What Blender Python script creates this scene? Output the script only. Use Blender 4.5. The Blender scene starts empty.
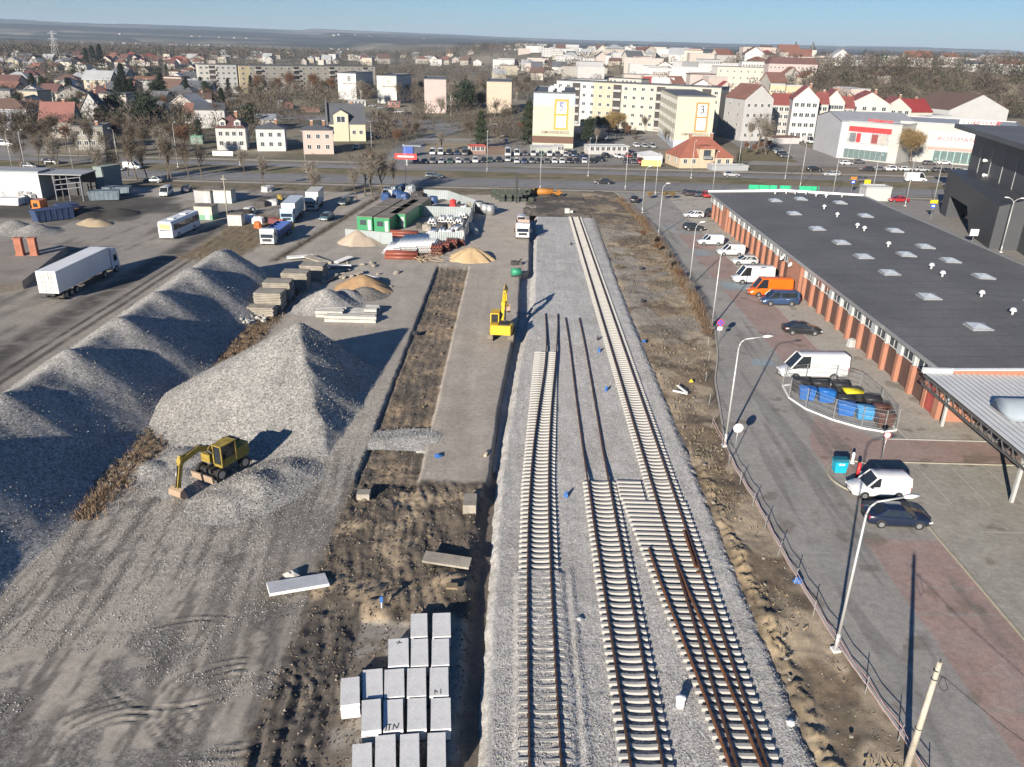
import bpy, math, random
import numpy as np
from mathutils import Vector, Matrix
R = math.radians
rnd = random.Random(11)
sc = bpy.context.scene
COL = sc.collection
# ---------------------------------------------------------------- camera solved from the track gauge, sleepers and lamp posts
IW, IH, FPX, CH = 1024, 767, 800.0, 31.5
ROLL = R(1.5); PITCH = math.atan((383.5 - 48.0) / FPX)
_f = Vector((0, math.cos(PITCH), -math.sin(PITCH))); _r = Vector((1, 0, 0)); _u = _r.cross(_f)
CR = _r * math.cos(ROLL) + _u * math.sin(ROLL); CU = -_r * math.sin(ROLL) + _u * math.cos(ROLL); CF = _f
CP = Vector((0, 0, CH))
def at(x, y, z=0.0):
    d = CF * FPX + CR * (x - 512) + CU * (383.5 - y)
    t = (z - CH) / d.z
    return CP + d * t
def pj(P):
    q = Vector(P) - CP; z = q.dot(CF)
    return 512 + FPX * q.dot(CR) / z, 383.5 - FPX * q.dot(CU) / z
def hgt(B, ty):
    lo, hi = 0.0, 150.0
    for _ in range(40):
        m = (lo + hi) / 2
        if pj((B[0], B[1], B[2] + m))[1] > ty: lo = m
        else: hi = m
    return lo
# ---------------------------------------------------------------- noise and terrain
def vnoise(x, y, seed=0):
    x = np.asarray(x, float); y = np.asarray(y, float)
    xi = np.floor(x).astype(np.int64); yi = np.floor(y).astype(np.int64)
    fx = x - xi; fy = y - yi; fx = fx * fx * (3 - 2 * fx); fy = fy * fy * (3 - 2 * fy)
    def h(a, b):
        n = (a * 374761393 + b * 668265263 + seed * 1442695041) & 0x7fffffff
        n = ((n ^ (n >> 13)) * 1274126177) & 0x7fffffff
        n = (n ^ (n >> 16)) & 0xffff
        return n / 65535.0
    a, b, c, d = h(xi, yi), h(xi + 1, yi), h(xi, yi + 1), h(xi + 1, yi + 1)
    return (a * (1 - fx) + b * fx) * (1 - fy) + (c * (1 - fx) + d * fx) * fy
def fbm(x, y, s=1.0, o=4, seed=0):
    v = 0; a = 0.5; t = 0
    x = np.asarray(x) * s; y = np.asarray(y) * s
    for i in range(o):
        x, y = (.81 * x + .59 * y), (-.59 * x + .81 * y); v = v + a * vnoise(x, y, seed + i * 17); t += a; a *= .5; x = x * 2.03; y = y * 2.03
    return v / t
def sst(a, b, x):
    t = np.clip((x - a) / (b - a), 0, 1); return t * t * (3 - 2 * t)
def terr(x, y):
    x = np.asarray(x, float); y = np.asarray(y, float)
    r = np.hypot(x, y)
    edge = 520 - 0.10 * (x - 200)
    h = 25 * sst(0, 130, y - edge) * sst(150, 330, x + (y - 500) * .28)
    h = h + 3 * sst(600, 1200, r) * (fbm(x, y, .004, 3, 3) - .3)
    h = h + sst(1500, 4200, r) * (10 * (fbm(x, y, .0006, 3, 5)))
    th = x / np.maximum(y, 1)
    h = h + sst(4200, 7500, r) * (45 + 45 * sst(.25, -.62, th)) * (.75 + .45 * fbm(x, y, .00035, 3, 9))
    h = h + sst(8000, 12000, r) * (70 + 40 * sst(.1, -.6, th)) * (.7 + .4 * fbm(x, y, .0003, 3, 19))
    return h
def att(x, y):
    p = at(x, y)
    for _ in range(12):
        z = float(terr(p.x, p.y)); q = at(x, y, z) if z < CH - 1 else None
        if q is None: break
        p = p.lerp(q, .6)
    p.z = float(terr(p.x, p.y)); return p
# ---------------------------------------------------------------- materials
MATS = {}
def mat(name, col, rough=.8, metal=0.0, n1=(2.0, .15), n2=(14.0, .10), bump=0.0, bs=20.0, spec=.5, coat=0.0, tex='Object'):
    if name in MATS: return MATS[name]
    m = bpy.data.materials.new(name); m.use_nodes = True; nt = m.node_tree; N = nt.nodes; L = nt.links
    b = N['Principled BSDF']; b.inputs['Roughness'].default_value = rough; b.inputs['Metallic'].default_value = metal
    b.inputs['Specular IOR Level'].default_value = spec; b.inputs['Coat Weight'].default_value = coat
    tc = N.new('ShaderNodeTexCoord'); src = tc.outputs[tex]
    cur = None
    for sc_, am in (n1, n2):
        if am <= 0: continue
        n = N.new('ShaderNodeTexNoise'); n.inputs['Scale'].default_value = sc_; n.inputs['Detail'].default_value = 4; L.new(src, n.inputs['Vector'])
        mr = N.new('ShaderNodeMapRange'); mr.inputs[1].default_value = .25; mr.inputs[2].default_value = .75
        mr.inputs[3].default_value = 1 - am; mr.inputs[4].default_value = 1 + am; L.new(n.outputs['Fac'], mr.inputs[0])
        if cur is None: cur = mr.outputs[0]
        else:
            mu = N.new('ShaderNodeMath'); mu.operation = 'MULTIPLY'; L.new(cur, mu.inputs[0]); L.new(mr.outputs[0], mu.inputs[1]); cur = mu.outputs[0]
    if cur is not None:
        vm = N.new('ShaderNodeVectorMath'); vm.operation = 'SCALE'; vm.inputs[0].default_value = col[:3]; L.new(cur, vm.inputs['Scale'])
        L.new(vm.outputs[0], b.inputs['Base Color'])
    else: b.inputs['Base Color'].default_value = (*col[:3], 1)
    if bump > 0:
        n = N.new('ShaderNodeTexNoise'); n.inputs['Scale'].default_value = bs; n.inputs['Detail'].default_value = 5; L.new(src, n.inputs['Vector'])
        bp = N.new('ShaderNodeBump'); bp.inputs['Strength'].default_value = bump; bp.inputs['Distance'].default_value = .05
        L.new(n.outputs['Fac'], bp.inputs['Height']); L.new(bp.outputs[0], b.inputs['Normal'])
    MATS[name] = m; return m
def paint(c, nm=None, rough=.35):
    k = nm or 'paint_%02x%02x%02x' % tuple(int(max(0, min(1, v)) * 255) for v in c)
    return mat(k, c, rough, 0, (1.3, .06), (9, .05), coat=.35)
def attr_mat(name, gscale=13.0, gb=.5, fine=.14, rough=.95, bumpd=.04, bstr=.4):
    """ground: base colour from vertex colours 'col', stones where 'grv' says so"""
    m = bpy.data.materials.new(name); m.use_nodes = True; nt = m.node_tree; N = nt.nodes; L = nt.links
    b = N['Principled BSDF']; b.inputs['Roughness'].default_value = rough; b.inputs['Specular IOR Level'].default_value = .25
    a = N.new('ShaderNodeAttribute'); a.attribute_name = 'col'; g = N.new('ShaderNodeAttribute'); g.attribute_name = 'grv'
    ge = N.new('ShaderNodeNewGeometry')
    v = N.new('ShaderNodeTexVoronoi'); v.inputs['Scale'].default_value = gscale; L.new(ge.outputs['Position'], v.inputs['Vector'])
    v2 = N.new('ShaderNodeTexVoronoi'); v2.inputs['Scale'].default_value = gscale * .37; L.new(ge.outputs['Position'], v2.inputs['Vector'])
    sp = N.new('ShaderNodeSeparateColor'); L.new(v.outputs['Color'], sp.inputs[0])
    sp2 = N.new('ShaderNodeSeparateColor'); L.new(v2.outputs['Color'], sp2.inputs[0])
    r1 = N.new('ShaderNodeMapRange'); r1.inputs[3].default_value = 1 - gb; r1.inputs[4].default_value = 1 + gb; L.new(sp.outputs[0], r1.inputs[0])
    r2 = N.new('ShaderNodeMapRange'); r2.inputs[3].default_value = 1 - gb * .45; r2.inputs[4].default_value = 1 + gb * .45; L.new(sp2.outputs[1], r2.inputs[0])
    mu = N.new('ShaderNodeMath'); mu.operation = 'MULTIPLY'; L.new(r1.outputs[0], mu.inputs[0]); L.new(r2.outputs[0], mu.inputs[1])
    mx = N.new('ShaderNodeMix'); mx.inputs[2].default_value = 1; L.new(g.outputs['Fac'], mx.inputs[0]); L.new(mu.outputs[0], mx.inputs[3])
    cur = mx.outputs[0]
    for s_, am in ((.35, .12), (2.2, fine), (9.0, fine)):
        n = N.new('ShaderNodeTexNoise'); n.inputs['Scale'].default_value = s_; n.inputs['Detail'].default_value = 6; n.inputs['Roughness'].default_value = .6; L.new(ge.outputs['Position'], n.inputs['Vector'])
        mr = N.new('ShaderNodeMapRange'); mr.inputs[1].default_value = .3; mr.inputs[2].default_value = .7; mr.inputs[3].default_value = 1 - am; mr.inputs[4].default_value = 1 + am
        L.new(n.outputs['Fac'], mr.inputs[0])
        m2 = N.new('ShaderNodeMath'); m2.operation = 'MULTIPLY'; L.new(cur, m2.inputs[0]); L.new(mr.outputs[0], m2.inputs[1]); cur = m2.outputs[0]
    vm = N.new('ShaderNodeVectorMath'); vm.operation = 'SCALE'; L.new(a.outputs['Color'], vm.inputs[0]); L.new(cur, vm.inputs['Scale']); L.new(vm.outputs[0], b.inputs['Base Color'])
    n = N.new('ShaderNodeTexNoise'); n.inputs['Scale'].default_value = 3.5; n.inputs['Detail'].default_value = 8; n.inputs['Roughness'].default_value = .65; L.new(ge.outputs['Position'], n.inputs['Vector'])
    inv = N.new('ShaderNodeMath'); inv.operation = 'MULTIPLY'; L.new(v.outputs['Distance'], inv.inputs[0]); inv.inputs[1].default_value = -3.0
    mh = N.new('ShaderNodeMix'); L.new(g.outputs['Fac'], mh.inputs[0]); L.new(n.outputs['Fac'], mh.inputs[2]); L.new(sp.outputs[2], mh.inputs[3])
    bp = N.new('ShaderNodeBump'); bp.inputs['Strength'].default_value = bstr; bp.inputs['Distance'].default_value = bumpd; L.new(mh.outputs[0], bp.inputs['Height']); L.new(bp.outputs[0], b.inputs['Normal'])
    MATS[name] = m; return m
def vc_mat(name, rough=.85, amt=.12):
    m = bpy.data.materials.new(name); m.use_nodes = True; nt = m.node_tree; N = nt.nodes; L = nt.links
    b = N['Principled BSDF']; b.inputs['Roughness'].default_value = rough; b.inputs['Specular IOR Level'].default_value = .2
    a = N.new('ShaderNodeAttribute'); a.attribute_name = 'col'; L.new(a.outputs['Color'], b.inputs['Base Color']); MATS[name] = m; return m
# ---------------------------------------------------------------- tagging
def tag(o, label=None, cat=None, group=None, kind=None):
    if label: o['label'] = label
    if cat: o['category'] = cat
    if group: o['group'] = group
    if kind: o['kind'] = kind
    return o
def T(name, label, cat, loc=(0, 0, 0), rz=0.0, group=None):
    o = bpy.data.objects.new(name, None); COL.objects.link(o); o.empty_display_size = .3
    o.location = loc; o.rotation_euler = (0, 0, rz); return tag(o, label, cat, group)
def ob(name, mesh, parent=None, loc=None, rot=None):
    o = bpy.data.objects.new(name, mesh); COL.objects.link(o); o.parent = parent
    if loc is not None: o.location = loc
    if rot is not None: o.rotation_euler = rot
    return o
KIDS = {}
def kids(o):
    return list(o.children)
def dup(root, loc=None, rz=None, label=None, group=None, parent=None, scale=None, ch=None):
    r = root.copy(); COL.objects.link(r); r.parent = parent
    if loc is not None: r.location = loc
    if rz is not None: r.rotation_euler = (0, 0, rz)
    if scale is not None: r.scale = scale
    if label: r['label'] = label
    if group: r['group'] = group
    for c in (ch if ch is not None else kids(root)):
        d = c.copy(); COL.objects.link(d); d.parent = r
        for g in kids(c):
            e = g.copy(); COL.objects.link(e); e.parent = d
    return r
class MB:
    def __init__(s): s.v = []; s.f = []; s.mi = []; s.sm = []; s.m = 0; s.smooth = False
    def add(s, vs, fs):
        b = len(s.v); s.v += [tuple(p) for p in vs]
        for f in fs: s.f.append([i + b for i in f]); s.mi.append(s.m); s.sm.append(s.smooth)
        return s
    def box(s, x0, x1, y0, y1, z0, z1):
        vs = [(x0, y0, z0), (x1, y0, z0), (x1, y1, z0), (x0, y1, z0), (x0, y0, z1), (x1, y0, z1), (x1, y1, z1), (x0, y1, z1)]
        return s.add(vs, [(0, 3, 2, 1), (4, 5, 6, 7), (0, 1, 5, 4), (1, 2, 6, 5), (2, 3, 7, 6), (3, 0, 4, 7)])
    def obox(s, c, size, rz=0, rx=0, ry=0):
        M = Matrix.Translation(c) @ Matrix.Rotation(rz, 4, 'Z') @ Matrix.Rotation(ry, 4, 'Y') @ Matrix.Rotation(rx, 4, 'X')
        x, y, z = [k / 2 for k in size]
        vs = [M @ Vector(p) for p in [(-x, -y, -z), (x, -y, -z), (x, y, -z), (-x, y, -z), (-x, -y, z), (x, -y, z), (x, y, z), (-x, y, z)]]
        return s.add(vs, [(0, 3, 2, 1), (4, 5, 6, 7), (0, 1, 5, 4), (1, 2, 6, 5), (2, 3, 7, 6), (3, 0, 4, 7)])
    def beam(s, a, b, w, h):
        a = Vector(a); b = Vector(b); d = b - a; L = d.length
        if L < 1e-6: return s
        q = d.to_track_quat('X', 'Z'); vs = []
        for x in (0, L):
            for y, z in ((-w / 2, -h / 2), (w / 2, -h / 2), (w / 2, h / 2), (-w / 2, h / 2)): vs.append(a + q @ Vector((x, y, z)))
        return s.add(vs, [(3, 2, 1, 0), (4, 5, 6, 7), (0, 1, 5, 4), (1, 2, 6, 5), (2, 3, 7, 6), (3, 0, 4, 7)])
    def prism(s, poly, a, b, ax='y'):
        n = len(poly); vs = []
        for t in (a, b):
            for p in poly:
                vs.append({'y': (p[0], t, p[1]), 'x': (t, p[0], p[1]), 'z': (p[0], p[1], t)}[ax])
        fs = [tuple(range(n)), tuple(range(2 * n - 1, n - 1, -1))] + [(i, i + n, (i + 1) % n + n, (i + 1) % n) for i in range(n)]
        return s.add(vs, fs)
    def cyl(s, a, b, r0, r1=None, n=10, caps=True):
        r1 = r0 if r1 is None else r1; a = Vector(a); b = Vector(b); d = b - a
        q = d.to_track_quat('Z', 'Y'); vs = []
        for c, r in ((a, r0), (b, r1)):
            for i in range(n):
                t = 2 * math.pi * i / n; vs.append(c + q @ Vector((r * math.cos(t), r * math.sin(t), 0)))
        sm = s.smooth; s.smooth = n > 6
        s.add(vs, [(i, (i + 1) % n, (i + 1) % n + n, i + n) for i in range(n)]); s.smooth = sm
        if caps:
            k = len(s.v) - 2 * n
            s.f.append(list(range(k + n - 1, k - 1, -1))); s.f.append(list(range(k + n, k + 2 * n))); s.mi += [s.m] * 2; s.sm += [False] * 2
        return s
    def loft(s, rings, caps=True):
        n = len(rings[0]); vs = [p for r in rings for p in r]; fs = []
        for k in range(len(rings) - 1):
            for i in range(n): fs.append((k * n + i, k * n + (i + 1) % n, (k + 1) * n + (i + 1) % n, (k + 1) * n + i))
        if caps: fs.append(tuple(range(n - 1, -1, -1))); fs.append(tuple(range((len(rings) - 1) * n, len(rings) * n)))
        return s.add(vs, fs)
    def path(s, pts, r, n=6):
        for a, b in zip(pts[:-1], pts[1:]): s.cyl(a, b, r, r, n)
        return s
    def ball(s, c, r, n=8, k=5, sx=1, sy=1, sz=1):
        rings = []
        for j in range(k + 1):
            t = math.pi * j / k; z = -math.cos(t); q = max(math.sin(t), .02)
            rings.append([(c[0] + sx * r * q * math.cos(2 * math.pi * i / n), c[1] + sy * r * q * math.sin(2 * math.pi * i / n), c[2] + sz * r * z) for i in range(n)])
        sm = s.smooth; s.smooth = True; s.loft(rings); s.smooth = sm; return s
    def mesh(s, name, mats, flip=False):
        me = bpy.data.meshes.new(name); me.from_pydata(s.v, [], s.f)
        if not isinstance(mats, (list, tuple)): mats = [mats]
        for m in mats: me.materials.append(m)
        me.polygons.foreach_set('material_index', s.mi); me.polygons.foreach_set('use_smooth', s.sm)
        me.update(); return me
    def build(s, name, mats, parent=None, loc=None, rot=None):
        return ob(name, s.mesh(name, mats), parent, loc, rot)
def npmesh(name, V, F, m, col=None, grv=None, smooth=True):
    """V (n,3), F (k,3|4)"""
    me = bpy.data.meshes.new(name); V = np.asarray(V, np.float32); F = np.asarray(F, np.int32); k = F.shape[1]
    me.vertices.add(len(V)); me.vertices.foreach_set('co', V.ravel())
    me.loops.add(F.size); me.loops.foreach_set('vertex_index', F.ravel())
    me.polygons.add(len(F)); me.polygons.foreach_set('loop_start', np.arange(0, F.size, k, dtype=np.int32))
    me.polygons.foreach_set('use_smooth', np.full(len(F), smooth))
    me.update(calc_edges=True); me.validate()
    if col is not None:
        a = me.attributes.new('col', 'FLOAT_COLOR', 'POINT'); c = np.ones((len(V), 4), np.float32); c[:, :3] = col; a.data.foreach_set('color', c.ravel())
    if grv is not None:
        a = me.attributes.new('grv', 'FLOAT', 'POINT'); a.data.foreach_set('value', np.asarray(grv, np.float32).ravel())
    me.materials.append(m); return me
def grid(name, xs, ys, fn, m, kind='structure'):
    """fn(X,Y)->(Z, col(n,3), grv)"""
    X, Y = np.meshgrid(xs, ys); nx, ny = len(xs), len(ys)
    Z, C, G = fn(X.ravel(), Y.ravel())
    V = np.stack([X.ravel(), Y.ravel(), Z], 1)
    i = np.arange(nx * ny).reshape(ny, nx)
    F = np.stack([i[:-1, :-1].ravel(), i[:-1, 1:].ravel(), i[1:, 1:].ravel(), i[1:, :-1].ravel()], 1)
    o = ob(name, npmesh(name, V, F, m, C, G)); 
    if kind: o['kind'] = kind
    return o
def c3(*c): return np.array(c, float)
def blend(C, col, w): return C * (1 - w[:, None]) + np.asarray(col)[None, :] * w[:, None]
def text(name, s, size, m, parent=None, loc=(0, 0, 0), rot=(R(90), 0, 0), ext=.02, ax='CENTER', sx=1.0, bold=0.0):
    cu = bpy.data.curves.new(name, 'FONT'); cu.body = s; cu.size = size; cu.extrude = ext; cu.align_x = ax; cu.align_y = 'CENTER'; cu.offset = bold
    cu.resolution_u = 2; cu.materials.append(m); o = bpy.data.objects.new(name, cu); COL.objects.link(o); o.parent = parent; o.location = loc; o.rotation_euler = rot; o.scale = (sx, 1, 1); return o
ORD = ['first', 'second', 'third', 'fourth', 'fifth', 'sixth', 'seventh', 'eighth', 'ninth', 'tenth', 'eleventh', 'twelfth', 'thirteenth', 'fourteenth', 'fifteenth', 'sixteenth', 'seventeenth', 'eighteenth', 'nineteenth', 'twentieth', 'twenty-first', 'twenty-second', 'twenty-third', 'twenty-fourth', 'twenty-fifth']
# shared materials
GLASS = mat('dark_glass', (.02, .025, .03), .08, 0, (1, 0), (1, 0), spec=.8)
GLASSF = mat('window_glass', (.05, .06, .07), .2, 0, (.6, .3), (1, 0), spec=.6)
RUB = mat('tyre_rubber', (.02, .02, .02), .9); RIM = mat('wheel_rim', (.42, .43, .45), .35, .7)
BLK = mat('black_trim', (.025, .025, .028), .6); GALV = mat('galvanised_steel', (.42, .43, .43), .45, .6, (3, .1))
WHT = mat('white_paint', (.75, .75, .74), .5); LGT = mat('lamp_glass', (.6, .6, .58), .15); RED = mat('red_lamp', (.35, .02, .02), .25)
CONC = mat('pale_concrete', (.71, .70, .675), .9, 0, (1.2, .14), (12, .10), bump=.3); CONCD = mat('weathered_concrete', (.30, .27, .225), .95, 0, (1.0, .3), (9, .2), bump=.5)
STEELR = mat('rusty_steel', (.13, .07, .045), .8, .2, (2.5, .35), (20, .25))
# ================================================================ SETTING: sky, terrain, yards, roads
GM = attr_mat('ground_mix', 12.0, .45, .16)
BM = attr_mat('ballast_stones', 15.0, .32, .06, bumpd=.035)
HM = attr_mat('crushed_stone', 13.0, .5, .05, bumpd=.04, bstr=.2)
TM = attr_mat('terrain_fields', .5, .3, .10, bumpd=.0)
def far_terrain():
    rr = np.concatenate([np.linspace(150, 900, 90), np.geomspace(915, 16000, 130)])
    tt = np.linspace(R(-62), R(62), 300)
    Rr, Tt = np.meshgrid(rr, tt); X = (Rr * np.sin(Tt)).ravel(); Y = (Rr * np.cos(Tt)).ravel()
    Z = terr(X, Y) - .06 - 1.6 * sst(205, 190, Y); rad = Rr.ravel()
    C = np.tile(c3(.21, .18, .135), (len(X), 1))
    C = blend(C, c3(.27, .235, .17), sst(.45, .6, fbm(X, Y, .02, 3, 1)))
    C = blend(C, c3(.15, .135, .095), sst(.5, .65, fbm(X, Y, .035, 3, 2)))
    # fields far out
    cx = np.floor((X + 60 * fbm(X, Y, .004, 2, 8)) / 190); cy = np.floor(Y / 330)
    hsh = np.modf(np.abs(np.sin(cx * 12.9898 + cy * 78.233) * 43758.5453))[0]
    pal = np.array([(.20, .17, .12), (.13, .11, .08), (.24, .21, .15), (.10, .11, .06), (.16, .14, .10), (.27, .24, .18)])
    fc = pal[(hsh * 6).astype(int) % 6]; w = sst(1300, 1700, rad)
    C = C * (1 - w[:, None]) + fc * w[:, None]
    wood = sst(.50, .56, fbm(X, Y * 2.2, .0011, 4, 31)) * sst(2500, 3600, rad)
    C = blend(C, c3(.035, .04, .035), wood)
    Z = Z + wood * 14
    G = np.zeros(len(X)); nt, nr = len(tt), len(rr); i = np.arange(nt * nr).reshape(nt, nr)
    F = np.stack([i[:-1, :-1].ravel(), i[1:, :-1].ravel(), i[1:, 1:].ravel(), i[:-1, 1:].ravel()], 1)[:, ::-1]
    o = ob('ground', npmesh('ground', np.stack([X, Y, Z], 1), F, TM, C, G)); o['kind'] = 'structure'
far_terrain()
EDGE = ([20, 40, 55, 71, 86, 98, 118, 120, 164, 200], [-1.75, -1.75, -1.5, -1.0, -.1, .75, .95, 2.3, 2.9, 3.0])
# ---- west yard -----------------------------------------------------------
GREY = c3(.375, .338, .288); SLAB = c3(.43, .38, .32); MUD = c3(.17, .14, .11); DARK = c3(.085, .077, .067); SAND = c3(.36, .28, .19); DUST = c3(.37, .34, .295)
def yard(X, Y):
    n1 = fbm(X, Y, .12, 4, 1); n2 = fbm(X, Y, .8, 4, 2); n3 = fbm(X, Y, 2.6, 3, 4); st = fbm(X * 1.0, Y * .12, .9, 4, 6); st2 = fbm(X * 2.2 + .25 * Y, Y * .10, 1.1, 3, 8)
    wob = (n2 - .5) * 1.0 + (n3 - .5) * .5
    C = np.tile(GREY, (len(X), 1)); Z = (n1 - .5) * .06; G = np.zeros(len(X))
    C = C * (.86 + .28 * st[:, None])
    # asphalt lorry yard in the west
    w = sst(-44, -46, X); C = blend(C, c3(.29, .265, .23), w * .9); C = blend(C, c3(.17, .155, .14), w * sst(.5, .66, n1 * .6 + st * .4)); 
    C = blend(C, c3(.36, .325, .285), w * sst(.54, .7, fbm(X, Y, .06, 3, 12)))
    for xx, ww, dk in ((-54.6, 1.9, .85), (-51.6, .35, .9), (-50.2, .35, .85), (-64.5, .3, .6), (-72, .3, .5)):
        k = np.exp(-((X - xx - .5 * (n1 - .5) - (0.0 if xx > -60 else (Y - 110) * .10)) / ww) ** 4) * sst(150, 145, Y) * (.55 + .45 * sst(.3, .5, n2)) * sst(40, 45, Y); C = blend(C, c3(.055, .05, .046), k * dk)
    # puddles / damp patches
    dm = sst(.62, .68, fbm(X, Y, .16, 3, 41)) * sst(-50, -56, X) * sst(150, 160, Y); C = blend(C, c3(.07, .065, .06), dm * .8)
    # dark fines at the workshop
    w = sst(-71, -74, X + wob) * sst(146, 150, Y) * sst(176, 172, Y); C = blend(C, c3(.06, .055, .05), w * .85)
    # slab joints
    jt = np.zeros(len(X)); sl = sst(-33, -31, X) * sst(-11.8, -12.2, X)
    jx = np.abs(((X + 12.2) / 3.05 + .5) % 1 - .5) * 3.05; jy = np.abs((Y / 6.1 + .5) % 1 - .5) * 6.1
    jt = np.maximum(np.exp(-(jx / .10) ** 2), np.exp(-(jy / .10) ** 2) * .7) * sl * sst(.35, .6, n1 + .2 * n2) * sst(66, 60, Y); C = blend(C, DARK, jt * .45)
    # damp / clean patches of single slabs
    sx = np.floor((X + 12.2) / 3.05); sy = np.floor(Y / 6.1); hs = np.modf(np.abs(np.sin(sx * 91.7 + sy * 37.3) * 9183.1))[0]
    C = C * (1 + (.12 * (hs - .5) * sl)[:, None])
    # gravel dust around the heaps
    d = np.hypot((X + 22) / 1.0, (Y - 60) / 1.3); w = sst(22, 8, d + 5 * (n2 - .5)); C = blend(C, DUST, w * .85); G = np.maximum(G, w * .9 * sst(.25, .55, n2 + .3 * w))
    w = sst(-30.5, -33.5, X + wob) * sst(-47, -45, X) * sst(35, 40, Y) * sst(120, 112, Y); G = np.maximum(G, w * .9); C = blend(C, DUST * .9, w * .8)
    w = sst(.52, .62, fbm(X, Y, .35, 4, 77)) * sst(-32, -26, X) * sst(-12, -13, X) * sst(60, 52, Y); G = np.maximum(G, w * .8); C = blend(C, c3(.15, .145, .135), w * .75)
    w = sst(.52, .64, st2) * sl * sst(62, 56, Y); C = blend(C, c3(.12, .112, .10), w * .75); G = np.maximum(G, w * .35)
    # tyre swirls
    for (cx, cy, r0, r1) in ((-18.5, 28.6, 1.4, 4.8), (-13.8, 31.5, 2.2, 5.0), (-17.5, 34.5, 3.5, 5.2)):
        dd = np.hypot(X - cx, (Y - cy) * 1.25); an = np.arctan2(Y - cy, X - cx)
        rg = sst(r0, r0 + .5, dd) * sst(r1, r1 - .8, dd) * sst(.35, .5, vnoise(an * 2.5 + cx, dd * .8, 5)); wv = .5 + .5 * np.sin(dd * 11 + 3 * n2)
        Z = Z + rg * (wv - .5) * .10; C = blend(C, c3(.11, .105, .095), rg * sst(.6, .95, 1 - wv) * .8)
    # brown weedy strip between ridge and cone
    w = sst(-32.4, -31.4, X + wob) * sst(-28.4, -29.4, X + wob) * sst(48, 56, Y) * sst(106, 98, Y); C = blend(C, c3(.20, .145, .095), w * .9); C = blend(C, c3(.09, .07, .05), w * sst(.5, .6, n3)); Z = Z + w * (n3 - .35) * .9; G = G * (1 - w)
    # ---- dug strip
    ds = sst(-12.0, -11.5, X + .5 * wob) * sst(-7.0, -7.35, X + .25 * wob) * sst(50, 55, Y) * sst(123, 120, Y + wob)
    ds = ds * np.where(Y > 75, 1, 1)
    C = blend(C, c3(.185, .148, .11), ds); C = blend(C, MUD, ds * sst(.42, .62, .5 * n1 + .5 * n2)); C = blend(C, c3(.30, .225, .15), ds * sst(.56, .66, fbm(X, Y, .5, 3, 21)) * .8); C = blend(C, DARK, ds * sst(.58, .68, fbm(X, Y * .5, .45, 4, 93)) * .75)
    rut = np.sin(X * 7 + 2 * n1 * 6) * .5
    Z = Z + ds * (-.32 + (n1 - .5) * .5 + (n2 - .5) * .22 + (n3 - .5) * .16 + .05 * rut)
    edge = np.exp(-((X + 11.9 + .3 * wob) / .16) ** 2) * sst(52, 56, Y) * sst(123, 120, Y); C = blend(C, DARK, edge * .8); Z = Z - edge * .35
    # ---- slab haul road
    sr = sst(-7.3, -7.15, X + .15 * wob) * sst(54.3, 54.9, Y + .8 * wob); C = blend(C, SLAB * (.9 + .0), sr); C = C * (1 + (sr * (st - .5) * .35)[:, None])
    up = sst(-13, -11, X) * sst(122, 126, Y + wob); C = blend(C, SLAB, up * .9)
    # ---- mud south of the haul road
    mz = sst(-12.6, -11.9, X + wob * .8) * sst(55.2, 54.4, Y + .8 * wob)
    C = blend(C, c3(.145, .118, .09), mz); wx = X + 1.6 * (fbm(X, Y, .18, 3, 151) - .5); tr = 1 - 2 * np.abs(fbm(wx * 1.5 + .28 * Y, Y * .20 - .1 * X, 1.0, 4, 51) - .5); C = blend(C, c3(.085, .072, .058), mz * sst(.42, .58, fbm(X * 1.3 + .5 * Y, Y * .35, .55, 4, 151))); C = blend(C, c3(.33, .26, .18), mz * sst(.57, .68, fbm(X, Y, .55, 4, 61)))
    Z = Z + mz * ((tr - .8) * .26 + (n2 - .5) * .26 + (n3 - .5) * .10)
    sm = np.exp(-(((X + 7.8) / 2.6) ** 2 + ((Y - 39.6) / 1.9) ** 2)); s2 = np.exp(-(((X + 3.4) / 1.9) ** 2 + ((Y - 41.8) / 1.5) ** 2)); s3 = np.exp(-(((X + 12.2) / 2.2) ** 2 + ((Y - 41.3 - .35 * (X + 12)) / .7) ** 2)); sd = np.clip(sm + .8 * s2 + .8 * s3, 0, 1)
    C = blend(C, SAND, sd * sst(.35, .55, n2) * .75); Z = Z + sm * .35 + s2 * .5 + sd * (np.abs(np.sin((X - .7 * Y) * 2.6 + 4 * n2)) - .5) * .28
    dk_ = sst(-25, -13, X + 3 * wob) * sst(-12.0, -12.6, X) * sst(56, 46, Y + 3 * wob) * sst(.38, .6, .5 * n1 + .5 * st); C = blend(C, c3(.185, .168, .148), dk_ * .75)
    # concrete base below the slab stacks
    cb = sst(-8.7, -8.4, X + .3 * wob) * sst(-1.9, -2.1, X) * sst(38.2, 37.8, Y + .2 * wob); C = blend(C, c3(.29, .265, .23), cb); Z = Z * (1 - cb)
    cb2 = sst(.5, .62, n2) * cb; C = blend(C, c3(.14, .11, .08), cb2 * .7)
    tk = sst(-12.5, -11.9, X + .5 * wob) * sst(-8.3, -8.8, X + .4 * wob) * sst(41, 37.5, Y + wob); tp = fbm(X * 3.2 + .2 * Y, Y * .28, 1.0, 5, 92) * 1.6; C = blend(C, c3(.15, .13, .11), tk * .8); C = blend(C, c3(.07, .062, .055), tk * sst(.7, .95, tp)); Z = Z + tk * (.16 * (tp - .8) + (n3 - .5) * .12)
    # ---- ditch down to the ballast
    ex = np.interp(Y, EDGE[0], EDGE[1]); dt = sst(-.22 - .7 * sst(57, 52, Y), .0, X - ex + (.10 + .5 * sst(57, 52, Y)) * wob); dt = dt * sst(167.5, 165.5, Y); Z = Z * (1 - dt) - dt * np.interp(Y, [38, 56, 60], [.6, .75, 1.1])
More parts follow.
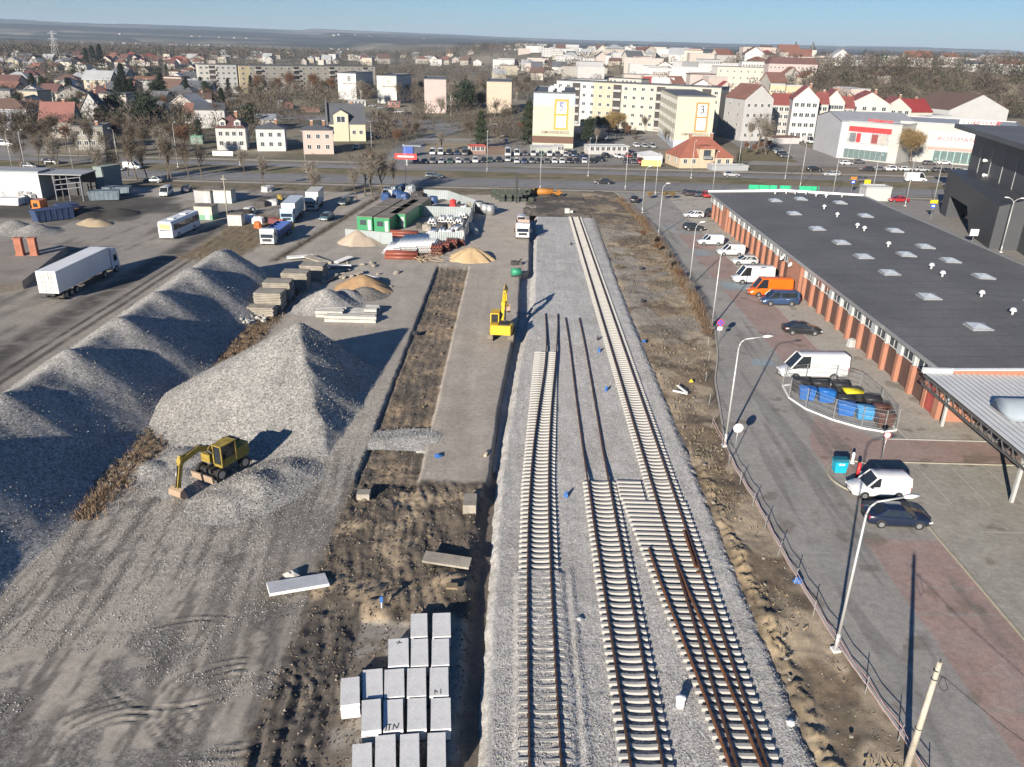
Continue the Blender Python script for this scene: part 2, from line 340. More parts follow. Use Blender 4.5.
    ins = sst(ex - .0, ex - .1, X) * sst(.5, .7, X) * sst(120, 118, Y) * sst(92, 96, Y)
    C = blend(C, c3(.16, .135, .11), dt)
    # farther north: soil behind the slab road, rubble
    nn = sst(165, 168, Y) * sst(-3, 0, X) * 0 ; C = blend(C, MUD * .8, nn)
    # verge before the main road
    vg = sst(186.5, 188.5, Y + wob - .02 * X) ; C = blend(C, c3(.20, .165, .11), vg); C = blend(C, c3(.12, .10, .065), vg * sst(.5, .62, n2)); Z = Z * (1 - vg)
    # weedy gap between lorry yard and material yard
    wg = sst(-53.5, -52, X + wob * 2) * sst(-41, -42.5, X - .06 * (Y - 150) + wob) * sst(118, 124, Y + wob) * sst(160, 155, Y + 2 * wob) ; C = blend(C, c3(.19, .15, .095), wg); Z = Z + wg * (n3 - .4) * .5
    w3 = np.exp(-((X + 34.5 - (Y - 150) * .11 + .3 * wob) / .9) ** 2) * sst(120, 124, Y) * sst(190, 180, Y); C = blend(C, c3(.085, .07, .05), w3); Z = Z + w3 * ((n3 - .5) * .6 - .1)
    return Z, C, G
xs = np.concatenate([np.linspace(-150, -52, 140), np.linspace(-51.7, -13, 160), np.linspace(-12.8, -2.2, 76), np.linspace(-2.1, 4.2, 46)])
ys = np.concatenate([np.linspace(22, 58, 230), np.linspace(58.2, 125, 220), np.linspace(125.6, 197, 90)])
grid('yard_ground', xs, ys, yard, GM)
# ---- ballast bed ---------------------------------------------------------
BAL = c3(.47, .455, .43)
def ballast(X, Y):
    n1 = fbm(X, Y, .25, 3, 3); n2 = fbm(X, Y, 1.5, 3, 5); n4 = fbm(X * 3, Y * .25, .8, 3, 15)
    lw = np.interp(Y, [20, 40, 55, 66, 85, 104, 162], [-.75, -.7, -.5, .1, 1.3, 2.9, 4.3]) + .3 * (n2 - .5) + .15 * (n1 - .5); rw = 14.6 + 1.0 * sst(100, 165, Y) + .5 * (n2 - .5)
    Z = (n2 - .5) * .06 + (n4 - .5) * .04 - .95 * sst(0, -.85, X - lw) - .5 * sst(0, 1.1, X - rw) - .9 * sst(163.5, 166, Y)
    rg = np.exp(-((X - 4.1) / .22) ** 2) * sst(45, 42, Y); Z = Z + rg * .12
    Z = Z + (.158 + .09 * (fbm(X, Y, 3, 2, 55) - .5)) * sst(.45, .75, X) * sst(3.9, 3.4, X) * sst(43.6, 43.2, Y)
    C = np.tile(BAL, (len(X), 1)) * (.90 + .2 * n4[:, None]); C = blend(C, c3(.38, .36, .33), sst(.55, .7, n1) * .5)
    C = blend(C, c3(.42, .415, .40), np.exp(-((Y - 40.2) / .15) ** 2) * sst(4, 2, X) * 0)
    C = blend(C, c3(.26, .235, .20), sst(14.9, 15.6, X + .4 * n2) * .7)
    return Z, C, np.full(len(X), 1.0)
grid('ballast_bed', np.linspace(-1.45, 16.6, 130), np.concatenate([np.linspace(22, 60, 240), np.linspace(60.3, 166.5, 240)]), ballast, BM)
# ---- earth bank between the tracks and the car park ----------------------
KX = [(22, 20.4), (30.3, 20.2), (37.6, 19.3), (45, 18.95), (52.6, 18.9), (58, 18.6), (63.5, 18.9), (70, 20.0), (77.5, 21.2), (85, 23.2), (94, 24.9), (104, 25.4), (111.6, 25.6), (128, 26.0), (144, 26.3), (160, 26.0), (185, 24.4), (198, 23.4)]
def kx(Y): return np.interp(Y, [a for a, b in KX], [b for a, b in KX])
def bank(X, Y):
    n1 = fbm(X, Y, .22, 4, 13); n2 = fbm(X, Y, .9, 4, 14); n3 = fbm(X, Y, 3, 3, 16); K = kx(Y); w = (n2 - .5)
    Z = (n1 - .5) * .6 + (n2 - .5) * .22 + (n3 - .5) * .10 - .08
    Z = Z * sst(.2, 1.2, K - X) * .8 - (.15 * sst(1, 3, K - X) + .3 * sst(16.0, 14.5, X)) * sst(165, 161, Y)
    C = np.tile(c3(.29, .225, .15), (len(X), 1)); C = blend(C, c3(.15, .117, .083), np.clip(sst(.44, .6, n1 * .5 + n2 * .5) + .75 * sst(4.2, 1.6, K - X + w) * sst(95, 70, Y), 0, 1)); C = blend(C, c3(.41, .335, .24), sst(.50, .66, fbm(X, Y, .35, 4, 18)) * .85)
    eo = np.exp(-((X - 15.9 - .9 * w) / .55) ** 2) * sst(75, 45, Y) * sst(.35, .6, n3); C = blend(C, c3(.46, .35, .21), eo * .85); Z = Z + eo * .22
    C = blend(C, c3(.12, .115, .05), sst(.55, .65, n3) * sst(4.5, 1.5, K - X) * sst(90, 110, Y) * .7)
    C = blend(C, c3(.11, .095, .08), sst(150, 168, Y + 3 * w) * sst(.38, .55, n1) * .85); C = blend(C, c3(.33, .31, .28), sst(.57, .63, fbm(X, Y, .2, 3, 28)) * sst(.8, 1.8, K - X) * sst(80, 100, Y) * sst(165, 150, Y) * .6)
    C = blend(C, c3(.13, .11, .085), sst(.62, .72, fbm(X, Y, .3, 3, 71)) * .6)
    C = C * .92
    # under the car park the sheet sinks away
    s = sst(0, -.25, K - X); Z = Z * (1 - s) - .5 * s
    return Z, C, np.full(len(X), .0) + .15
grid('earth_bank', np.linspace(13.6, 28, 110), np.concatenate([np.linspace(22, 70, 220), np.linspace(70.4, 170, 230), np.linspace(170.5, 197, 40)]), bank, GM)
def northsoil(X, Y):
    n1 = fbm(X, Y, .2, 4, 23); n2 = fbm(X, Y, .9, 4, 24); n3 = fbm(X, Y, 3, 3, 26)
    Z = (n1 - .5) * .5 + (n2 - .5) * .3 + .05; Z = Z * sst(194, 190, Y) * sst(1.6, 3, X)
    C = np.tile(c3(.13, .11, .09), (len(X), 1)); C = blend(C, c3(.22, .185, .14), sst(.5, .64, n2)); C = blend(C, c3(.09, .08, .07), sst(.5, .6, n1)); C = blend(C, c3(.26, .215, .15), sst(185, 190, Y + 3 * n2 - 1.5)*.8)
    return Z, C, np.full(len(X), .1)
grid('churned_soil', np.linspace(1.4, 15.2, 60), np.linspace(163.6, 197, 120), northsoil, GM)
# ---- car park ------------------------------------------------------------
def carpark(X, Y):
    n1 = fbm(X, Y, .10, 4, 33); n2 = fbm(X, Y, .9, 3, 34); n3 = fbm(X, Y, 3.5, 3, 36)
    C = np.tile(c3(.305, .288, .262), (len(X), 1)) * (.88 + .24 * n1[:, None]); Z = np.zeros(len(X)); G = np.full(len(X), .05)
    K = kx(Y); l = 30.2 + .0 * Y
    pav = sst(35.6, 35.7, X) * sst(64.4, 64.6, Y); C = blend(C, c3(.41, .375, .325), pav * .9)
    red = c3(.33, .235, .205)
    def rc(x0, x1, y0, y1): return sst(x0 - .06, x0 + .06, X) * sst(x1 + .06, x1 - .06, X) * sst(y0 - .06, y0 + .06, Y) * sst(y1 + .06, y1 - .06, Y)
    for (x0, x1, y0, y1) in ((30.2, 35.6, 80, 94), (30.2, 35.6, 94.2, 112), (30.2, 35.6, 118, 134), (30.4, 35.6, 138, 149.5), (31.3, 60, 60.3, 64.4), (25.2, 30.6, 22, 48.4)):
        w = rc(x0, x1, y0, y1); C = blend(C, red, w * (.75 + .25 * sst(.3, .6, n2)))
        bx = np.abs(((Y - y0) / 2.6 + .5) % 1 - .5) * 2.6; C = blend(C, c3(.30, .27, .24), w * np.exp(-(bx / .09) ** 2) * .8 * (x1 - x0 < 8))
    # curved red sweep joining the lane to the crossing
    an = (X - 25.0) / 1.0; cur = sst(0, .15, X - (26.2 + 3.2 * sst(62, 72, Y) - .0)) * sst(-.1, .1, 32.4 - X) * sst(58.0, 59.5, Y + .3 * (31.5 - X)) * sst(72.5, 70, Y + .9 * (X - 26)); C = blend(C, red, cur * .85)
    gr = sst(30.6, 30.7, X) * sst(60.2, 60.0, Y); C = blend(C, c3(.32, .30, .255), gr); C = blend(C, c3(.36, .34, .29), gr * sst(.5, .6, n2) * .5); C = blend(C, c3(.14, .115, .085), sst(.7, .76, fbm(X, Y, .5, 3, 39)) * .5)
    C = blend(C, c3(.27, .30, .33), rc(30, 35, 150, 153) * .4 + rc(31.5, 36.5, 117, 118) * 0)
    for (x0, x1, y0, y1) in ((28.6, 31.2, 155.5, 157.5), (30.4, 33, 133, 136), (30.6, 36, 112.2, 116.4), (26.5, 29, 82, 84)): C = blend(C, c3(.25, .33, .38), rc(x0, x1, y0, y1) * .6)
    # tyre marks and patches
    ln = sst(.56, .7, fbm(X * 2, Y * .15, .6, 3, 44)) * sst(30, 29, X); C = blend(C, c3(.15, .145, .135), ln * .5); C = blend(C, c3(.27, .26, .25), sst(.6, .72, fbm(X * 1.5, Y * .2, .5, 3, 47)) * sst(30, 29, X) * .5)
    s = sst(.12, -.05, X - K); Z = Z - .45 * s
    return Z, C, G
grid('car_park', np.concatenate([np.linspace(18, 40, 200), np.linspace(40.4, 130, 90)]), np.concatenate([np.linspace(20, 100, 330), np.linspace(100.6, 196, 160)]), carpark, GM)
# kerb along the bank
def ribbon(name, pts, w, h, m, z0=-.2, kind='structure'):
    b = MB(); n = len(pts); rings = []
    for i, p in enumerate(pts):
        a = pts[max(0, i - 1)]; c = pts[min(n - 1, i + 1)]; d = Vector((c[0] - a[0], c[1] - a[1], 0)).normalized(); q = Vector((-d.y, d.x, 0)) * w / 2; P = Vector((p[0], p[1], 0))
        rings.append([P - q + Vector((0, 0, z0)), P + q + Vector((0, 0, z0)), P + q + Vector((0, 0, h)), P - q + Vector((0, 0, h))])
    b.loft(rings); o = b.build(name, m)
    if kind: o['kind'] = kind
    return o
KERB = mat('kerb_concrete', (.36, .34, .31), .9, 0, (.5, .15), (6, .1))
ribbon('kerb', [(float(kx(y)), y) for y in np.linspace(22, 197, 110)], .16, .11, KERB)
YELK = mat('faded_yellow_kerb', (.36, .33, .25), .9)
ribbon('kerb', [(30.65, y) for y in np.linspace(22, 59.8, 8)], .14, .09, YELK)
ribbon('kerb', [(x, 60.1) for x in np.linspace(31.5, 60, 8)], .14, .06, YELK)
ribbon('kerb', [(x, 64.55) for x in np.linspace(33.2, 60, 8)], .14, .06, KERB)
ribbon('kerb', [(35.6, y) for y in np.linspace(64.7, 185, 8)], .14, .08, KERB)
isl = [(28.6 + 2.6 * math.cos(t), 57.2 + 2.9 * math.sin(t)) for t in np.linspace(R(60), R(300), 24)]
ribbon('kerb', isl, .14, .10, YELK)
# painted stall lines by the canopy
lw = MB()
for k in range(7):
    x = 34.0 + 2.9 * k; lw.box(x, x + .09, 53.5, 59.3, .004, .008)
for (x, y) in ((34.2, 49.6),): lw.box(x, x + 20, y, y + .09, .004, .008)
for k in range(8): lw.box(37.5 + k * .0, 37.6, 48 - k * 3, 49 - k * 3, .004, .008)
for y0 in (55, 62): pass
o = lw.build('road_marking', mat('worn_line_paint', (.42, .41, .38), .8, 0, (3, .2), (20, .2))); o['kind'] = 'structure'
# ---- main road -----------------------------------------------------------
ASPH = mat('road_asphalt', (.21, .205, .20), .85, 0, (.05, .14), (.6, .10), tex='Object')
GRS = attr_mat('verge_grass', 3, .2, .2)
def strip(name, x0, x1, y0, y1, z, m, dy=0.0):
    b = MB(); n = 40
    for i in range(n):
        xa = x0 + (x1 - x0) * i / n; xb = x0 + (x1 - x0) * (i + 1) / n
        b.add([(xa, y0 + dy * xa, z), (xb, y0 + dy * xb, z), (xb, y1 + dy * xb, z), (xa, y1 + dy * xa, z)], [(0, 1, 2, 3)])
    o = b.build(name, m); o['kind'] = 'structure'; return o
DY = .012
def verge(X, Y):
    n2 = fbm(X, Y, .3, 4, 83); n3 = fbm(X, Y, 1.5, 3, 84)
    C = np.tile(c3(.20, .165, .105), (len(X), 1)); C = blend(C, c3(.13, .125, .06), sst(.5, .62, n2)); C = blend(C, c3(.28, .23, .16), sst(.6, .7, n3) * .6)
    return np.full(len(X), .02) + 0 * X, C, np.zeros(len(X))
grid('median_grass', np.linspace(-260, 260, 260), np.linspace(196.5, 239, 60), verge, GRS)
strip('sidewalk', -260, 260, 195.6, 198.0, .045, mat('pale_paving', (.34, .31, .27), .9, 0, (.3, .15), (3, .1)), DY)
strip('road', -260, 260, 199.4, 211.8, .05, ASPH, DY)
strip('road', -260, 260, 224.5, 231.8, .05, ASPH, DY)
strip('kerb', -260, 260, 198.9, 199.35, .13, KERB, DY); strip('kerb', -260, 260, 211.9, 212.4, .13, KERB, DY); strip('kerb', -260, 260, 223.9, 224.4, .13, KERB, DY); strip('kerb', -260, 260, 231.9, 232.4, .13, KERB, DY)
strip('sidewalk', -260, 260, 235.2, 238.4, .045, MATS['pale_paving'], DY)
b = MB()
for k in range(64):
    x = -250 + k * 8
    b.box(x, x + 4, 205.4 + DY * x, 205.55 + DY * x, .054, .058)
    if k % 2: b.box(x, x + 4, 228.0 + DY * x, 228.15 + DY * x, .054, .058)
b.build('road_marking', MATS['worn_line_paint'])['kind'] = 'structure'
# far side lots and side roads
def patch(name, pts, z, m):
    b = MB(); b.add([(p[0], p[1], z) for p in pts], [tuple(range(len(pts)))]); o = b.build(name, m); o['kind'] = 'structure'; return o
def pxpatch(name, px, z, m): return patch(name, [at(x, y) for x, y in px][::1], z, m)
LOT = mat('lot_asphalt', (.24, .225, .205), .9, 0, (.06, .2), (.8, .15))
pxpatch('parking_ground', [(395, 168), (640, 165.5), (640, 150), (560, 138), (430, 140), (395, 155)], .06, LOT)
pxpatch('road', [(365, 168), (400, 168), (440, 138), (470, 128), (400, 121), (395, 126), (440, 131), (400, 145)], .065, ASPH)
pxpatch('parking_ground', [(600, 150), (700, 149), (640, 120), (560, 120)], .055, LOT)
pxpatch('parking_ground', [(745, 165), (1024, 172), (1024, 158), (820, 152), (790, 141), (768, 130), (735, 132), (775, 148)], .06, LOT)
pxpatch('road', [(740, 148), (775, 150), (735, 122), (700, 124)], .065, ASPH)
pxpatch('grass_plot', [(735, 160), (800, 163), (768, 148), (738, 150)], .07, GRS); 
for o in [bpy.data.objects['grass_plot']]:
    a = o.data.attributes.new('col', 'FLOAT_COLOR', 'POINT'); [setattr(d, 'color', (.17, .14, .08, 1)) for d in a.data]
pxpatch('road', [(256, 118), (500, 128), (500, 124), (256, 113)], .075, LOT)
pxpatch('sidewalk', [(415, 140), (520, 141), (520, 139.5), (415, 138.5)], .085, MATS['pale_paving'])
pxpatch('grass_plot', [(425, 152), (480, 152), (470, 143), (425, 143)], .095, mat('dry_lawn', (.29, .235, .15), .95, 0, (.05, .25), (.6, .2)))
pxpatch('parking_ground', [(0, 158), (0, 118), (25, 118), (60, 152)], .06, LOT)
# east of the market hall: road, paving
patch('sidewalk', [(70.9, 195), (73.5, 195), (79, 113), (82, 60), (75, 60), (72, 113)], .02, MATS['pale_paving'])
patch('road', [(74, 195), (110, 196), (100, 150), (81.5, 112), (79.2, 113)], .012, LOT)
# ---- sky, sun, camera ----------------------------------------------------
w = bpy.data.worlds.new('World'); sc.world = w; w.use_nodes = True; nt = w.node_tree; bg = nt.nodes['Background']
sk = nt.nodes.new('ShaderNodeTexSky'); sk.sky_type = 'NISHITA'; sk.sun_disc = False; sk.sun_elevation = R(18); sk.sun_rotation = R(205); sk.air_density = 1.0; sk.dust_density = .0; sk.ozone_density = 8; sk.altitude = 100
nt.links.new(sk.outputs[0], bg.inputs[0]); bg.inputs[1].default_value = .055
ld = bpy.data.lights.new('sun', 'SUN'); ld.energy = 5.0; ld.angle = R(.55); ld.color = (1, .91, .785)
lo = bpy.data.objects.new('sun', ld); COL.objects.link(lo)
lo.rotation_euler = Vector((math.sin(R(25)) * math.cos(R(18)), math.cos(R(25)) * math.cos(R(18)), -math.sin(R(18)))).to_track_quat('-Z', 'Y').to_euler(); lo.location = (0, -50, 100)
cd = bpy.data.cameras.new('camera'); cam = bpy.data.objects.new('camera', cd); COL.objects.link(cam); sc.camera = cam
cd.sensor_width = 36; cd.lens = FPX / IW * 36; cd.clip_end = 40000; cd.clip_start = .5
cam.matrix_world = Matrix((( CR.x, CU.x, -CF.x, CP.x), (CR.y, CU.y, -CF.y, CP.y), (CR.z, CU.z, -CF.z, CP.z), (0, 0, 0, 1)))
sc.view_settings.view_transform = 'Standard'; sc.view_settings.look = 'None'; sc.view_settings.exposure = .85; sc.view_settings.gamma = 1
sc.cycles.use_denoising = True; sc.cycles.max_bounces = 4; sc.cycles.diffuse_bounces = 1; sc.cycles.glossy_bounces = 2; sc.cycles.transparent_max_bounces = 4; sc.cycles.volume_bounces = 0; sc.cycles.use_adaptive_sampling = True; sc.cycles.adaptive_threshold = .02
# ================================================================ TRACKS
SLP = mat('sleeper_concrete', (.39, .38, .355), .9, 0, (.9, .14), (8, .10))
RAILM = mat('rail_steel', (.125, .066, .042), .6, .4, (.7, .25), (9, .2)); RUST = mat('rusty_rail', (.17, .075, .035), .75, .2, (1.5, .4), (9, .3))
def sleeper_mesh(L=2.6, long=False):
    b = MB(); xs = [-L / 2, -L * .27, -L * .08, L * .08, L * .27, L / 2]; hs = [.19, .235, .18, .18, .235, .19]
    if long: hs = [.22] * 6
    b.loft([[(x, -.14, 0), (x, .14, 0), (x, .095, h), (x, -.095, h)] for x, h in zip(xs, hs)])
    m = b.mesh('sleeper', SLP); return m
SM = sleeper_mesh()
def fast_mesh():
    b = MB()
    for s in (-1, 1):
        for q in (-1, 1): b.box(s * .7525 + q * .12 - .045, s * .7525 + q * .12 + .045, -.07, .07, .22, .27)
    return b.mesh('fastener', BLK)
def rail(pts, parent, m=RAILM, name='rail'):
    b = MB(); prof = [(-.07, 0), (.07, 0), (.07, .02), (.018, .04), (.018, .13), (.036, .14), (.036, .172), (-.036, .172), (-.036, .14), (-.018, .13), (-.018, .04), (-.07, .02)]
    rings = []; n = len(pts)
    for i, p in enumerate(pts):
        a = Vector(pts[max(0, i - 1)]); c = Vector(pts[min(n - 1, i + 1)]); d = (c - a); d.z = 0; d.normalize(); q = Vector((d.y, -d.x, 0))
        rings.append([Vector(p) + q * u + Vector((0, 0, v)) for u, v in prof])
    b.loft(rings); return b.build(name, m, parent)
def spline(tab, ys): return [float(v) for v in np.interp(ys, [t[0] for t in tab], [t[1] for t in tab])]
def track(label, cx, y0, y1, ys_sl, rails, group='railway tracks under construction', rm=RAILM, cap=100):
    t = T('railway_track', label, 'railway track', (float(np.interp(y0, *zip(*cx))), y0, 0), 0, group); ox, oy = t.location.x, t.location.y
    sl = [(float(np.interp(y, *zip(*cx))), y) for y in ys_sl]
    for k, (x, y) in enumerate(sl[:cap]):
        s = ob('sleeper', SM, t, (x - ox, y - oy, .0)); s.rotation_euler = (0, 0, rnd.uniform(-.012, .012))
    if len(sl) > cap:
        V = np.array([v.co for v in SM.vertices]); F = np.array([list(p.vertices) for p in SM.polygons if len(p.vertices) == 4]); n = len(V); VV = []; FF = []
        for k, (x, y) in enumerate(sl[cap:]): VV.append(V + np.array([x - ox, y - oy, 0])); FF.append(F + k * n)
        o = ob('sleepers', npmesh('sleepers', np.concatenate(VV), np.concatenate(FF), SLP, smooth=False), t); o['kind'] = 'stuff'
    for r in rails: rail([(x - ox, y - oy, z) for x, y, z in r], t, rm)
    return t
def smooth(tab, step=1.5):
    ys = np.arange(tab[0][1], tab[-1][1] + .01, step); A = np.array(tab); 
    xs_ = np.interp(ys, A[:, 1], A[:, 0]); zs = np.interp(ys, A[:, 1], A[:, 2]); k = 5
    xs2 = np.convolve(np.pad(xs_, k, 'edge'), np.ones(2 * k + 1) / (2 * k + 1), 'valid')
    xs2[:1] = xs_[:1]
    return [(float(a), float(b), float(c)) for a, b, c in zip(xs2, ys, zs)]
cA = [(22, 2.05), (44, 2.05), (55, 2.25), (64, 2.7), (72, 3.1), (85, 3.75)]
track('left track, half buried in ballast nearby, its sleepers bare farther up', cA, 22, 99, [22.3 + .6 * k for k in range(104)],
      [smooth([(1.3, 22, .2), (1.3, 44, .2), (1.6, 55.5, .2), (2.25, 65, .2), (3.1, 75, .2), (3.9, 84.6, .2), (3.95, 90, .05), (4.1, 98.7, .0)]),
       smooth([(2.8, 22, .2), (2.8, 44, .2), (3.05, 55.5, .2), (3.5, 65, .2), (4.2, 75, .2), (5.0, 84.6, .2), (5.2, 90, .05), (5.8, 98.7, 0)])], cap=104)
cB = [(22, 6.85), (55.2, 7.05)]
track('middle track whose last sleepers stop short, its two rails running on over bare ballast', cB, 22, 97, [22.1 + .6 * k for k in range(56)],
      [smooth([(6.1, 22, .2), (6.15, 55, .2), (6.25, 60, .02), (6.25, 69, .0), (6.6, 89, 0), (6.55, 97, 0)]), smooth([(7.6, 22, .2), (7.8, 55, .2), (7.9, 60, .02), (8.05, 69, 0), (8.35, 89, 0), (8.3, 97, 0)])])
nC = [y for y in [30.0 + .6 * k for k in range(223)]]
tC = track('right track laid straight on up to the end of the ballast', [(22, 11.93), (164, 11.9)], 22, 164, [y for y in [55.6 + .6 * k for k in range(180)]],
      [smooth([(11.2, 22, .2), (11.15, 55, .2), (11.15, 90, .2), (11.15, 163.6, .2)], 3), smooth([(12.65, 22, .2), (12.65, 55, .2), (12.65, 90, .2), (12.6, 163.6, .2)], 3)])
# turnout bearers and loose switch rails belong to one turnout assembly
tt_ = T('railway_turnout', 'unfinished turnout of long bearers and rusty switch rails between the middle and right tracks', 'turnout', (11, 22, 0))
for k in range(56):
    y = 22.3 + .6 * k
    xl = float(np.interp(y, [22, 28.8, 33.6, 40, 46.2, 52.4, 52.41, 55.3], [10.55, 10.5, 10.15, 9.6, 9.05, 8.5, 8.4, 8.4])); xr = 13.35
    if y > 52.3: xr = 10.35
    L_ = xr - xl; b = MB(); b.loft([[(x, -.135, 0), (x, .135, 0), (x, .10, .215), (x, -.10, .215)] for x in (-L_ / 2, L_ / 2)])
    b.build('bearer', SLP, tt_, ((xl + xr) / 2 - 11, y - 22, 0))
    if y > 52.3: ob('sleeper', SM, tt_, (11.93 - 11, y - 22, 0))
for tab in ([(11.06, 22, .235), (10.85, 29, .235), (10.4, 35, .235), (9.9, 41, .235), (9.45, 46.5, .235)], [(12.52, 22, .235), (12.35, 29, .235), (11.95, 35, .235), (11.45, 41, .235), (11.0, 46.5, .235)], [(12.38, 44.0, .235), (12.45, 48.5, .235)]):
    rail([(x - 11, y - 22, z) for x, y, z in smooth([(a, b_, c) for a, b_, c in tab], 1.0)], tt_, RUST, 'switch_rail')
for k in range(9): b = MB(); b.box(1.35, 1.75, 21.5 + k * .6 - .12, 21.5 + k * .6 + .12, .216, .26); b.build('slide_plate', RUST, tt_)
# ================================================================ KIT: vehicles
PSLOT = mat('paint_slot', (.5, .5, .5), .4)
HEADL = mat('headlamp', (.55, .56, .56), .12)
CARS = {}
def wheel_mesh(r, w, rim=True):
    b = MB(); b.cyl((0, -w / 2, 0), (0, w / 2, 0), r, n=14)
    c = MB(); c.cyl((0, -w / 2 - .012, 0), (0, w / 2 + .012, 0), r * .62, n=12)
    return b.mesh('wheel', RUB), c.mesh('rim', RIM)
def car_kit(kind):
    if kind in CARS: return CARS[kind]
    # stations: x, z low, z belt, half width ; roof: (x rear base, x rear top, x front top, x front base), z roof
    D = dict(
        hatch=(4.1, 1.74, [(-2.05, .38, .80, .78), (-1.98, .28, .93, .84), (-1.2, .2, .95, .87), (.6, .2, .92, .87), (1.0, .2, .89, .87), (1.7, .22, .78, .84), (1.98, .28, .68, .76), (2.05, .36, .60, .62)], (-1.92, -1.45, .15, 1.02), 1.47),
        sedan=(4.6, 1.8, [(-2.3, .4, .84, .78), (-2.22, .3, .97, .85), (-1.5, .2, .98, .88), (.6, .2, .93, .9), (1.1, .2, .90, .9), (1.95, .22, .78, .86), (2.24, .28, .66, .78), (2.3, .36, .58, .64)], (-1.75, -1.0, .25, 1.15), 1.44),
        estate=(4.6, 1.8, [(-2.3, .4, .84, .8), (-2.26, .3, .96, .86), (-1.5, .2, .97, .88), (.6, .2, .93, .9), (1.1, .2, .90, .9), (1.95, .22, .78, .86), (2.24, .28, .66, .78), (2.3, .36, .58, .64)], (-2.22, -1.85, .25, 1.15), 1.47),
        suv=(4.55, 1.86, [(-2.27, .48, .95, .82), (-2.22, .36, 1.08, .88), (-1.5, .3, 1.08, .92), (.6, .3, 1.05, .93), (1.05, .3, 1.02, .93), (1.85, .32, .93, .88), (2.2, .36, .8, .82), (2.27, .44, .7, .7)], (-2.15, -1.75, .2, 1.02), 1.70),
        smallvan=(4.4, 1.8, [(-2.2, .36, 1.0, .85), (-2.17, .28, 1.08, .87), (-1.2, .22, 1.08, .89), (.7, .22, 1.03, .9), (1.15, .22, 1.0, .9), (1.75, .24, .86, .86), (2.12, .3, .72, .78), (2.2, .36, .62, .66)], (-2.16, -2.08, .45, 1.2), 1.86),
        mpv=(4.95, 1.92, [(-2.47, .4, 1.05, .92), (-2.45, .3, 1.15, .94), (-1.2, .25, 1.15, .96), (1.1, .25, 1.1, .96), (1.6, .25, 1.06, .96), (2.1, .27, .95, .9), (2.4, .3, .75, .84), (2.47, .38, .65, .72)], (-2.42, -2.28, 1.0, 1.8), 1.98),
        van=(5.9, 2.02, [(-2.95, .48, 1.25, .98), (-2.93, .38, 1.3, .99), (-1.2, .32, 1.3, 1.0), (1.5, .32, 1.28, 1.0), (2.0, .32, 1.2, 1.0), (2.5, .34, 1.0, .95), (2.85, .38, .85, .9), (2.95, .45, .7, .78)], (-2.92, -2.86, 1.35, 2.25), 2.62))
    L, W, st, rf, zr = D[kind]; van = kind in ('van', 'smallvan', 'mpv'); r = .31 if kind in ('hatch', 'sedan', 'estate', 'smallvan') else .36
    b = MB(); b.smooth = False
    rings = []
    for x, zl, zb, hw in st:
        rings.append([(x, -hw * .9, zl), (x, -hw, zl + .16), (x, -hw * 1.0, (zl + zb) / 2), (x, -hw * .985, zb - .08), (x, -hw * .91, zb), (x, 0, zb + .02), (x, hw * .91, zb), (x, hw * .985, zb - .08), (x, hw, (zl + zb) / 2), (x, hw, zl + .16), (x, hw * .9, zl)])
    b.smooth = True; b.loft(rings); b.smooth = False
    hwb = st[3][3] * .91; hwt = hwb * (.92 if van else .80); zb = st[3][2] - .01
    x0, x1, x2, x3 = rf; t = .05
    # roof skin
    b.smooth = True
    b.loft([[(x, -hwt - .01, zr - .09), (x, -hwt * .93, zr - .015), (x, 0, zr + .02), (x, hwt * .93, zr - .015), (x, hwt + .01, zr - .09)] for x in (x1 - .04, x1 + .12, (x1 + x2) / 2, x2 - .12, x2 + .05)])
    b.smooth = False
    for s in (-1, 1):
        for (xb, xt, w) in ((x0, x1, .10), (x3, x2, .07), ((x0 * .25 + x3 * .75) * .45 + .0, (x1 * .35 + x2 * .65) * .6, .07)):
            b.loft([[(xb - w, s * (hwb + .012), zb), (xb + w, s * (hwb + .012), zb), (xb + w, s * (hwb - .06), zb), (xb - w, s * (hwb - .06), zb)], [(xt - w, s * (hwt + .012), zr - .06), (xt + w, s * (hwt + .012), zr - .06), (xt + w, s * (hwt - .06), zr - .06), (xt - w, s * (hwt - .06), zr - .06)]])
        if van:
            xa = .2 if kind != 'van' else .55
            b.loft([[(x0 - .01, s * (hwb + .014), zb), (xa, s * (hwb + .014), zb), (xa, s * (hwb - .06), zb), (x0 - .01, s * (hwb - .06), zb)], [(x1 - .03, s * (hwt + .014), zr - .06), (xa, s * (hwt + .014), zr - .06), (xa, s * (hwt - .06), zr - .06), (x1 - .03, s * (hwt - .06), zr - .06)]])
    if kind == 'van': b.loft([[(x0 - .015, -hwb, zb), (x0 - .015, hwb, zb), (x0 + .05, hwb, zb), (x0 + .05, -hwb, zb)], [(x1 - .05, -hwt, zr - .06), (x1 - .05, hwt, zr - .06), (x1, hwt, zr - .06), (x1, -hwt, zr - .06)]])
    b.m = 1   # sills, arches, bumpers
    wb = L * .29; wy = st[3][3]
    for s in (-1, 1):
        for q in (-wb - .02, wb + .04): b.cyl((q, s * (wy - .12), r + .02), (q, s * (wy + .006), r + .02), r * 1.16, n=14)
        b.box(-wb, wb, s * wy - .02, s * wy + .012, .2, .28)
    b.box(L / 2 - .06, L / 2 + .02, -wy * .62, wy * .62, .30, .42); b.box(-L / 2 - .02, -L / 2 + .05, -wy * .6, wy * .6, .34, .44)
    for s in (-1, 1): b.box(x3 - .38, x3 - .22, s * wy - .0 if s > 0 else -wy - .16, wy + .16 if s > 0 else -wy, zb + .02, zb + .14)
    body = b.mesh('body', [PSLOT, BLK])
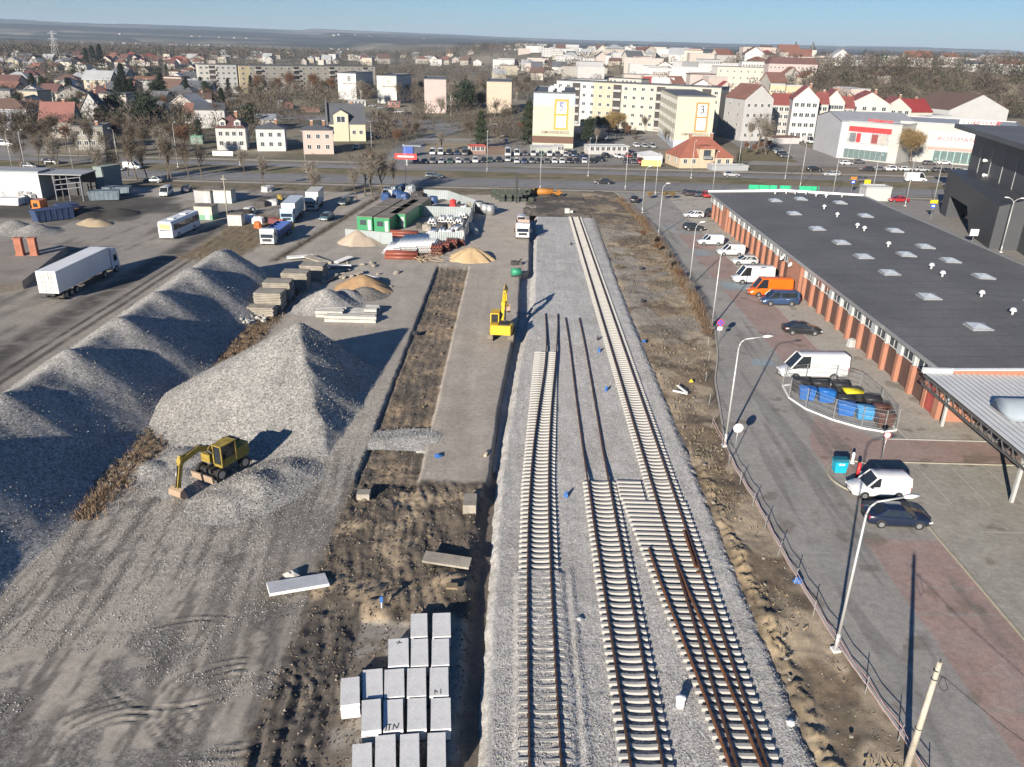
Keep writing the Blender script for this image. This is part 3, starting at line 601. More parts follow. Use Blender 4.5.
    def quad(nm, pts):
        c = MB(); n = len(pts); cen = sum((Vector(p) for p in pts), Vector()) / n
        nrm = (Vector(pts[1]) - Vector(pts[0])).cross(Vector(pts[2]) - Vector(pts[0])).normalized() * .02
        c.add([Vector(p) for p in pts] + [Vector(p) - nrm for p in pts], [tuple(range(n)), tuple(range(2 * n - 1, n - 1, -1))] + [(i, i + n, (i + 1) % n + n, (i + 1) % n) for i in range(n)]); return c.mesh(nm, GLASS)
    zt = zr - .07; sm = .09
    P = [('windscreen', quad('windscreen', [(x3, -hwb, zb), (x3, hwb, zb), (x2 + .02, hwt, zt), (x2 + .02, -hwt, zt)]))]
    if kind != 'van': P.append(('rear_window', quad('rear_window', [(x0, hwb, zb), (x0, -hwb, zb), (x1, -hwt, zt), (x1, hwt, zt)])))
    xs0, xs1 = (x0, x1) if kind != 'van' else (.5, .5)
    for s in (1, -1):
        pts = [(x3, s * hwb, zb), (xs0, s * hwb, zb), (xs1, s * hwt, zt), (x2, s * hwt, zt)]
        if s < 0: pts = pts[::-1]
        P.append(('side_window', quad('side_window', pts)))
    if kind in ('mpv',):
        for s in (1, -1):
            c = MB(); ys_ = s * ((hwb + hwt) / 2 + .01)
            c.add([(-2.1, s * (hwb + .017), zb + .12), (.1, s * (hwb + .017), zb + .12), (.1, s * (hwt + .03), zt - .05), (-2.05, s * (hwt + .03), zt - .05)], [(0, 1, 2, 3) if s < 0 else (3, 2, 1, 0)]); P.append(('side_window', c.mesh('side_window', GLASS)))
    if kind == 'van':
        pass
    fx, fz, fw = st[-2][0], st[-2][2], st[-2][3]; rx, rz_, rw = st[1][0], st[1][2], st[1][3]
    for s in (-1, 1):
        c = MB(); c.obox((fx - .10, s * (fw - .10), fz - .10), (.30, .30, .14), rz=s * -.35); P.append(('headlight', c.mesh('headlight', HEADL)))
        c = MB(); c.obox((rx - .01, s * (rw - .12), rz_ - .16), (.10, .2, .26)); P.append(('tail_light', c.mesh('tail_light', RED)))
    c = MB(); c.box(L / 2 + .02, L / 2 + .03, -.26, .26, .42, .53); P.append(('number_plate', c.mesh('number_plate', WHT)))
    wm, rm = wheel_mesh(r, .2)
    W4 = [(q, s * (wy - .09), r) for q in (-wb, wb + .02) for s in (-1, 1)]
    CARS[kind] = (body, P, wm, rm, W4, L); return CARS[kind]
def car(kind, x, y, rz, col, label, group=None, lod=1, z=0.0, name=None, cat=None):
    body, P, wm, rm, W4, L = car_kit(kind); m = paint(col, rough=.28)
    van = kind in ('van', 'smallvan')
    t = T(name or ('van' if van else 'minibus' if kind == 'mpv' else 'car'), label, cat or ('van' if van else 'minibus' if kind == 'mpv' else 'car'), (x, y, z), rz, group)
    o = ob('body', body, t); o.material_slots[0].link = 'OBJECT'; o.material_slots[0].material = m
    for nm, me in P:
        if lod < 1 and nm in ('number_plate', 'tail_light'): continue
        ob(nm, me, t)
    for w in W4:
        a = ob('wheel', wm, t, w)
        if lod >= 1: ob('rim', rm, a)
    return t
def truck_wheels(t, xs, hw, r=.5):
    wm, rm = wheel_mesh(r, .3)
    for x in xs:
        for s in (-1, 1): a = ob('wheel', wm, t, (x, s * (hw - .16), r)); ob('rim', rm, a)
def lorry(kind, x, y, rz, cabcol, boxcol, label, L=9.0, cat='truck', z=0.0, H=3.6, name='truck'):
    """front toward +X; cab at the front, origin in the middle of the length"""
    t = T(name, label, cat, (x, y, z), rz); W = 1.22; f = L / 2; cl = 1.9
    c = MB(); c.loft([[(f - cl, -W, .75), (f - cl, W, .75), (f - cl, W, 2.75), (f - cl, -W, 2.75)], [(f - .35, -W, .5), (f - .35, W, .5), (f - .35, W, 2.85), (f - .35, -W, 2.85)], [(f, -W * .94, .5), (f, W * .94, .5), (f - .12, W * .9, 2.2), (f - .12, -W * .9, 2.2)]])
    cab = c.build('cab', paint(cabcol), t)
    g = MB(); g.add([(f + .01, -W * .84, 1.45), (f + .01, W * .84, 1.45), (f - .16, W * .82, 2.3), (f - .16, -W * .82, 2.3)], [(0, 1, 2, 3)]); g.build('windscreen', GLASS, cab)
    for s in (-1, 1):
        g = MB(); g.box(f - 1.45, f - .55, s * W - .01, s * W + .012, 1.5, 2.25); g.build('side_window', GLASS, cab)
        g = MB(); g.box(f - .02, f + .05, s * .8 - .2, s * .8 + .2, .62, .82); g.build('headlight', HEADL, cab)
        g = MB(); g.box(f - .1, f + .06, s * 1.42 - .1, s * 1.42 + .1, 1.4, 2.1); g.build('mirror', BLK, cab)
    g = MB(); g.box(f - .005, f + .03, -.75, .75, .85, 1.3); g.build('grille', BLK, cab)
    ch = MB(); ch.box(-f + .1, f - .3, -.45, .45, .55, .85); ch.box(-f + .1, -f + .25, -1.1, 1.1, .5, .7); ch.build('chassis', BLK, t)
    bx = MB(); x1 = f - cl - .12
    if kind == 'box': bx.box(-f, x1, -1.27, 1.27, .95, H); bx.build('cargo_box', paint(boxcol), t)
    elif kind == 'tipper':
        for (a, b_) in (((-f, x1, -1.27, 1.27, .95, 1.05)), ) and ((0, 0),): pass
        bx.box(-f, x1, -1.25, 1.25, .95, 1.05); bx.box(-f, x1, -1.27, -1.2, 1.05, 2.1); bx.box(-f, x1, 1.2, 1.27, 1.05, 2.1); bx.box(x1 - .08, x1, -1.2, 1.2, 1.05, 2.4); bx.box(-f, -f + .07, -1.2, 1.2, 1.05, 2.0)
        for k in range(6): bx.box(-f + .5 + k * (x1 + f - 1) / 5 - .05, -f + .5 + k * (x1 + f - 1) / 5 + .05, -1.32, 1.32, 1.1, 2.0)
        bx.build('tipper_body', paint(boxcol), t); q = MB(); q.box(-f + .1, x1 - .1, -1.18, 1.18, 1.05, 1.6); q.build('load', mat('load_soil', (.16, .12, .08), .95), t)
    elif kind == 'flat':
        bx.box(-f, x1, -1.25, 1.25, .95, 1.12); bx.build('flatbed', paint(boxcol), t)
    elif kind == 'mixer':
        bx.smooth = True; q = [(-f + .2, .55, 2.5), (-f + .9, .95, 2.45), (-f + 2.2, 1.2, 2.2), (x1 - .8, 1.1, 1.95), (x1 - .1, .6, 1.85)]
        bx.loft([[(a, r_ * math.cos(k * math.pi / 6), zc + r_ * math.sin(k * math.pi / 6)) for k in range(12)] for a, r_, zc in q]); bx.build('drum', paint(boxcol), t)
    truck_wheels(t, [f - 1.3, -f + 1.2, -f + 2.5] if L > 7 else [f - 1.2, -f + 1.2], 1.22); return t
# ---------------------------------------------------------------- street lamps, signs
POLE = mat('lamp_pole_grey', (.50, .50, .49), .5, .3, (1, .08))
def lamp(x, y, label, h=9.1, arm=(1.6, 0), rz=0.0, group='street lamps', z=0.0, double=False, m=None, thin=False):
    m = m or POLE; t = T('street_lamp', label, 'street lamp', (x, y, z), rz, group); r = .085 if not thin else .07
    b = MB(); b.cyl((0, 0, 0), (0, 0, 1.2), r * 1.35, r * 1.3, 10); b.cyl((0, 0, 1.2), (0, 0, h), r * 1.1, r * .75, 10); b.build('pole', m, t)
    b = MB(); b.box(-.22, .22, -.22, .22, -.02, .12); b.build('base', CONC, t)
    for s in ((1, -1) if double else (1,)):
        b = MB(); pts = [(0, 0, h), (s * .12, 0, h + .45), (s * .45, 0, h + .75), (s * arm[0], 0, h + .95)]; b.path(pts, r * .65, 8); b.build('arm', m, t)
        b = MB(); b.smooth = True; e = s * arm[0]; b.loft([[(e - s * .05, -.09, h + .92), (e - s * .05, .09, h + .92), (e - s * .05, .09, h + 1.02), (e - s * .05, -.09, h + 1.02)], [(e + s * .35, -.16, h + .93), (e + s * .35, .16, h + .93), (e + s * .35, .12, h + 1.1), (e + s * .35, -.12, h + 1.1)], [(e + s * .8, -.1, h + 1.0), (e + s * .8, .1, h + 1.0), (e + s * .8, .06, h + 1.06), (e + s * .8, -.06, h + 1.06)]]); b.build('lamp_head', WHT, t)
    return t
def disc_sign(x, y, label, face, h=2.6, r=.4, ring=None, rz=0.0, z=0.0, plate=False, cross=False, back=False, name='traffic_sign', inner=None):
    t = T(name, label, 'traffic sign', (x, y, z), rz); b = MB(); b.cyl((0, 0, 0), (0, 0, h + r * .6), .035, n=8); b.build('post', GALV, t)
    b = MB(); b.cyl((0, -.05, h), (0, -.07, h), r, n=24); s = b.build('sign_face', face, t)
    if ring:
        b = MB(); 
        rings = []
        for k in range(25):
            a = 2 * math.pi * k / 24; rings.append([(math.cos(a) * q, yy, h + math.sin(a) * q) for q, yy in ((r, -.074), (r * .8, -.074), (r * .8, -.08), (r, -.08))])
        b.loft(rings, False); b.build('sign_ring', ring, s)
    if cross:
        b = MB()
        for a in (45, -45): b.obox((0, -.078, h), (r * 1.7, .006, r * .17), ry=R(a))
        b.build('sign_cross', ring, s)
    if plate: b = MB(); b.box(-.28, .28, -.07, -.05, h - r - .5, h - r - .08); b.build('info_plate', WHT, t)
    return t
# ---------------------------------------------------------------- trees
BARK = mat('bark', (.11, .09, .07), .95, 0, (2, .25)); TWIG = mat('twigs', (.115, .09, .066), .95, 0, (.8, .25)); TWIGY = mat('willow_twigs', (.27, .19, .085), .9, 0, (.8, .25)); TWIGR = mat('russet_twigs', (.16, .085, .05), .9, 0, (.8, .25)); BIRCH = mat('pale_bark', (.36, .34, .31), .9, 0, (2, .3)); TWIGP = mat('pale_twigs', (.21, .18, .145), .9, 0, (.8, .2))
NEED = mat('dark_needles', (.022, .035, .018), .9, 0, (1, .35), (6, .3)); NEEDG = mat('green_needles', (.045, .062, .028), .9, 0, (1, .3), (6, .3)); BROWNL = mat('dry_leaves', (.17, .10, .045), .9, 0, (1, .3))
def bare_tree_meshes(seed, h=9.0, spread=3.4, tw=700, droop=0.0, columnar=False, trunk_r=.16):
    rg = random.Random(seed); tb = MB(); lb = MB(); ends = []
    def grow(mb, p, d, L, r, lev):
        n = 3; pts = [p]; q = Vector(p); dd = Vector(d)
        for i in range(n):
            dd = (dd + Vector((rg.uniform(-.18, .18), rg.uniform(-.18, .18), rg.uniform(-.02, .14)))).normalized(); q = q + dd * L / n; pts.append(Vector(q))
        for i in range(n): mb.cyl(pts[i], pts[i + 1], max(r * (1 - .55 * i / n), .02), max(r * (1 - .55 * (i + 1) / n), .015), 5 if lev < 2 else 3, False)
        if lev >= 3: ends.extend(pts[1:]); return
        k = 4 if lev == 0 else 3
        for j in range(k + (1 if lev == 1 else 0)):
            a = rg.uniform(0, 6.28); t = rg.uniform(.35, 1.0); b0 = pts[0].lerp(pts[-1], t) if lev else pts[-1].lerp(pts[1], rg.uniform(0, .5)); el = rg.uniform(.5, 1.1) if not columnar else rg.uniform(1.0, 1.35)
            nd = Vector((math.cos(a) * math.cos(el), math.sin(a) * math.cos(el), math.sin(el))) * .75 + dd * .45
            grow(lb, b0, nd.normalized(), L * rg.uniform(.6, .8), r * .5, lev + 1)
        ends.append(pts[-1])
    grow(tb, Vector((0, 0, 0)), Vector((0, 0, 1)), h * .36, trunk_r, 0)
    tb.m = 0
    nT = np.array([[e.x, e.y, e.z] for e in ends]); idx = np.random.RandomState(seed).randint(0, len(nT), tw); rs = np.random.RandomState(seed + 1)
    c = nT[idx] + rs.normal(0, h * .035, (tw, 3)); dr = rs.normal(0, 1, (tw, 3)); dr[:, 2] = np.abs(dr[:, 2]) * .8 - droop * 3.2; dr[:, :2] += .5 * (c[:, :2]) / max(spread, .1); dr /= np.linalg.norm(dr, axis=1)[:, None]
    L = rs.uniform(.5, 1.3, tw)[:, None] * h * .085 * (1 + 1.2 * droop); s = np.cross(dr, rs.normal(0, 1, (tw, 3))); s /= np.linalg.norm(s, axis=1)[:, None]; wd = h * .0032
    V = np.stack([c - s * wd, c + s * wd, c + dr * L], 1).reshape(-1, 3); F = np.arange(tw * 3).reshape(-1, 3)
    k = [1.0]
    top = V[:, 2].max(); 
    for mb in (tb, lb): mb.smooth = True
    return tb, lb, V, F
TREES = {}
def tree_kit(key, seed, bark, twig, **kw):
    tb, lb, V, F = bare_tree_meshes(seed, **kw)
    tr = tb.mesh('trunk', bark)
    lm = lb.mesh('limbs', bark)
    # crown = limbs + twigs in one mesh
    lv = np.array([v.co for v in lm.vertices]); lf = np.array([list(p.vertices) for p in lm.polygons if len(p.vertices) == 4])
    lt = np.concatenate([lf[:, [0, 1, 2]], lf[:, [0, 2, 3]]]) if len(lf) else np.zeros((0, 3), int)
    me = npmesh('crown', np.concatenate([lv, V]), np.concatenate([lt, F + len(lv)]), bark, smooth=False); me.materials.append(twig)
    mi = np.zeros(len(me.polygons), np.int32); mi[len(lt):] = 1; me.polygons.foreach_set('material_index', mi); bpy.data.meshes.remove(lm)
    TREES[key] = (tr, me, kw.get('h', 9.0))
tree_kit('bareA', 1, BARK, TWIG, h=9, tw=1000); tree_kit('bareB', 2, BARK, TWIGP, h=9, tw=1000); tree_kit('bareC', 3, BARK, TWIG, h=9, tw=1700, columnar=True); tree_kit('willow', 4, BARK, TWIGY, h=9, tw=4200, droop=.45)
tree_kit('birch', 5, BIRCH, TWIGP, h=9, tw=1800, columnar=True); tree_kit('dense', 6, BARK, TWIG, h=9, tw=3600); tree_kit('russet', 7, BARK, TWIGR, h=9, tw=3000)
def conifer_kit(key, seed, m, h=9.0, r=2.0, k=1500, col=False):
    rs = np.random.RandomState(seed); z = rs.uniform(.06, 1, k) ** .9; rad = r * ((1 - z) ** (.35 if col else .8)) * rs.uniform(.45, 1.05, k) * (.8 + .35 * np.sin(z * 38 + rs.uniform(0, 1, k))) + .08
    a = rs.uniform(0, 6.283, k); c = np.stack([rad * np.cos(a), rad * np.sin(a), z * h], 1); o = np.stack([np.cos(a), np.sin(a), np.full(k, -.25)], 1); sd = np.stack([-np.sin(a), np.cos(a), rs.uniform(-.3, .3, k)], 1)
    s = rs.uniform(.5, 1.2, k)[:, None] * h * .045; V = np.stack([c - sd * s * .7, c + sd * s * .7, c + o * s * 1.5, ], 1).reshape(-1, 3); F = np.arange(k * 3).reshape(-1, 3)
    b = MB(); b.cyl((0, 0, 0), (0, 0, h * .9), .14, .03, 6); tr = b.mesh('trunk', BARK); TREES[key] = (tr, npmesh('crown', V, F, m, smooth=False), h)
conifer_kit('spruce', 11, NEED, k=2200); conifer_kit('spruceg', 12, NEEDG, k=2000, r=2.4); conifer_kit('thuja', 13, NEED, r=1.3, k=1800, col=True)
def pine_kit():
    rs = np.random.RandomState(9); V = []; 
    for j in range(26):
        c = np.array([rs.uniform(-2.2, 2.2), rs.uniform(-2.2, 2.2), rs.uniform(3.0, 8.4)]); c[:2] *= 1.15 - c[2] / 12
        k = 90; p = c + rs.normal(0, 1, (k, 3)) * [.75, .75, .42]; d = rs.normal(0, .28, (k, 2, 3)); V.append(np.stack([p, p + d[:, 0], p + d[:, 1]], 1).reshape(-1, 3))
    V = np.concatenate(V); b = MB(); b.cyl((0, 0, 0), (0, 0, 7.5), .2, .06, 6); TREES['pine'] = (b.mesh('trunk', BARK), npmesh('crown', V, np.arange(len(V)).reshape(-1, 3), NEED, smooth=False), 9.0)
pine_kit()
def tree(kind, x, y, h, label, z=0.0, group=None, w=1.0, name=None, cat='tree'):
    tr, cr, h0 = TREES[kind]; s = h / h0
    t = T(name or {'spruce': 'spruce_tree', 'spruceg': 'spruce_tree', 'thuja': 'conifer_tree', 'pine': 'pine_tree', 'birch': 'birch_tree', 'willow': 'willow_tree'}.get(kind, 'bare_tree'), label, cat, (x, y, z), rnd.uniform(0, 6.28), group)
    t.scale = (s * w, s * w, s); ob('trunk', tr, t); ob('crown', cr, t); return t
# ---------------------------------------------------------------- buildings
BOX = {}
def unit(nm, m):
    k = (nm, m.name)
    if k not in BOX: b = MB(); b.box(-.5, .5, -.5, .5, -.5, .5); BOX[k] = b.mesh(nm, m)
    return BOX[k]
FRM = mat('window_frame', (.62, .61, .58), .6)
WINM = {}
def win_mesh(gm):
    if gm.name not in WINM:
        b = MB(); b.box(-.5, .5, -.03, .04, -.5, .5); b.m = 1
        for s in (-1, 1): b.box(s * .5 - .05, s * .5 + .05, -.06, .04, -.54, .54); b.box(-.5, .5, -.06, .04, s * .5 - .04, s * .5 + .04)
        b.box(-.025, .025, -.055, .04, -.5, .5); WINM[gm.name] = b.mesh('window', [gm, FRM])
    return WINM[gm.name]
def windows(t, x0, x1, z0, rows, cols, ww, wh, fh, y=0.0, rot=0.0, org=(0, 0), skip=None, gm=None):
    """a row/column grid of window parts on the wall plane through org, direction rot"""
    me = win_mesh(gm or GLASSF)
    for r in range(rows):
        for c in range(cols):
            if skip and skip(r, c): continue
            u = x0 + (x1 - x0) * (c + .5) / cols; p = Vector((org[0], org[1], 0)) + Matrix.Rotation(rot, 3, 'Z') @ Vector((u, y - .02, 0))
            o = ob('window', me, t, (p.x, p.y, z0 + r * fh + wh / 2), (0, 0, rot)); o.scale = (ww, 1, wh)
ROOFRED = mat('roof_tile_red', (.185, .09, .068), .85, 0, (.4, .15), (5, .15)); ROOFDR = mat('roof_tile_dark_red', (.115, .06, .055), .8, 0, (.4, .15), (5, .15)); ROOFBR = mat('roof_tile_brown', (.12, .075, .06), .85, 0, (.4, .15), (5, .15)); ROOFGR = mat('roof_grey_sheet', (.10, .105, .115), .7, 0, (.3, .15), (4, .1)); ROOFLG = mat('roof_pale_sheet', (.33, .34, .35), .6, 0, (.3, .12), (4, .1)); ROOFBRT = mat('roof_bright_red', (.28, .055, .045), .7, 0, (.4, .1), (4, .1)); BITU = mat('roof_bitumen', (.085, .085, .09), .9, 0, (.3, .2), (3, .12))
def wallm(c):
    g = .3 * c[0] + .6 * c[1] + .1 * c[2]; c = tuple(v * .62 + g * .38 for v in c)
    return mat('render_%02x%02x%02x' % tuple(int(v * 255) for v in c), c, .9, 0, (.25, .07), (3, .06))
def building(name, label, cat, x, y, w, d, h, rz=0.0, wall=(.5, .48, .44), roof='gable', rm=None, rh=None, ridge='x', floors=2, cols=4, side=2, group=None, z=0.0, chim=1, eave=.35, win=True, ww=1.2, wh=1.3, base=.9, gm=None, wallmat=None, overside=True):
    """x,y = middle of the FRONT wall; front faces -Y locally, depth goes +Y"""
    t = T(name, label, cat, (x, y, z), rz, group); rm = rm or ROOFRED; rh = rh if rh is not None else (w if ridge == 'y' else d) * .36
    wm = wallmat or wallm(wall); b = MB()
    if roof in ('gable',):
        if ridge == 'x': b.prism([(0, -2), (d, -2), (d, h), (d / 2, h + rh), (0, h)], -w / 2, w / 2, 'x')
        else: b.prism([(-w / 2, -2), (w / 2, -2), (w / 2, h), (0, h + rh), (-w / 2, h)], 0, d, 'y')
    else: b.box(-w / 2, w / 2, 0, d, -2, h)
    b.build('wall', wm, t)
    r = MB(); e = eave; th = .16
    if roof == 'gable':
        hw = (d if ridge == 'x' else w) / 2; k = rh / hw
        for s in (-1, 1):
            poly = [(0, rh + .05), (s * (hw + e), -e * k + .05), (s * (hw + e), -e * k + .05 + th), (0, rh + .05 + th)]
            if ridge == 'x': r.prism([(p[0] + d / 2, p[1] + h) for p in poly], -w / 2 - e * .7, w / 2 + e * .7, 'x')
            else: r.prism([(p[0], p[1] + h) for p in poly], -e, d + e, 'y')
    elif roof == 'hip':
        i = min(w, d) / 2 * .98; zt = h + rh
        a = [(-w / 2 - e, -e, h - .02), (w / 2 + e, -e, h - .02), (w / 2 + e, d + e, h - .02), (-w / 2 - e, d + e, h - .02)]
        if w >= d: tp = [(-w / 2 + i, d / 2, zt), (w / 2 - i, d / 2, zt)]; fs = [(0, 1, 5, 4), (1, 2, 5), (2, 3, 4, 5), (3, 0, 4), (3, 2, 1, 0)]
        else: tp = [(0, i, zt), (0, d - i, zt)]; fs = [(0, 1, 4), (1, 2, 5, 4), (2, 3, 5), (3, 0, 4, 5), (3, 2, 1, 0)]
        r.add(a + tp, fs)
    elif roof == 'flat':
        r.box(-w / 2 - .05, w / 2 + .05, -.05, d + .05, h, h + .12)
        for (a0, a1, b0, b1) in ((-w / 2 - .1, w / 2 + .1, -.1, .15), (-w / 2 - .1, w / 2 + .1, d - .15, d + .1), (-w / 2 - .1, -w / 2 + .15, .15, d - .15), (w / 2 - .15, w / 2 + .1, .15, d - .15)): r.box(a0, a1, b0, b1, h + .12, h + .45)
    elif roof == 'shed': r.prism([(-e, h + .02), (d + e, h + rh), (d + e, h + rh + th), (-e, h + .02 + th)], -w / 2 - e, w / 2 + e, 'x'); 
    elif roof == 'mansard':
        r.loft([[(-w / 2 - e, -e, h), (w / 2 + e, -e, h), (w / 2 + e, d + e, h), (-w / 2 - e, d + e, h)], [(-w / 2 + rh * .5, rh * .5, h + rh), (w / 2 - rh * .5, rh * .5, h + rh), (w / 2 - rh * .5, d - rh * .5, h + rh), (-w / 2 + rh * .5, d - rh * .5, h + rh)]])
    ro = r.build('roof', rm, t)
    for k in range(chim):
        c = MB(); cx = (-.25 + .5 * k) * w * .8 if chim > 1 else w * .18; zc = h + (rh if roof in ('gable', 'hip') else .3); c.box(cx - .4, cx + .4, d * .5 - .3, d * .5 + .3, h, zc + .9); c.m = 1; c.box(cx - .46, cx + .46, d * .5 - .36, d * .5 + .36, zc + .9, zc + 1.02); c.build('chimney', [mat('chimney_brick', (.28, .15, .10), .9), CONC], ro)
    if win and floors:
        fh = (h - base) / floors
        windows(t, -w / 2 + .4, w / 2 - .4, base + fh * .18, floors, cols, ww, wh, fh, gm=gm)
        if side:
            windows(t, .4, d - .4, base + fh * .18, floors, side, ww, wh, fh, rot=R(90), org=(w / 2, 0), gm=gm)
            windows(t, -d + .4, -.4, base + fh * .18, floors, side, ww, wh, fh, rot=R(-90), org=(-w / 2, 0), gm=gm)
    return t
def pxb(name, label, cat, xl, xr, by, ty, depth, bl=None, **kw):
    """front wall stands on the ground between two picture points; height from the eaves line"""
    L = att(xl, by); Rr = att(xr, bl if bl is not None else by); c = (L + Rr) / 2; d = Rr - L; rz = math.atan2(d.y, d.x)
    if 'rz' in kw: rz = kw.pop('rz')
    h = hgt(c, ty); w = math.hypot(d.x, d.y)
    return building(name, label, cat, c.x, c.y, w, depth, h, rz=rz, z=min(L.z, Rr.z), **kw), w, h
# ================================================================ CONSTRUCTION SITE
HEAPS = []
def heap(name, label, cones, x0, x1, y0, y1, res, col, m=None, group=None, ribs=0.0, fine=.25, grv=1.0, cat='heap', seed=0, base=None, ribk=13, clip=None, soft=0):
    xs = np.arange(x0, x1 + res, res); ys = np.arange(y0, y1 + res, res); X, Y = np.meshgrid(xs, ys); X = X.ravel(); Y = Y.ravel()
    Z = np.full(len(X), -5.0) if base is None else base(X, Y)
    for k, (cx, cy, h, sl, *e) in enumerate(cones):
        ex = e[0] if e else 1.0; dx, dy = (X - cx) / ex, (Y - cy); d = np.hypot(dx, dy); an = np.arctan2(dy, dx)
        rb = ribs * (vnoise(an * ribk / 3.14 + 31, d * .12, seed + k) - .5) * np.clip(d / 3, 0, 1.2)
        z = h - sl * (np.sqrt(d * d + .35) - .35) + rb; Z = np.logaddexp(Z * soft, z * soft) / soft if soft else np.maximum(Z, z)
    Z = Z + fine * (fbm(X, Y, .8, 4, seed + 3) - .5) * np.clip(Z, .2, 1.2)
    Z = clip(X, Y, Z) if clip else Z; Z = np.logaddexp(0, 3.0 * Z) / 3.0 - .13 if name == 'gravel_heap' else Z; Z = np.where(Z < -.09, -.36, Z); keep = Z > -.35; V = np.stack([X, Y, np.maximum(Z, -.35)], 1); n = len(xs); i = np.arange(len(X)).reshape(-1, n)
    F = np.stack([i[:-1, :-1].ravel(), i[:-1, 1:].ravel(), i[1:, 1:].ravel(), i[1:, :-1].ravel()], 1); F = F[keep[F].any(1)]
    u, inv = np.unique(F, return_inverse=True); V = V[u]; F = inv.reshape(-1, 4); c = np.array([V[:, 0].mean(), V[:, 1].mean(), 0])
    C = np.tile(np.array(col, float), (len(V), 1)) * (.9 + .2 * fbm(V[:, 0], V[:, 1], .3, 3, seed + 9))[:, None]
    HEAPS.append((V, name, col)); o = ob(name, npmesh(name, V - c, F, m or HM, C, np.full(len(V), grv)), None, c); return tag(o, label, cat, group)
def cone_clip(X, Y, Z):
    dx, dy = X + 20.9, Y - 74.2; t = .38 * dx - .92 * dy; s = .92 * dx + .38 * dy + .5 * (fbm(X, Y, .35, 3, 91) - .5) + .5 * (vnoise(t * .55, dx * 0, 4) - .5)
    lim = 6.45 - .42 * np.maximum(t, 0) + .2 * np.minimum(t, 0) - .86 * s + .5 * (vnoise(t * .75 + 9, t * 0, 6) - .5) * np.clip(s * .45, 0, 1); return np.where(s > -.3, np.minimum(Z, lim), Z)
def cone_base(X, Y):
    dx, dy = X + 20.9, Y - 74.2; d = np.hypot(dx, dy); an = np.arctan2(dx, dy); w = sst(.05, .85, np.cos(an - R(197))); return 6.5 - (.72 - .315 * w) * (np.sqrt(d * d + .3) - .3) + .35 * (vnoise(an * 6 + 40, d * .1, 3) - .5) * np.clip(d / 5, 0, 1)
def ridge_base(X, Y):
    hh = 5.45 + .3 * (fbm(X * 0, Y, .22, 2, 5) - .5); hh = hh - .9 * sst(46, 36, Y) * 0
    dxx = X + 39.9; z = hh - np.where(dxx > 0, .75, .70) * np.sqrt(dxx ** 2 + .2); return z - 6 * sst(0, 10, np.abs(Y - 72) - 36)
rc_ = [(-39.5 + .3 * ((k * 7) % 3 - 1), 28 + 9.6 * k, 5.8 + .15 * ((k * 5) % 3 - 1), .73, 1.0) for k in range(9)]
rc_ += [(-37.6, 33 + 9.6 * k, 3.5 + .3 * ((k * 3) % 2), .78, 1.0) for k in range(8)]
heap('gravel_heap', 'long grey ridge of crushed stone ballast along the lorry yard', rc_, -51, -30.5, 24, 117, .32, (.30, .29, .275), ribs=0, fine=.16, seed=2, soft=1.6, base=ridge_base, cat='gravel heap')
heap('gravel_heap', 'tall pointed cone of grey gravel behind the digging wheeled excavator', [(-20.9, 76.5, 5.2, .72)], -36, -10.8, 54, 88, .22, (.30, .29, .27), ribs=.0, fine=.14, seed=21, clip=cone_clip, base=cone_base, cat='gravel heap', ribk=11)
heap('gravel_heap', 'low rough gravel mound right beside the wheeled excavator', [(-19.4, 53.0, 1.45, .55), (-17.6, 55.6, .8, .4), (-20.8, 50.8, .8, .4)], -26, -11, 45, 62, .14, (.29, .28, .26), ribs=.2, fine=.2, soft=2.5, seed=5, cat='gravel heap')
heap('gravel_heap', 'small spill of gravel in front of the wheeled excavator bucket', [(-25.2, 54.0, .5, .3), (-26.5, 57.5, .7, .4), (-28.4, 55.6, .6, .5)], -32, -20.5, 47.5, 62, .16, (.31, .30, .28), ribs=.2, fine=.35, seed=15, cat='gravel heap')
heap('gravel_heap', 'small grey gravel heap between the old slab stacks and the concrete beams', [(-24.4, 99.6, 2.5, .62), (-26.6, 98.0, 1.0, .5), (-22.6, 103.0, 1.6, .6)], -30, -18.5, 94, 108, .25, (.31, .30, .285), ribs=.2, seed=7, cat='gravel heap')
heap('sand_heap', 'orange brown sand heap behind the small gravel heap', [(-21.3, 108.2, 2.1, .6), (-19.0, 106.8, 1.0, .5)], -26, -15.5, 102.5, 114, .25, (.36, .235, .13), ribs=.3, seed=8, grv=.15, cat='sand heap')
heap('gravel_heap', 'dark grey grit heap leaning on the orange sand heap', [(-20.3, 105.2, 1.3, .5)], -24, -16.5, 102, 109, .25, (.17, .16, .145), seed=9, cat='gravel heap')
heap('sand_heap', 'pale pinkish sand heap in front of the grey hoarding by the green cabins', [(-27.3, 136.4, 2.2, .68), (-25.4, 135.6, 1.2, .55)], -34, -19.5, 130, 143, .3, (.42, .345, .265), ribs=.3, seed=10, grv=.1, cat='sand heap')
heap('sand_heap', 'yellow sand heap with a furrowed top at the end of the pipe stacks', [(-7.0, 126.8, 2.1, .72, 1.1), (-5.8, 127.3, 1.3, .7)], -13, -1.8, 121.5, 132, .22, (.46, .335, .19), ribs=.9, seed=11, grv=.1, cat='sand heap')
heap('gravel_heap', 'grey grit heap at the edge of the workshop yard on the far left', [(-83.5, 137.5, 1.7, .45), (-88, 139, 1.9, .5)], -96, -77, 130, 146, .4, (.26, .25, .235), seed=12, cat='gravel heap')
heap('sand_heap', 'buff sand heap inside the low wall at the workshop yard', [(-76.0, 145, 1.0, .45), (-78, 146, 1.0, .45)], -81, -69, 137, 149, .4, (.38, .30, .20), seed=13, grv=.1, cat='sand heap')
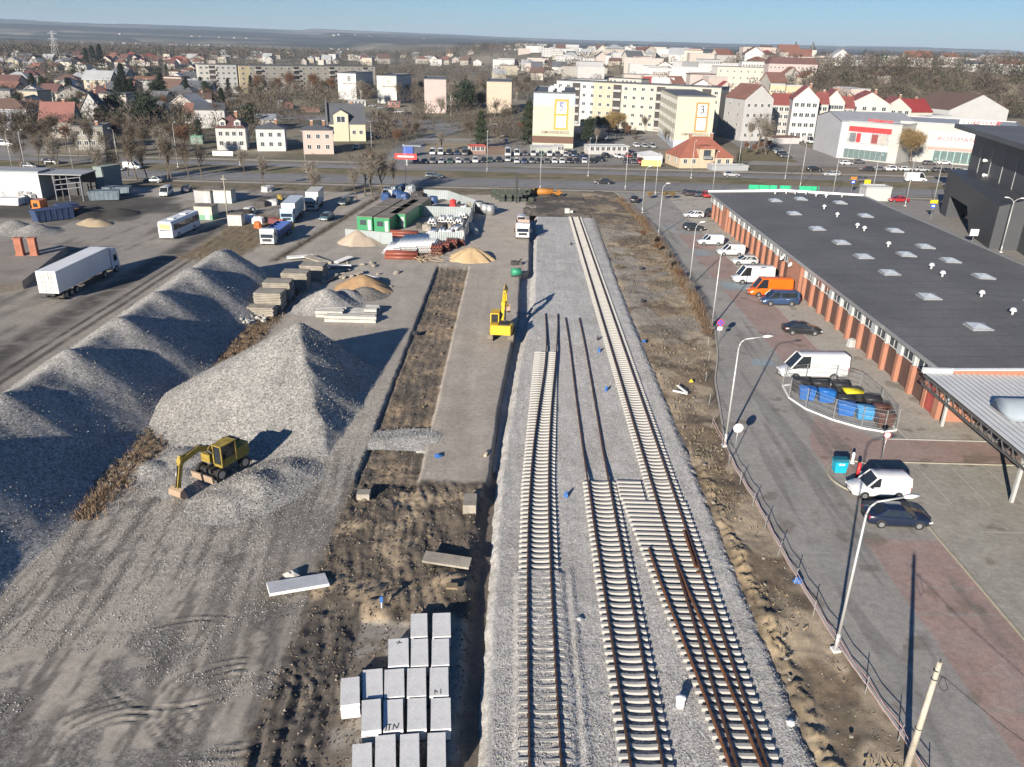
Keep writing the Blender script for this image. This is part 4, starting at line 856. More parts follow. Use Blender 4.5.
heap('grit_heap', 'black asphalt millings heap spread before the orange pickup', [(-83, 153.5, 1.3, .3), (-77, 155.0, 1.1, .3), (-89, 154, 1.3, .35)], -95, -60, 144, 172, .5, (.05, .047, .043), seed=14, grv=.3, cat='heap')
heap('gravel_heap', 'long narrow strip of grey gravel lying across the dug strip', [(-11.0 + .55 * k, 61.5 + .16 * k, .22, .45) for k in range(8)], -12.2, -6.0, 60, 64.3, .12, (.36, .35, .33), seed=17, fine=.5, cat='gravel heap')
# rubble lumps
RUB_ = mat('broken_concrete', (.42, .40, .37), .95, 0, (1.5, .2), (9, .2)); CLOD = mat('earth_clod', (.15, .115, .08), .95, 0, (2, .3), (9, .2))
def lump_mesh(seed, nm='stone'):
    rs = np.random.RandomState(seed); b = MB(); b.loft([[(math.cos(a) * r * (1 + .3 * rs.uniform(-1, 1)), math.sin(a) * r * (1 + .3 * rs.uniform(-1, 1)), z + .1 * rs.uniform(-1, 1)) for a in [k * 1.047 for k in range(6)]] for r, z in ((.36, -.12), (.5, .12), (.42, .32), (.16, .46))]); return b.mesh(nm, RUB_)
LUMPS = [lump_mesh(s) for s in range(5)]
def lumps(pts, name, label, cat, group, s0, s1, m=None):
    for x, y, z in pts:
        o = ob(name, LUMPS[rnd.randint(0, 4)], None, (x, y, z), (rnd.uniform(-.5, .5), rnd.uniform(-.5, .5), rnd.uniform(0, 6))); s = rnd.uniform(s0, s1); o.scale = (s * rnd.uniform(.8, 1.5), s, s * rnd.uniform(.6, 1))
        if m: o.material_slots[0].link = 'OBJECT'; o.material_slots[0].material = m
        tag(o, label, cat, group)
lumps([(-33.0 + rnd.gauss(0, 1.0), 92.2 + rnd.gauss(0, 1.2), rnd.uniform(0, .5)) for _ in range(46)], 'concrete_chunk', 'broken white concrete chunk in the pile before the old slab stacks', 'rubble', 'broken concrete before the old slab stacks', .5, 1.1)
lumps([(-31.5 + rnd.gauss(0, 1.2), 61.0 + rnd.gauss(0, 3.5), 0) for _ in range(16)], 'concrete_chunk', 'pale stone lying at the foot of the ballast ridge', 'rubble', 'stones at the foot of the ballast ridge', .25, .6)
lumps([(rnd.uniform(-11.6, -7.6), rnd.uniform(56, 121), -.3) for _ in range(34)], 'earth_clod', 'brown clod lying in the dug strip beside the haul road', 'clod', 'clods in the dug strip', .2, .5, CLOD)
lumps([(rnd.uniform(-12.0, -2.2), rnd.uniform(39, 54), -.05) for _ in range(40)], 'earth_clod', 'dark clod in the churned mud behind the new slab stacks', 'clod', 'clods in the churned mud', .15, .4, CLOD)
lumps([(15.5 + rnd.uniform(0, 1) * (float(kx(y)) - 17), y, .02) for y in [rnd.uniform(28, 150) for _ in range(26)]], 'stone', 'pale stone scattered on the brown bank beside the ballast', 'stone', 'stones on the brown bank', .1, .28, CONCD)
def at_blocks(lst, mk):
    for a in lst: mk(*a)
# ---- new precast slab stacks (tops measured in the photograph)
def slab_stack(x, y, w, l, n, label, rz=0.0, lean=0.0, m=None, th=.165, group=None, name='concrete_slab_stack', mark=None, jit=.02, gap=.018):
    t = T(name, label, 'slab stack', (x, y, 0), rz, group); m = m or CONC
    for k in range(n):
        b = MB(); z = .08 + k * (th + gap); j = rnd.uniform(-jit, jit)
        b.box(-w / 2 + j, w / 2 + j, -l / 2, l / 2, z, z + th); b.build('slab', m, t)
    for s in (-1, 1):
        b = MB(); b.box(-w / 2 + .02, w / 2 - .02, s * l * .35 - .05, s * l * .35 + .05, -.12, .08); b.build('timber_bearer', mat('timber', (.24, .18, .11), .9), t)
    if mark:
        b = MB(); zt = .08 + n * (th + .018) - .018 + .002
        for (a, c) in mark: b.beam((a[0], a[1], zt), (c[0], c[1], zt), .05, .004)
        b.build('chalk_mark', BLK, t)
    return t
Z3 = .08 + 4 * .183
def stack_px(x0, x1, y0, y1, label, n=4, mark=None):
    z = .08 + n * .183; a = at(256 + (x0 + x1) / 2 / 3.535, 550 + y1 / 3.535, z); c = at(256 + (x0 + x1) / 2 / 3.535, 550 + y0 / 3.535, z); w = (at(256 + x1 / 3.535, 550 + y1 / 3.535, z) - at(256 + x0 / 3.535, 550 + y1 / 3.535, z)).x
    slab_stack((a.x + c.x) / 2, (a.y + c.y) / 2, w * .95, (c.y - a.y) * .965, n, label, rz=math.atan2(-(c.x - a.x), c.y - a.y), group='new precast slab stacks', mark=mark)
F4 = ['left', 'second', 'third', 'right-hand']
stack_px(545, 608, 222, 307, 'pale slab stack at the back left corner of the new stacks, beside the survey stake'); stack_px(622, 690, 220, 307, 'pale slab stack at the back right corner of the new stacks')
stack_px(465, 542, 310, 410, 'slab stack with a black squiggle, left one of the row of three', mark=[((-.1, .6), (.1, .75)), ((.1, .75), (0, .9)), ((-.15, .8), (.2, .7))]); stack_px(545, 610, 311, 410, 'slab stack in the middle of the row of three'); stack_px(618, 684, 311, 408, 'slab stack at the right end of the row of three')
stack_px(375, 450, 418, 523, 'slab stack next to the lone low stack, in the second row of four'); stack_px(451, 526, 418, 520, 'second slab stack from the left in the back row of four'); stack_px(532, 604, 414, 518, 'third slab stack from the left in the back row of four'); stack_px(611, 682, 412, 516, 'slab stack at the ditch end of the back row of four', mark=[((-.2, -.9), (-.2, -.6)), ((.1, -.9), (.1, -.55)), ((-.2, -.6), (-.05, -.8))])
stack_px(297, 367, 447, 548, 'lone slab stack standing apart on the far left of the new stacks', n=5)
stack_px(370, 443, 525, 640, 'front row of four, left slab stack with thin slab edges showing', n=5); stack_px(447, 521, 525, 640, 'slab stack with scribbled black letters near its front edge', mark=[((-.35, -1.0), (-.3, -.6)), ((-.3, -.6), (-.05, -.6)), ((-.15, -.6), (-.2, -1.0)), ((.0, -.95), (.05, -.6)), ((.05, -.6), (.2, -.9)), ((.2, -.9), (.3, -.55))]); stack_px(532, 604, 520, 636, 'clean unmarked slab stack, third in the front row of four'); stack_px(614, 690, 520, 634, 'slab stack with a rusty stain, at the ditch end of the front row of four')
stack_px(338, 412, 680, 775, 'nearest slab stack on the left with an L-shaped chalk mark', mark=[((-.1, 1.0), (-.1, .75)), ((-.1, .75), (.15, .75))]); stack_px(418, 496, 650, 790, 'nearest row, second slab stack from the left'); stack_px(506, 580, 646, 790, 'nearest row, third slab stack from the left'); stack_px(602, 672, 642, 790, 'nearest row, slab stack with brown mud on its top')
# a lifted old slab, boulders, posts
b = MB(); b.obox((0, 0, .35), (3.6, 1.45, .2), rx=-.12); o = b.build('road_slab', CONC); c = at(298, 589); o.location = (c.x, c.y, 0); o.rotation_euler = (0, R(4), R(24)); tag(o, 'single grey road slab lying tilted at the edge of the mud', 'concrete slab')
o = ob('boulder', LUMPS[1], None, at(291, 578)); o.scale = (1.3, .9, 1.0); tag(o, 'round pale boulder beside the tilted road slab', 'boulder')
b = MB(); b.obox((0, 0, .4), (.95, 1.7, .9)); o = b.build('concrete_block', CONCD); c = at(470, 508); o.location = (c.x, c.y, -.1); tag(o, 'oblong concrete block standing at the end of the haul road', 'concrete block')
b = MB(); b.obox((0, 0, .3), (.95, .8, .5)); o = b.build('concrete_block', CONCD); c = at(364, 497); o.location = (c.x, c.y, -.1); tag(o, 'small concrete block with a blue rag in the mud', 'concrete block')
b = MB(); b.obox((0, 0, .3), (3.1, 1.0, .16), ry=.05, rx=.1); o = b.build('broken_slab', CONCD); c = at(447, 567); o.location = (c.x, c.y, .25); o.rotation_euler = (0, 0, R(-8)); tag(o, 'dark broken slab sticking out of the mound north of the new stacks', 'concrete slab')
b = MB(); b.obox((0, 0, .2), (.7, .5, .12)); o = b.build('timber_pallet', mat('timber', (.24, .18, .11), .9)); c = at(452, 596); o.location = (c.x, c.y, .55); tag(o, 'small rusty grate lying behind the new slab stacks', 'grate')
for k, (px, py, lab) in enumerate([(382, 613, 'white stake with a blue tip and a long shadow, in the mud'), (500, 296, 'stake with blue tape'), ]):
    if k: continue
    t = T('survey_stake', lab, 'stake', at(px, py)); b = MB(); b.cyl((0, 0, 0), (0, 0, .9), .045, n=6); b.build('shaft', WHT, t); b = MB(); b.box(-.09, .09, -.05, .05, .8, 1.2); b.build('tape', mat('blue_tape', (.03, .12, .35), .6), t)
BLUE = mat('blue_tape', (.03, .12, .35), .6)
def bagrag(px, py, label, s=.35, m=BLUE, h=.3, x=None):
    c = at(px, py); rs = random.Random(px * 7 + py); bm_ = MB(); n = 7
    bm_.loft([[(math.cos(k * 6.283 / n) * s * r_ * rs.uniform(.6, 1.3), math.sin(k * 6.283 / n) * s * r_ * rs.uniform(.5, 1.2), z * h) for k in range(n)] for r_, z in ((1, 0), (1.05, .4), (.7, .8), (.25, 1.1))])
    o = bm_.build('survey_marker', m); o.location = c; return tag(o, label, 'marker')
for px, py, l in ((571, 245, 'dark marker on the ballast near the far end of the right track'), (598, 340, 'dark peg cluster on the ballast right of the two bare rails'), (599, 352, 'blue marker just right of the bare rails'), (606, 391, 'pale blue marker between the bare rails and the right track'), (566, 497, 'blue marker beside the left track, level with the turnout start'), (712, 240, 'x')):
    if l != 'x': bagrag(px, py, l, .17, BLK if 'dark' in l else BLUE, .5)
bagrag(579, 620, 'small grey rag on the ballast between the left and middle tracks', .25, GALV, .2); bagrag(644, 342, 'blue tag on the earth bank beside the right track', .25, BLUE, .3); bagrag(641, 269, 'dark sack on the earth bank near the ballast edge', .35, BLK, .4); bagrag(643, 302, 'small dark sack on the brown bank, nearer one', .35, BLK, .4)
bagrag(797, 582, 'blue rag hanging low by the tape fence', .3, BLUE, .4); bagrag(790, 723, 'flat black and white plate on the ballast near the right track', .28, WHT, .12); bagrag(438, 457, 'blue rag on the edge of the dug strip', .3, BLUE, .3); bagrag(415, 574 - 240, 'crumpled dark bag at the edge of the haul road', .5, BLK, .4)
b = MB(); b.cyl((0, 0, 0), (0, 0, .5), .26, .22, 12); b.ball((0, 0, .55), .25, 10, 5, 1.2, 1, .6); o = b.build('white_sack', WHT); o.location = at(680, 706); tag(o, 'white sack standing on the ballast between the middle track and the turnout', 'sack')
b = MB(); b.cyl((0, 0, 0), (.25, .9, .0), .13, n=8); o = b.build('pipe_offcut', mat('buff_pipe', (.36, .31, .24), .7)); o.location = at(485, 457) + Vector((0, 0, .13)); tag(o, 'short buff pipe lying on the haul road near the ditch', 'pipe')
# timber on the bank
for px, py, rz, L, l in ((620, 0, 0, 0, ''), (682, 391, 1.9, 1.9, 'pale timber lying on the bank, upright-looking one of a pair'), (680, 394, .5 - 1.0, 1.5, 'pale timber lying on the bank, slanting left one of a pair')):
    if L: b = MB(); b.box(-L / 2, L / 2, -.1, .1, 0, .14); o = b.build('timber', CONC); o.location = at(px, py) + Vector((0, 0, .15)); o.rotation_euler = (0, 0, rz); tag(o, l, 'timber')
bagrag(691, 382, 'yellow plastic tub lying on the brown bank', .25, mat('yellow_plastic', (.55, .38, .03), .5), .3)
# ---- weathered slab stacks (a wall of old road slabs)
for k, (x, y, w, n, l) in enumerate([(-31.2, 94.6, 3.3, 6, 'old weathered slab stack nearest the broken concrete'), (-31.0, 97.6, 3.4, 11, 'tall weathered slab stack just behind the lowest one'), (-31.2, 102.3, 3.5, 11, 'weathered slab stack in the middle of the old stacks'), (-30.2, 107.3, 3.5, 11, 'fourth weathered slab stack from the broken concrete'), (-29.0, 112.3, 3.4, 10, 'farthest weathered slab stack of the old stacks')]):
    slab_stack(x, y, w, 2.6 if k else 1.6, n, l, rz=rnd.uniform(-.05, .05), m=CONCD, th=.16, jit=.07, gap=.06, group='old weathered slab stacks', name='old_slab_stack')
for k, (px, py, rz, L) in enumerate([(300, 259, .3, 4), (318, 262, -.5, 4.5), (335, 268, .1, 5), (352, 276, .6, 3), (370, 280, -.3, 2.5), (330, 280, 1.2, 3), (343, 262, .9, 3)]):
    b = MB(); b.obox((0, 0, .4), (L, 1.2, .18), ry=rnd.uniform(-.15, .15), rx=rnd.uniform(-.15, .15)); o = b.build('broken_slab', CONCD if k % 2 else CONC); o.location = at(px, py); o.rotation_euler = (0, 0, rz)
    tag(o, ORD[k] + ' loose broken slab, counted from the left, behind the old weathered stacks', 'concrete slab', 'loose slabs behind the old stacks')
lumps([(rnd.uniform(-30, -17), rnd.uniform(109, 122), .1) for _ in range(26)], 'concrete_chunk', 'chunk of rubble among the loose slabs by the orange sand', 'rubble', 'rubble behind the orange sand heap', .4, 1.0, CONCD)
# concrete beams
BEAMC = mat('beam_concrete', (.42, .41, .38), .9, 0, (1.2, .2), (9, .12))
def beams(px, py, n, L, rows, label, rz=0.0):
    c = at(px, py); t = T('concrete_beam_stack', label, 'beam stack', (c.x, c.y, 0), rz, 'stacks of pale concrete beams')
    for r in range(rows):
        for k in range(n):
            b = MB(); b.box(-L / 2 + rnd.uniform(-.15, .15), L / 2 + rnd.uniform(-.15, .15), k * .56, k * .56 + .42, .05 + r * .45, .42 + r * .45); b.build('beam', BEAMC, t)
beams(329, 318, 4, 3.4, 2, 'left stack of pale concrete beams on the grey slabs'); beams(356, 320, 7, 4.6, 1, 'long middle stack of pale concrete beams'); beams(350, 323, 2, 6.2, 2, 'front pair of long pale concrete beams'); beams(371, 316, 4, 1.6, 2, 'short right stack of pale concrete beams')
# ---- pipes
PW = mat('white_pipe', (.80, .80, .80), .35, 0, (.5, .06)); PBR = mat('brown_pipe', (.24, .07, .045), .5, 0, (.5, .1)); BORESH = mat('bore_shade', (.015, .012, .01), .9)
def pipes(cx, cy, n, rows, r, L, rz, m, label, group, name='pipe_bundle', z=0.0):
    t = T(name, label, 'pipe bundle', (cx, cy, z), rz, group)
    for j in range(rows):
        for k in range(n - (j % 2)):
            u = (k - (n - (j % 2) - 1) / 2) * 2.05 * r; zz = r + j * r * 1.75; b = MB(); b.cyl((u, -L / 2, zz), (u, L / 2, zz), r, n=10)
            p = b.build('pipe', m, t); b = MB(); b.cyl((u, -L / 2 - .01, zz), (u, -L / 2 + .02, zz), r * .8, n=10); b.build('mouth_shade', BORESH, p)  # dark disc on the solid pipe end paints the shade inside the bore
for k in range(9):
    c = at(384 + 5.6 * k, 256 - .3 * k); pipes(c.x + .3, c.y + 6.0, 4, 2 if k in (0, 1) else 4, .15, 9.5 + (k % 3) * .5, R(-3), PW, ORD[k] + ' bundle of white pipes from the left, by the brown pipes', 'white pipe bundles')
c = at(402, 258); pipes(c.x, c.y, 4, 2, .3, 5.2, R(90), PBR, 'brown pipes lying crosswise before the white pipe bundles', 'brown pipe bundles')
c = at(404, 236); pipes(c.x, c.y, 4, 2, .25, 5.0, R(90), PBR, 'brown pipes lying crosswise behind the white pipe bundles', 'brown pipe bundles')
for k in range(4):
    c = at(436 + 7.5 * k, 255 - 3 * k); pipes(c.x, c.y + 1.5, 4, 3 if k < 3 else 2, .24, 3.2, R(rnd.uniform(-12, 5)), PBR, ORD[k] + ' brown pipe bundle from the left, ends facing the sand heap', 'brown pipe bundles', z=0)
# planks and junk before the brown pipes
for k in range(26):
    b = MB(); b.box(-1.1, 1.1, -.07, .07, 0, .06); o = b.build('plank', mat('fresh_timber', (.40, .29, .17), .85, 0, (2, .2))); c = at(rnd.uniform(415, 440), rnd.uniform(256, 263)); o.location = (c.x, c.y, rnd.uniform(.05, .7)); o.rotation_euler = (rnd.uniform(-.3, .3), rnd.uniform(-.3, .3), rnd.uniform(0, 3.1)); tag(o, 'loose plank in the timber jumble before the brown pipes', 'plank', 'loose planks before the brown pipes')
# ---- green site cabins
GRN = mat('green_cabin_paint', (.02, .22, .085), .45, 0, (.6, .08)); CABR = mat('cabin_roof', (.19, .165, .135), .9, 0, (.5, .3), (4, .2))
def cabin(px, py, L, label, rz=R(-9), W=2.9, H=2.6, dx=0, dy=0, m=GRN):
    c = at(px, py); t = T('site_cabin', label, 'site cabin', (c.x + dx, c.y + dy, 0), rz, 'green site cabins' if m == GRN else None)
    b = MB(); b.box(-W / 2, W / 2, 0, L, .15, H); b.build('cabin_body', m, t); b = MB(); b.box(-W / 2 - .06, W / 2 + .06, -.06, L + .06, H, H + .1); b.build('roof', CABR, t)
    b = MB(); b.box(-W * .3, W * .1, -.03, .0, 1.1, 2.0); b.build('window', GLASSF, t); b = MB(); b.box(W * .2, W * .42, -.03, 0, .2, 2.1); b.build('door', GALV, t); return t
cabin(365, 231, 10, 'green site cabin nearest the pale sand heap'); cabin(365, 231, 9, 'green site cabin at the back left, right behind another', dx=1.6, dy=10.3)
cabin(382, 232.5, 10, 'shorter green site cabin set forward, with a white board at its door'); cabin(382, 232.5, 9, 'green site cabin at the back in the middle', dx=1.7, dy=10.4)
cabin(398, 228, 10, 'green site cabin on the right of the group, set back'); cabin(398, 228, 8, 'green site cabin at the back right', dx=1.7, dy=10.4)
# ---- hoarding runs
HOARD = mat('hoarding_sheet', (.34, .38, .385), .5, .3, (.4, .12), (6, .08))
def hoarding(pts, label, h=2.1, m=HOARD):
    P = [at(*p) for p in pts]; t = T('hoarding_fence', label, 'fence', (P[0].x, P[0].y, 0), 0, 'grey sheet hoardings'); o = P[0]
    for a, c in zip(P[:-1], P[1:]):
        d = c - a; n = max(1, round(d.length / 2.2))
        for k in range(n):
            p, q = a + d * (k / n), a + d * ((k + .97) / n); b = MB(); u = (q - p); nn = 12; nrm = Vector((-u.y, u.x, 0)).normalized() * .03
            V = []; 
            for i in range(nn + 1):
                e = p + u * (i / nn) - o + nrm * (1 if i % 2 else -1); V += [(e.x, e.y, .05), (e.x, e.y, h)]
            b.add(V, [(2 * i, 2 * i + 2, 2 * i + 3, 2 * i + 1) for i in range(nn)]); b.build('panel', m, t)
            b = MB(); e = p - o; b.box(e.x - .04, e.x + .04, e.y - .04, e.y + .04, 0, h + .05); b.build('fence_post', GALV, t)
hoarding([(346, 241), (393, 245)], 'grey sheet hoarding in front of the green cabins, above the pale sand'); hoarding([(430, 244), (463, 244)], 'grey sheet hoarding behind the brown pipes'); hoarding([(464, 244), (474, 212)], 'grey sheet hoarding seen nearly edge-on beside the empty haul road')
hoarding([(409, 216), (471, 218)], 'long inner grey hoarding behind the bales'); hoarding([(424, 199), (448, 200), (478, 211)], 'outer bent grey hoarding nearest the main road')
# wrapped bales, tarpaulins
for k, (px, py) in enumerate([(432, 224), (442, 222), (450, 222), (432, 236), (442, 235), (450, 235), (456, 232), (459, 224), (463, 218), (464, 210)]):
    c = at(px, py); pipes(c.x, c.y, 3, 2, .28, 4.2, R(rnd.uniform(-15, 8)), PW, ORD[k] + ' wrapped white pipe bundle inside the hoarded yard, counted from the front left', 'wrapped white bundles in the hoarded yard')
TARP = mat('blue_tarpaulin', (.03, .07, .18), .5, 0, (1, .2)); JUNK = mat('dark_junk', (.06, .055, .05), .8, 0, (2, .3)); SACK = mat('white_sack_cloth', (.42, .42, .41), .8, 0, (2, .1))
def bale(px, py, s, m, label, name='tarpaulin_bundle', cat='bundle', group=None, h=1.0, sx=1.0):
    c = at(px, py); rs = random.Random(int(px * 13 + py)); b = MB(); n = 8; q_ = rs.uniform(0, 3)
    b.loft([[((lambda a: (max(-.8, min(.8, math.cos(a))) * s * sx * r_ * rs.uniform(.9, 1.1), max(-.8, min(.8, math.sin(a))) * s * r_ * rs.uniform(.85, 1.1), (z + rs.uniform(-.06, .06) * (z > 0)) * h))(k * 6.283 / n + .39)) for k in range(n)] for r_, z in ((1.05, 0), (1.0, .5), (.95, .88), (.6, 1.0), (.2, .98))]); b.v = [tuple(Matrix.Rotation(q_, 3, 'Z') @ Vector(v)) for v in b.v]; o = b.build(name, m); o.location = c; return tag(o, label, cat, group)
for k, (px, py, m, s, h) in enumerate([(386, 200, TARP, 1.3, 1.6), (392, 196, SACK, 1.2, 1.5), (398, 198, TARP, 1.5, 1.7), (404, 200, TARP, 1.4, 1.6), (408, 196, SACK, 1.0, 1.3), (396, 192, HOARD, 1.5, 1.5), (411, 192, HOARD, 1.3, 1.6), (404, 190, TARP, 1.2, 1.4), (418, 200, JUNK, 1.6, 1.8), (424, 205, JUNK, 1.3, 1.4), (433, 203, TARP, 1.2, 1.5), (388, 192, HOARD, 1.2, 1.2), (414, 205, JUNK, 1.2, 1.8), (428, 208, mat('maroon_sheet', (.16, .05, .05), .7), 1.0, 1.1), (453, 206, mat('red_sheet', (.45, .03, .03), .6), .8, 1.4), (461, 210, JUNK, .9, 1.2), (469, 208, CONCD, .9, 1.3), (420, 228, JUNK, .9, 1.0), (427, 230, CONCD, 1.0, 1.1), (441, 229, JUNK, 1.1, 1.2), (449, 228, CONCD, .8, .9), (457, 229, JUNK, .8, 1.0), (470, 228, SACK, .9, 1.0), (474, 234, HOARD, .9, 1.0), (462, 237, SACK, .7, 1.2), (419, 214, CONCD, .7, .9)]):
    nm = {TARP.name: 'blue', SACK.name: 'white', JUNK.name: 'dark', HOARD.name: 'grey', CONCD.name: 'brownish'}.get(m.name, 'red')
    bale(px, py, s, m, '%s bundle in the hoarded material yard, %s counted from the cabins' % (nm, ORD[min(k, 24)]), group='bundles in the material yard', h=h)
for k, (px, py) in enumerate([(485, 214), (490, 215), (479, 212)]):
    c = at(px, py); b = MB(); b.cyl((0, 0, 0), (0, 0, 2.2), .95, n=18); b.m = 1; b.cyl((0, 0, 2.2), (0, 0, 2.21), .8, n=18); o = b.build('concrete_ring', [GALV, BLK]); o.location = c; tag(o, ['grey upright tank farthest right by the hoarding corner', 'front grey upright tank by the hoarding corner', 'left grey upright tank by the hoarding corner'][(k + 1) % 3], 'tank')
# dark mesh crates north of the haul road
CRATE = mat('dark_crate', (.045, .055, .045), .8, 0, (3, .4))
n_ = 0
for r in range(3):
    for k in range(6 - r % 2):
        c = at(494 + 7.2 * k + r * 4, 197 + 2.2 * r); 
        for zz in (0, .95):
            if n_ > 30: continue
            b = MB(); 
            for a in (-.55, .55):
                for q in (-.45, .45): b.box(a - .05, a + .05, q - .05, q + .05, 0, .85)
            b.box(-.6, .6, -.5, .5, 0, .1); b.box(-.52, .52, -.42, .42, .1, .7); b.box(-.6, .6, -.5, -.44, .3, .38); b.box(-.6, .6, .44, .5, .3, .38); b.box(-.6, .6, -.5, -.44, .72, .85); b.box(-.6, .6, .44, .5, .72, .85)
            o = b.build('mesh_crate', CRATE); o.location = (c.x, c.y, zz); tag(o, 'dark stillage crate in the block stacked by the verge', 'crate', 'dark stillage crates by the verge'); n_ += 1
t = T('orange_tank', 'long orange tank lying by the verge behind the crates', 'tank', at(543, 196), R(2)); b = MB(); b.cyl((-2.3, 0, 1.0), (2.3, 0, 1.0), .75, n=16); b.build('tank_body', mat('orange_steel', (.42, .17, .03), .6, 0, (1, .2)), t); b = MB(); b.box(-2, 2, -.5, .5, 0, .35); b.build('skid', BLK, t)
t = T('orange_compactor', 'small orange roller machine by the verge', 'machine', at(557, 197), R(20)); b = MB(); b.cyl((-.9, -.5, .45), (-.9, .5, .45), .45, n=14); b.cyl((.9, -.5, .45), (.9, .5, .45), .45, n=14); b.build('drum', BLK, t); b = MB(); b.box(-1, 1, -.45, .45, .5, 1.2); b.box(.1, .6, -.35, .35, 1.2, 1.6); b.build('chassis', MATS['orange_steel'], t)
b = MB(); b.obox((0, 0, .5), (1.0, .8, 1.0)); b.obox((.9, .2, .3), (.7, .6, .5)); o = b.build('skip_bag', SACK); o.location = at(567, 214 - 1); tag(o, 'white sack at the head of the ballast beside the right track', 'sack')
# green tank trailer and grab bucket on the haul road
t = T('green_tank', 'small green tank trailer on the haul road', 'tank', at(516, 277), 0); b = MB(); b.smooth = True; b.cyl((-.7, -.2, .8), (.7, .1, .8), .55, n=14); b.build('tank_body', mat('green_plastic', (.03, .24, .13), .5), t); b = MB(); b.box(-.7, .7, -.4, .4, .1, .35); b.build('skid', BLK, t)
b = MB(); b.obox((-.3, 0, .35), (.9, .8, .6), rz=.4); b.obox((.5, .3, .3), (1.1, .5, .35), rz=-.3); b.cyl((0, 0, .3), (.9, .5, .9), .1); o = b.build('excavator_bucket', JUNK); o.location = at(516, 265); tag(o, 'dark spare excavator bucket beside the green tank trailer', 'bucket')
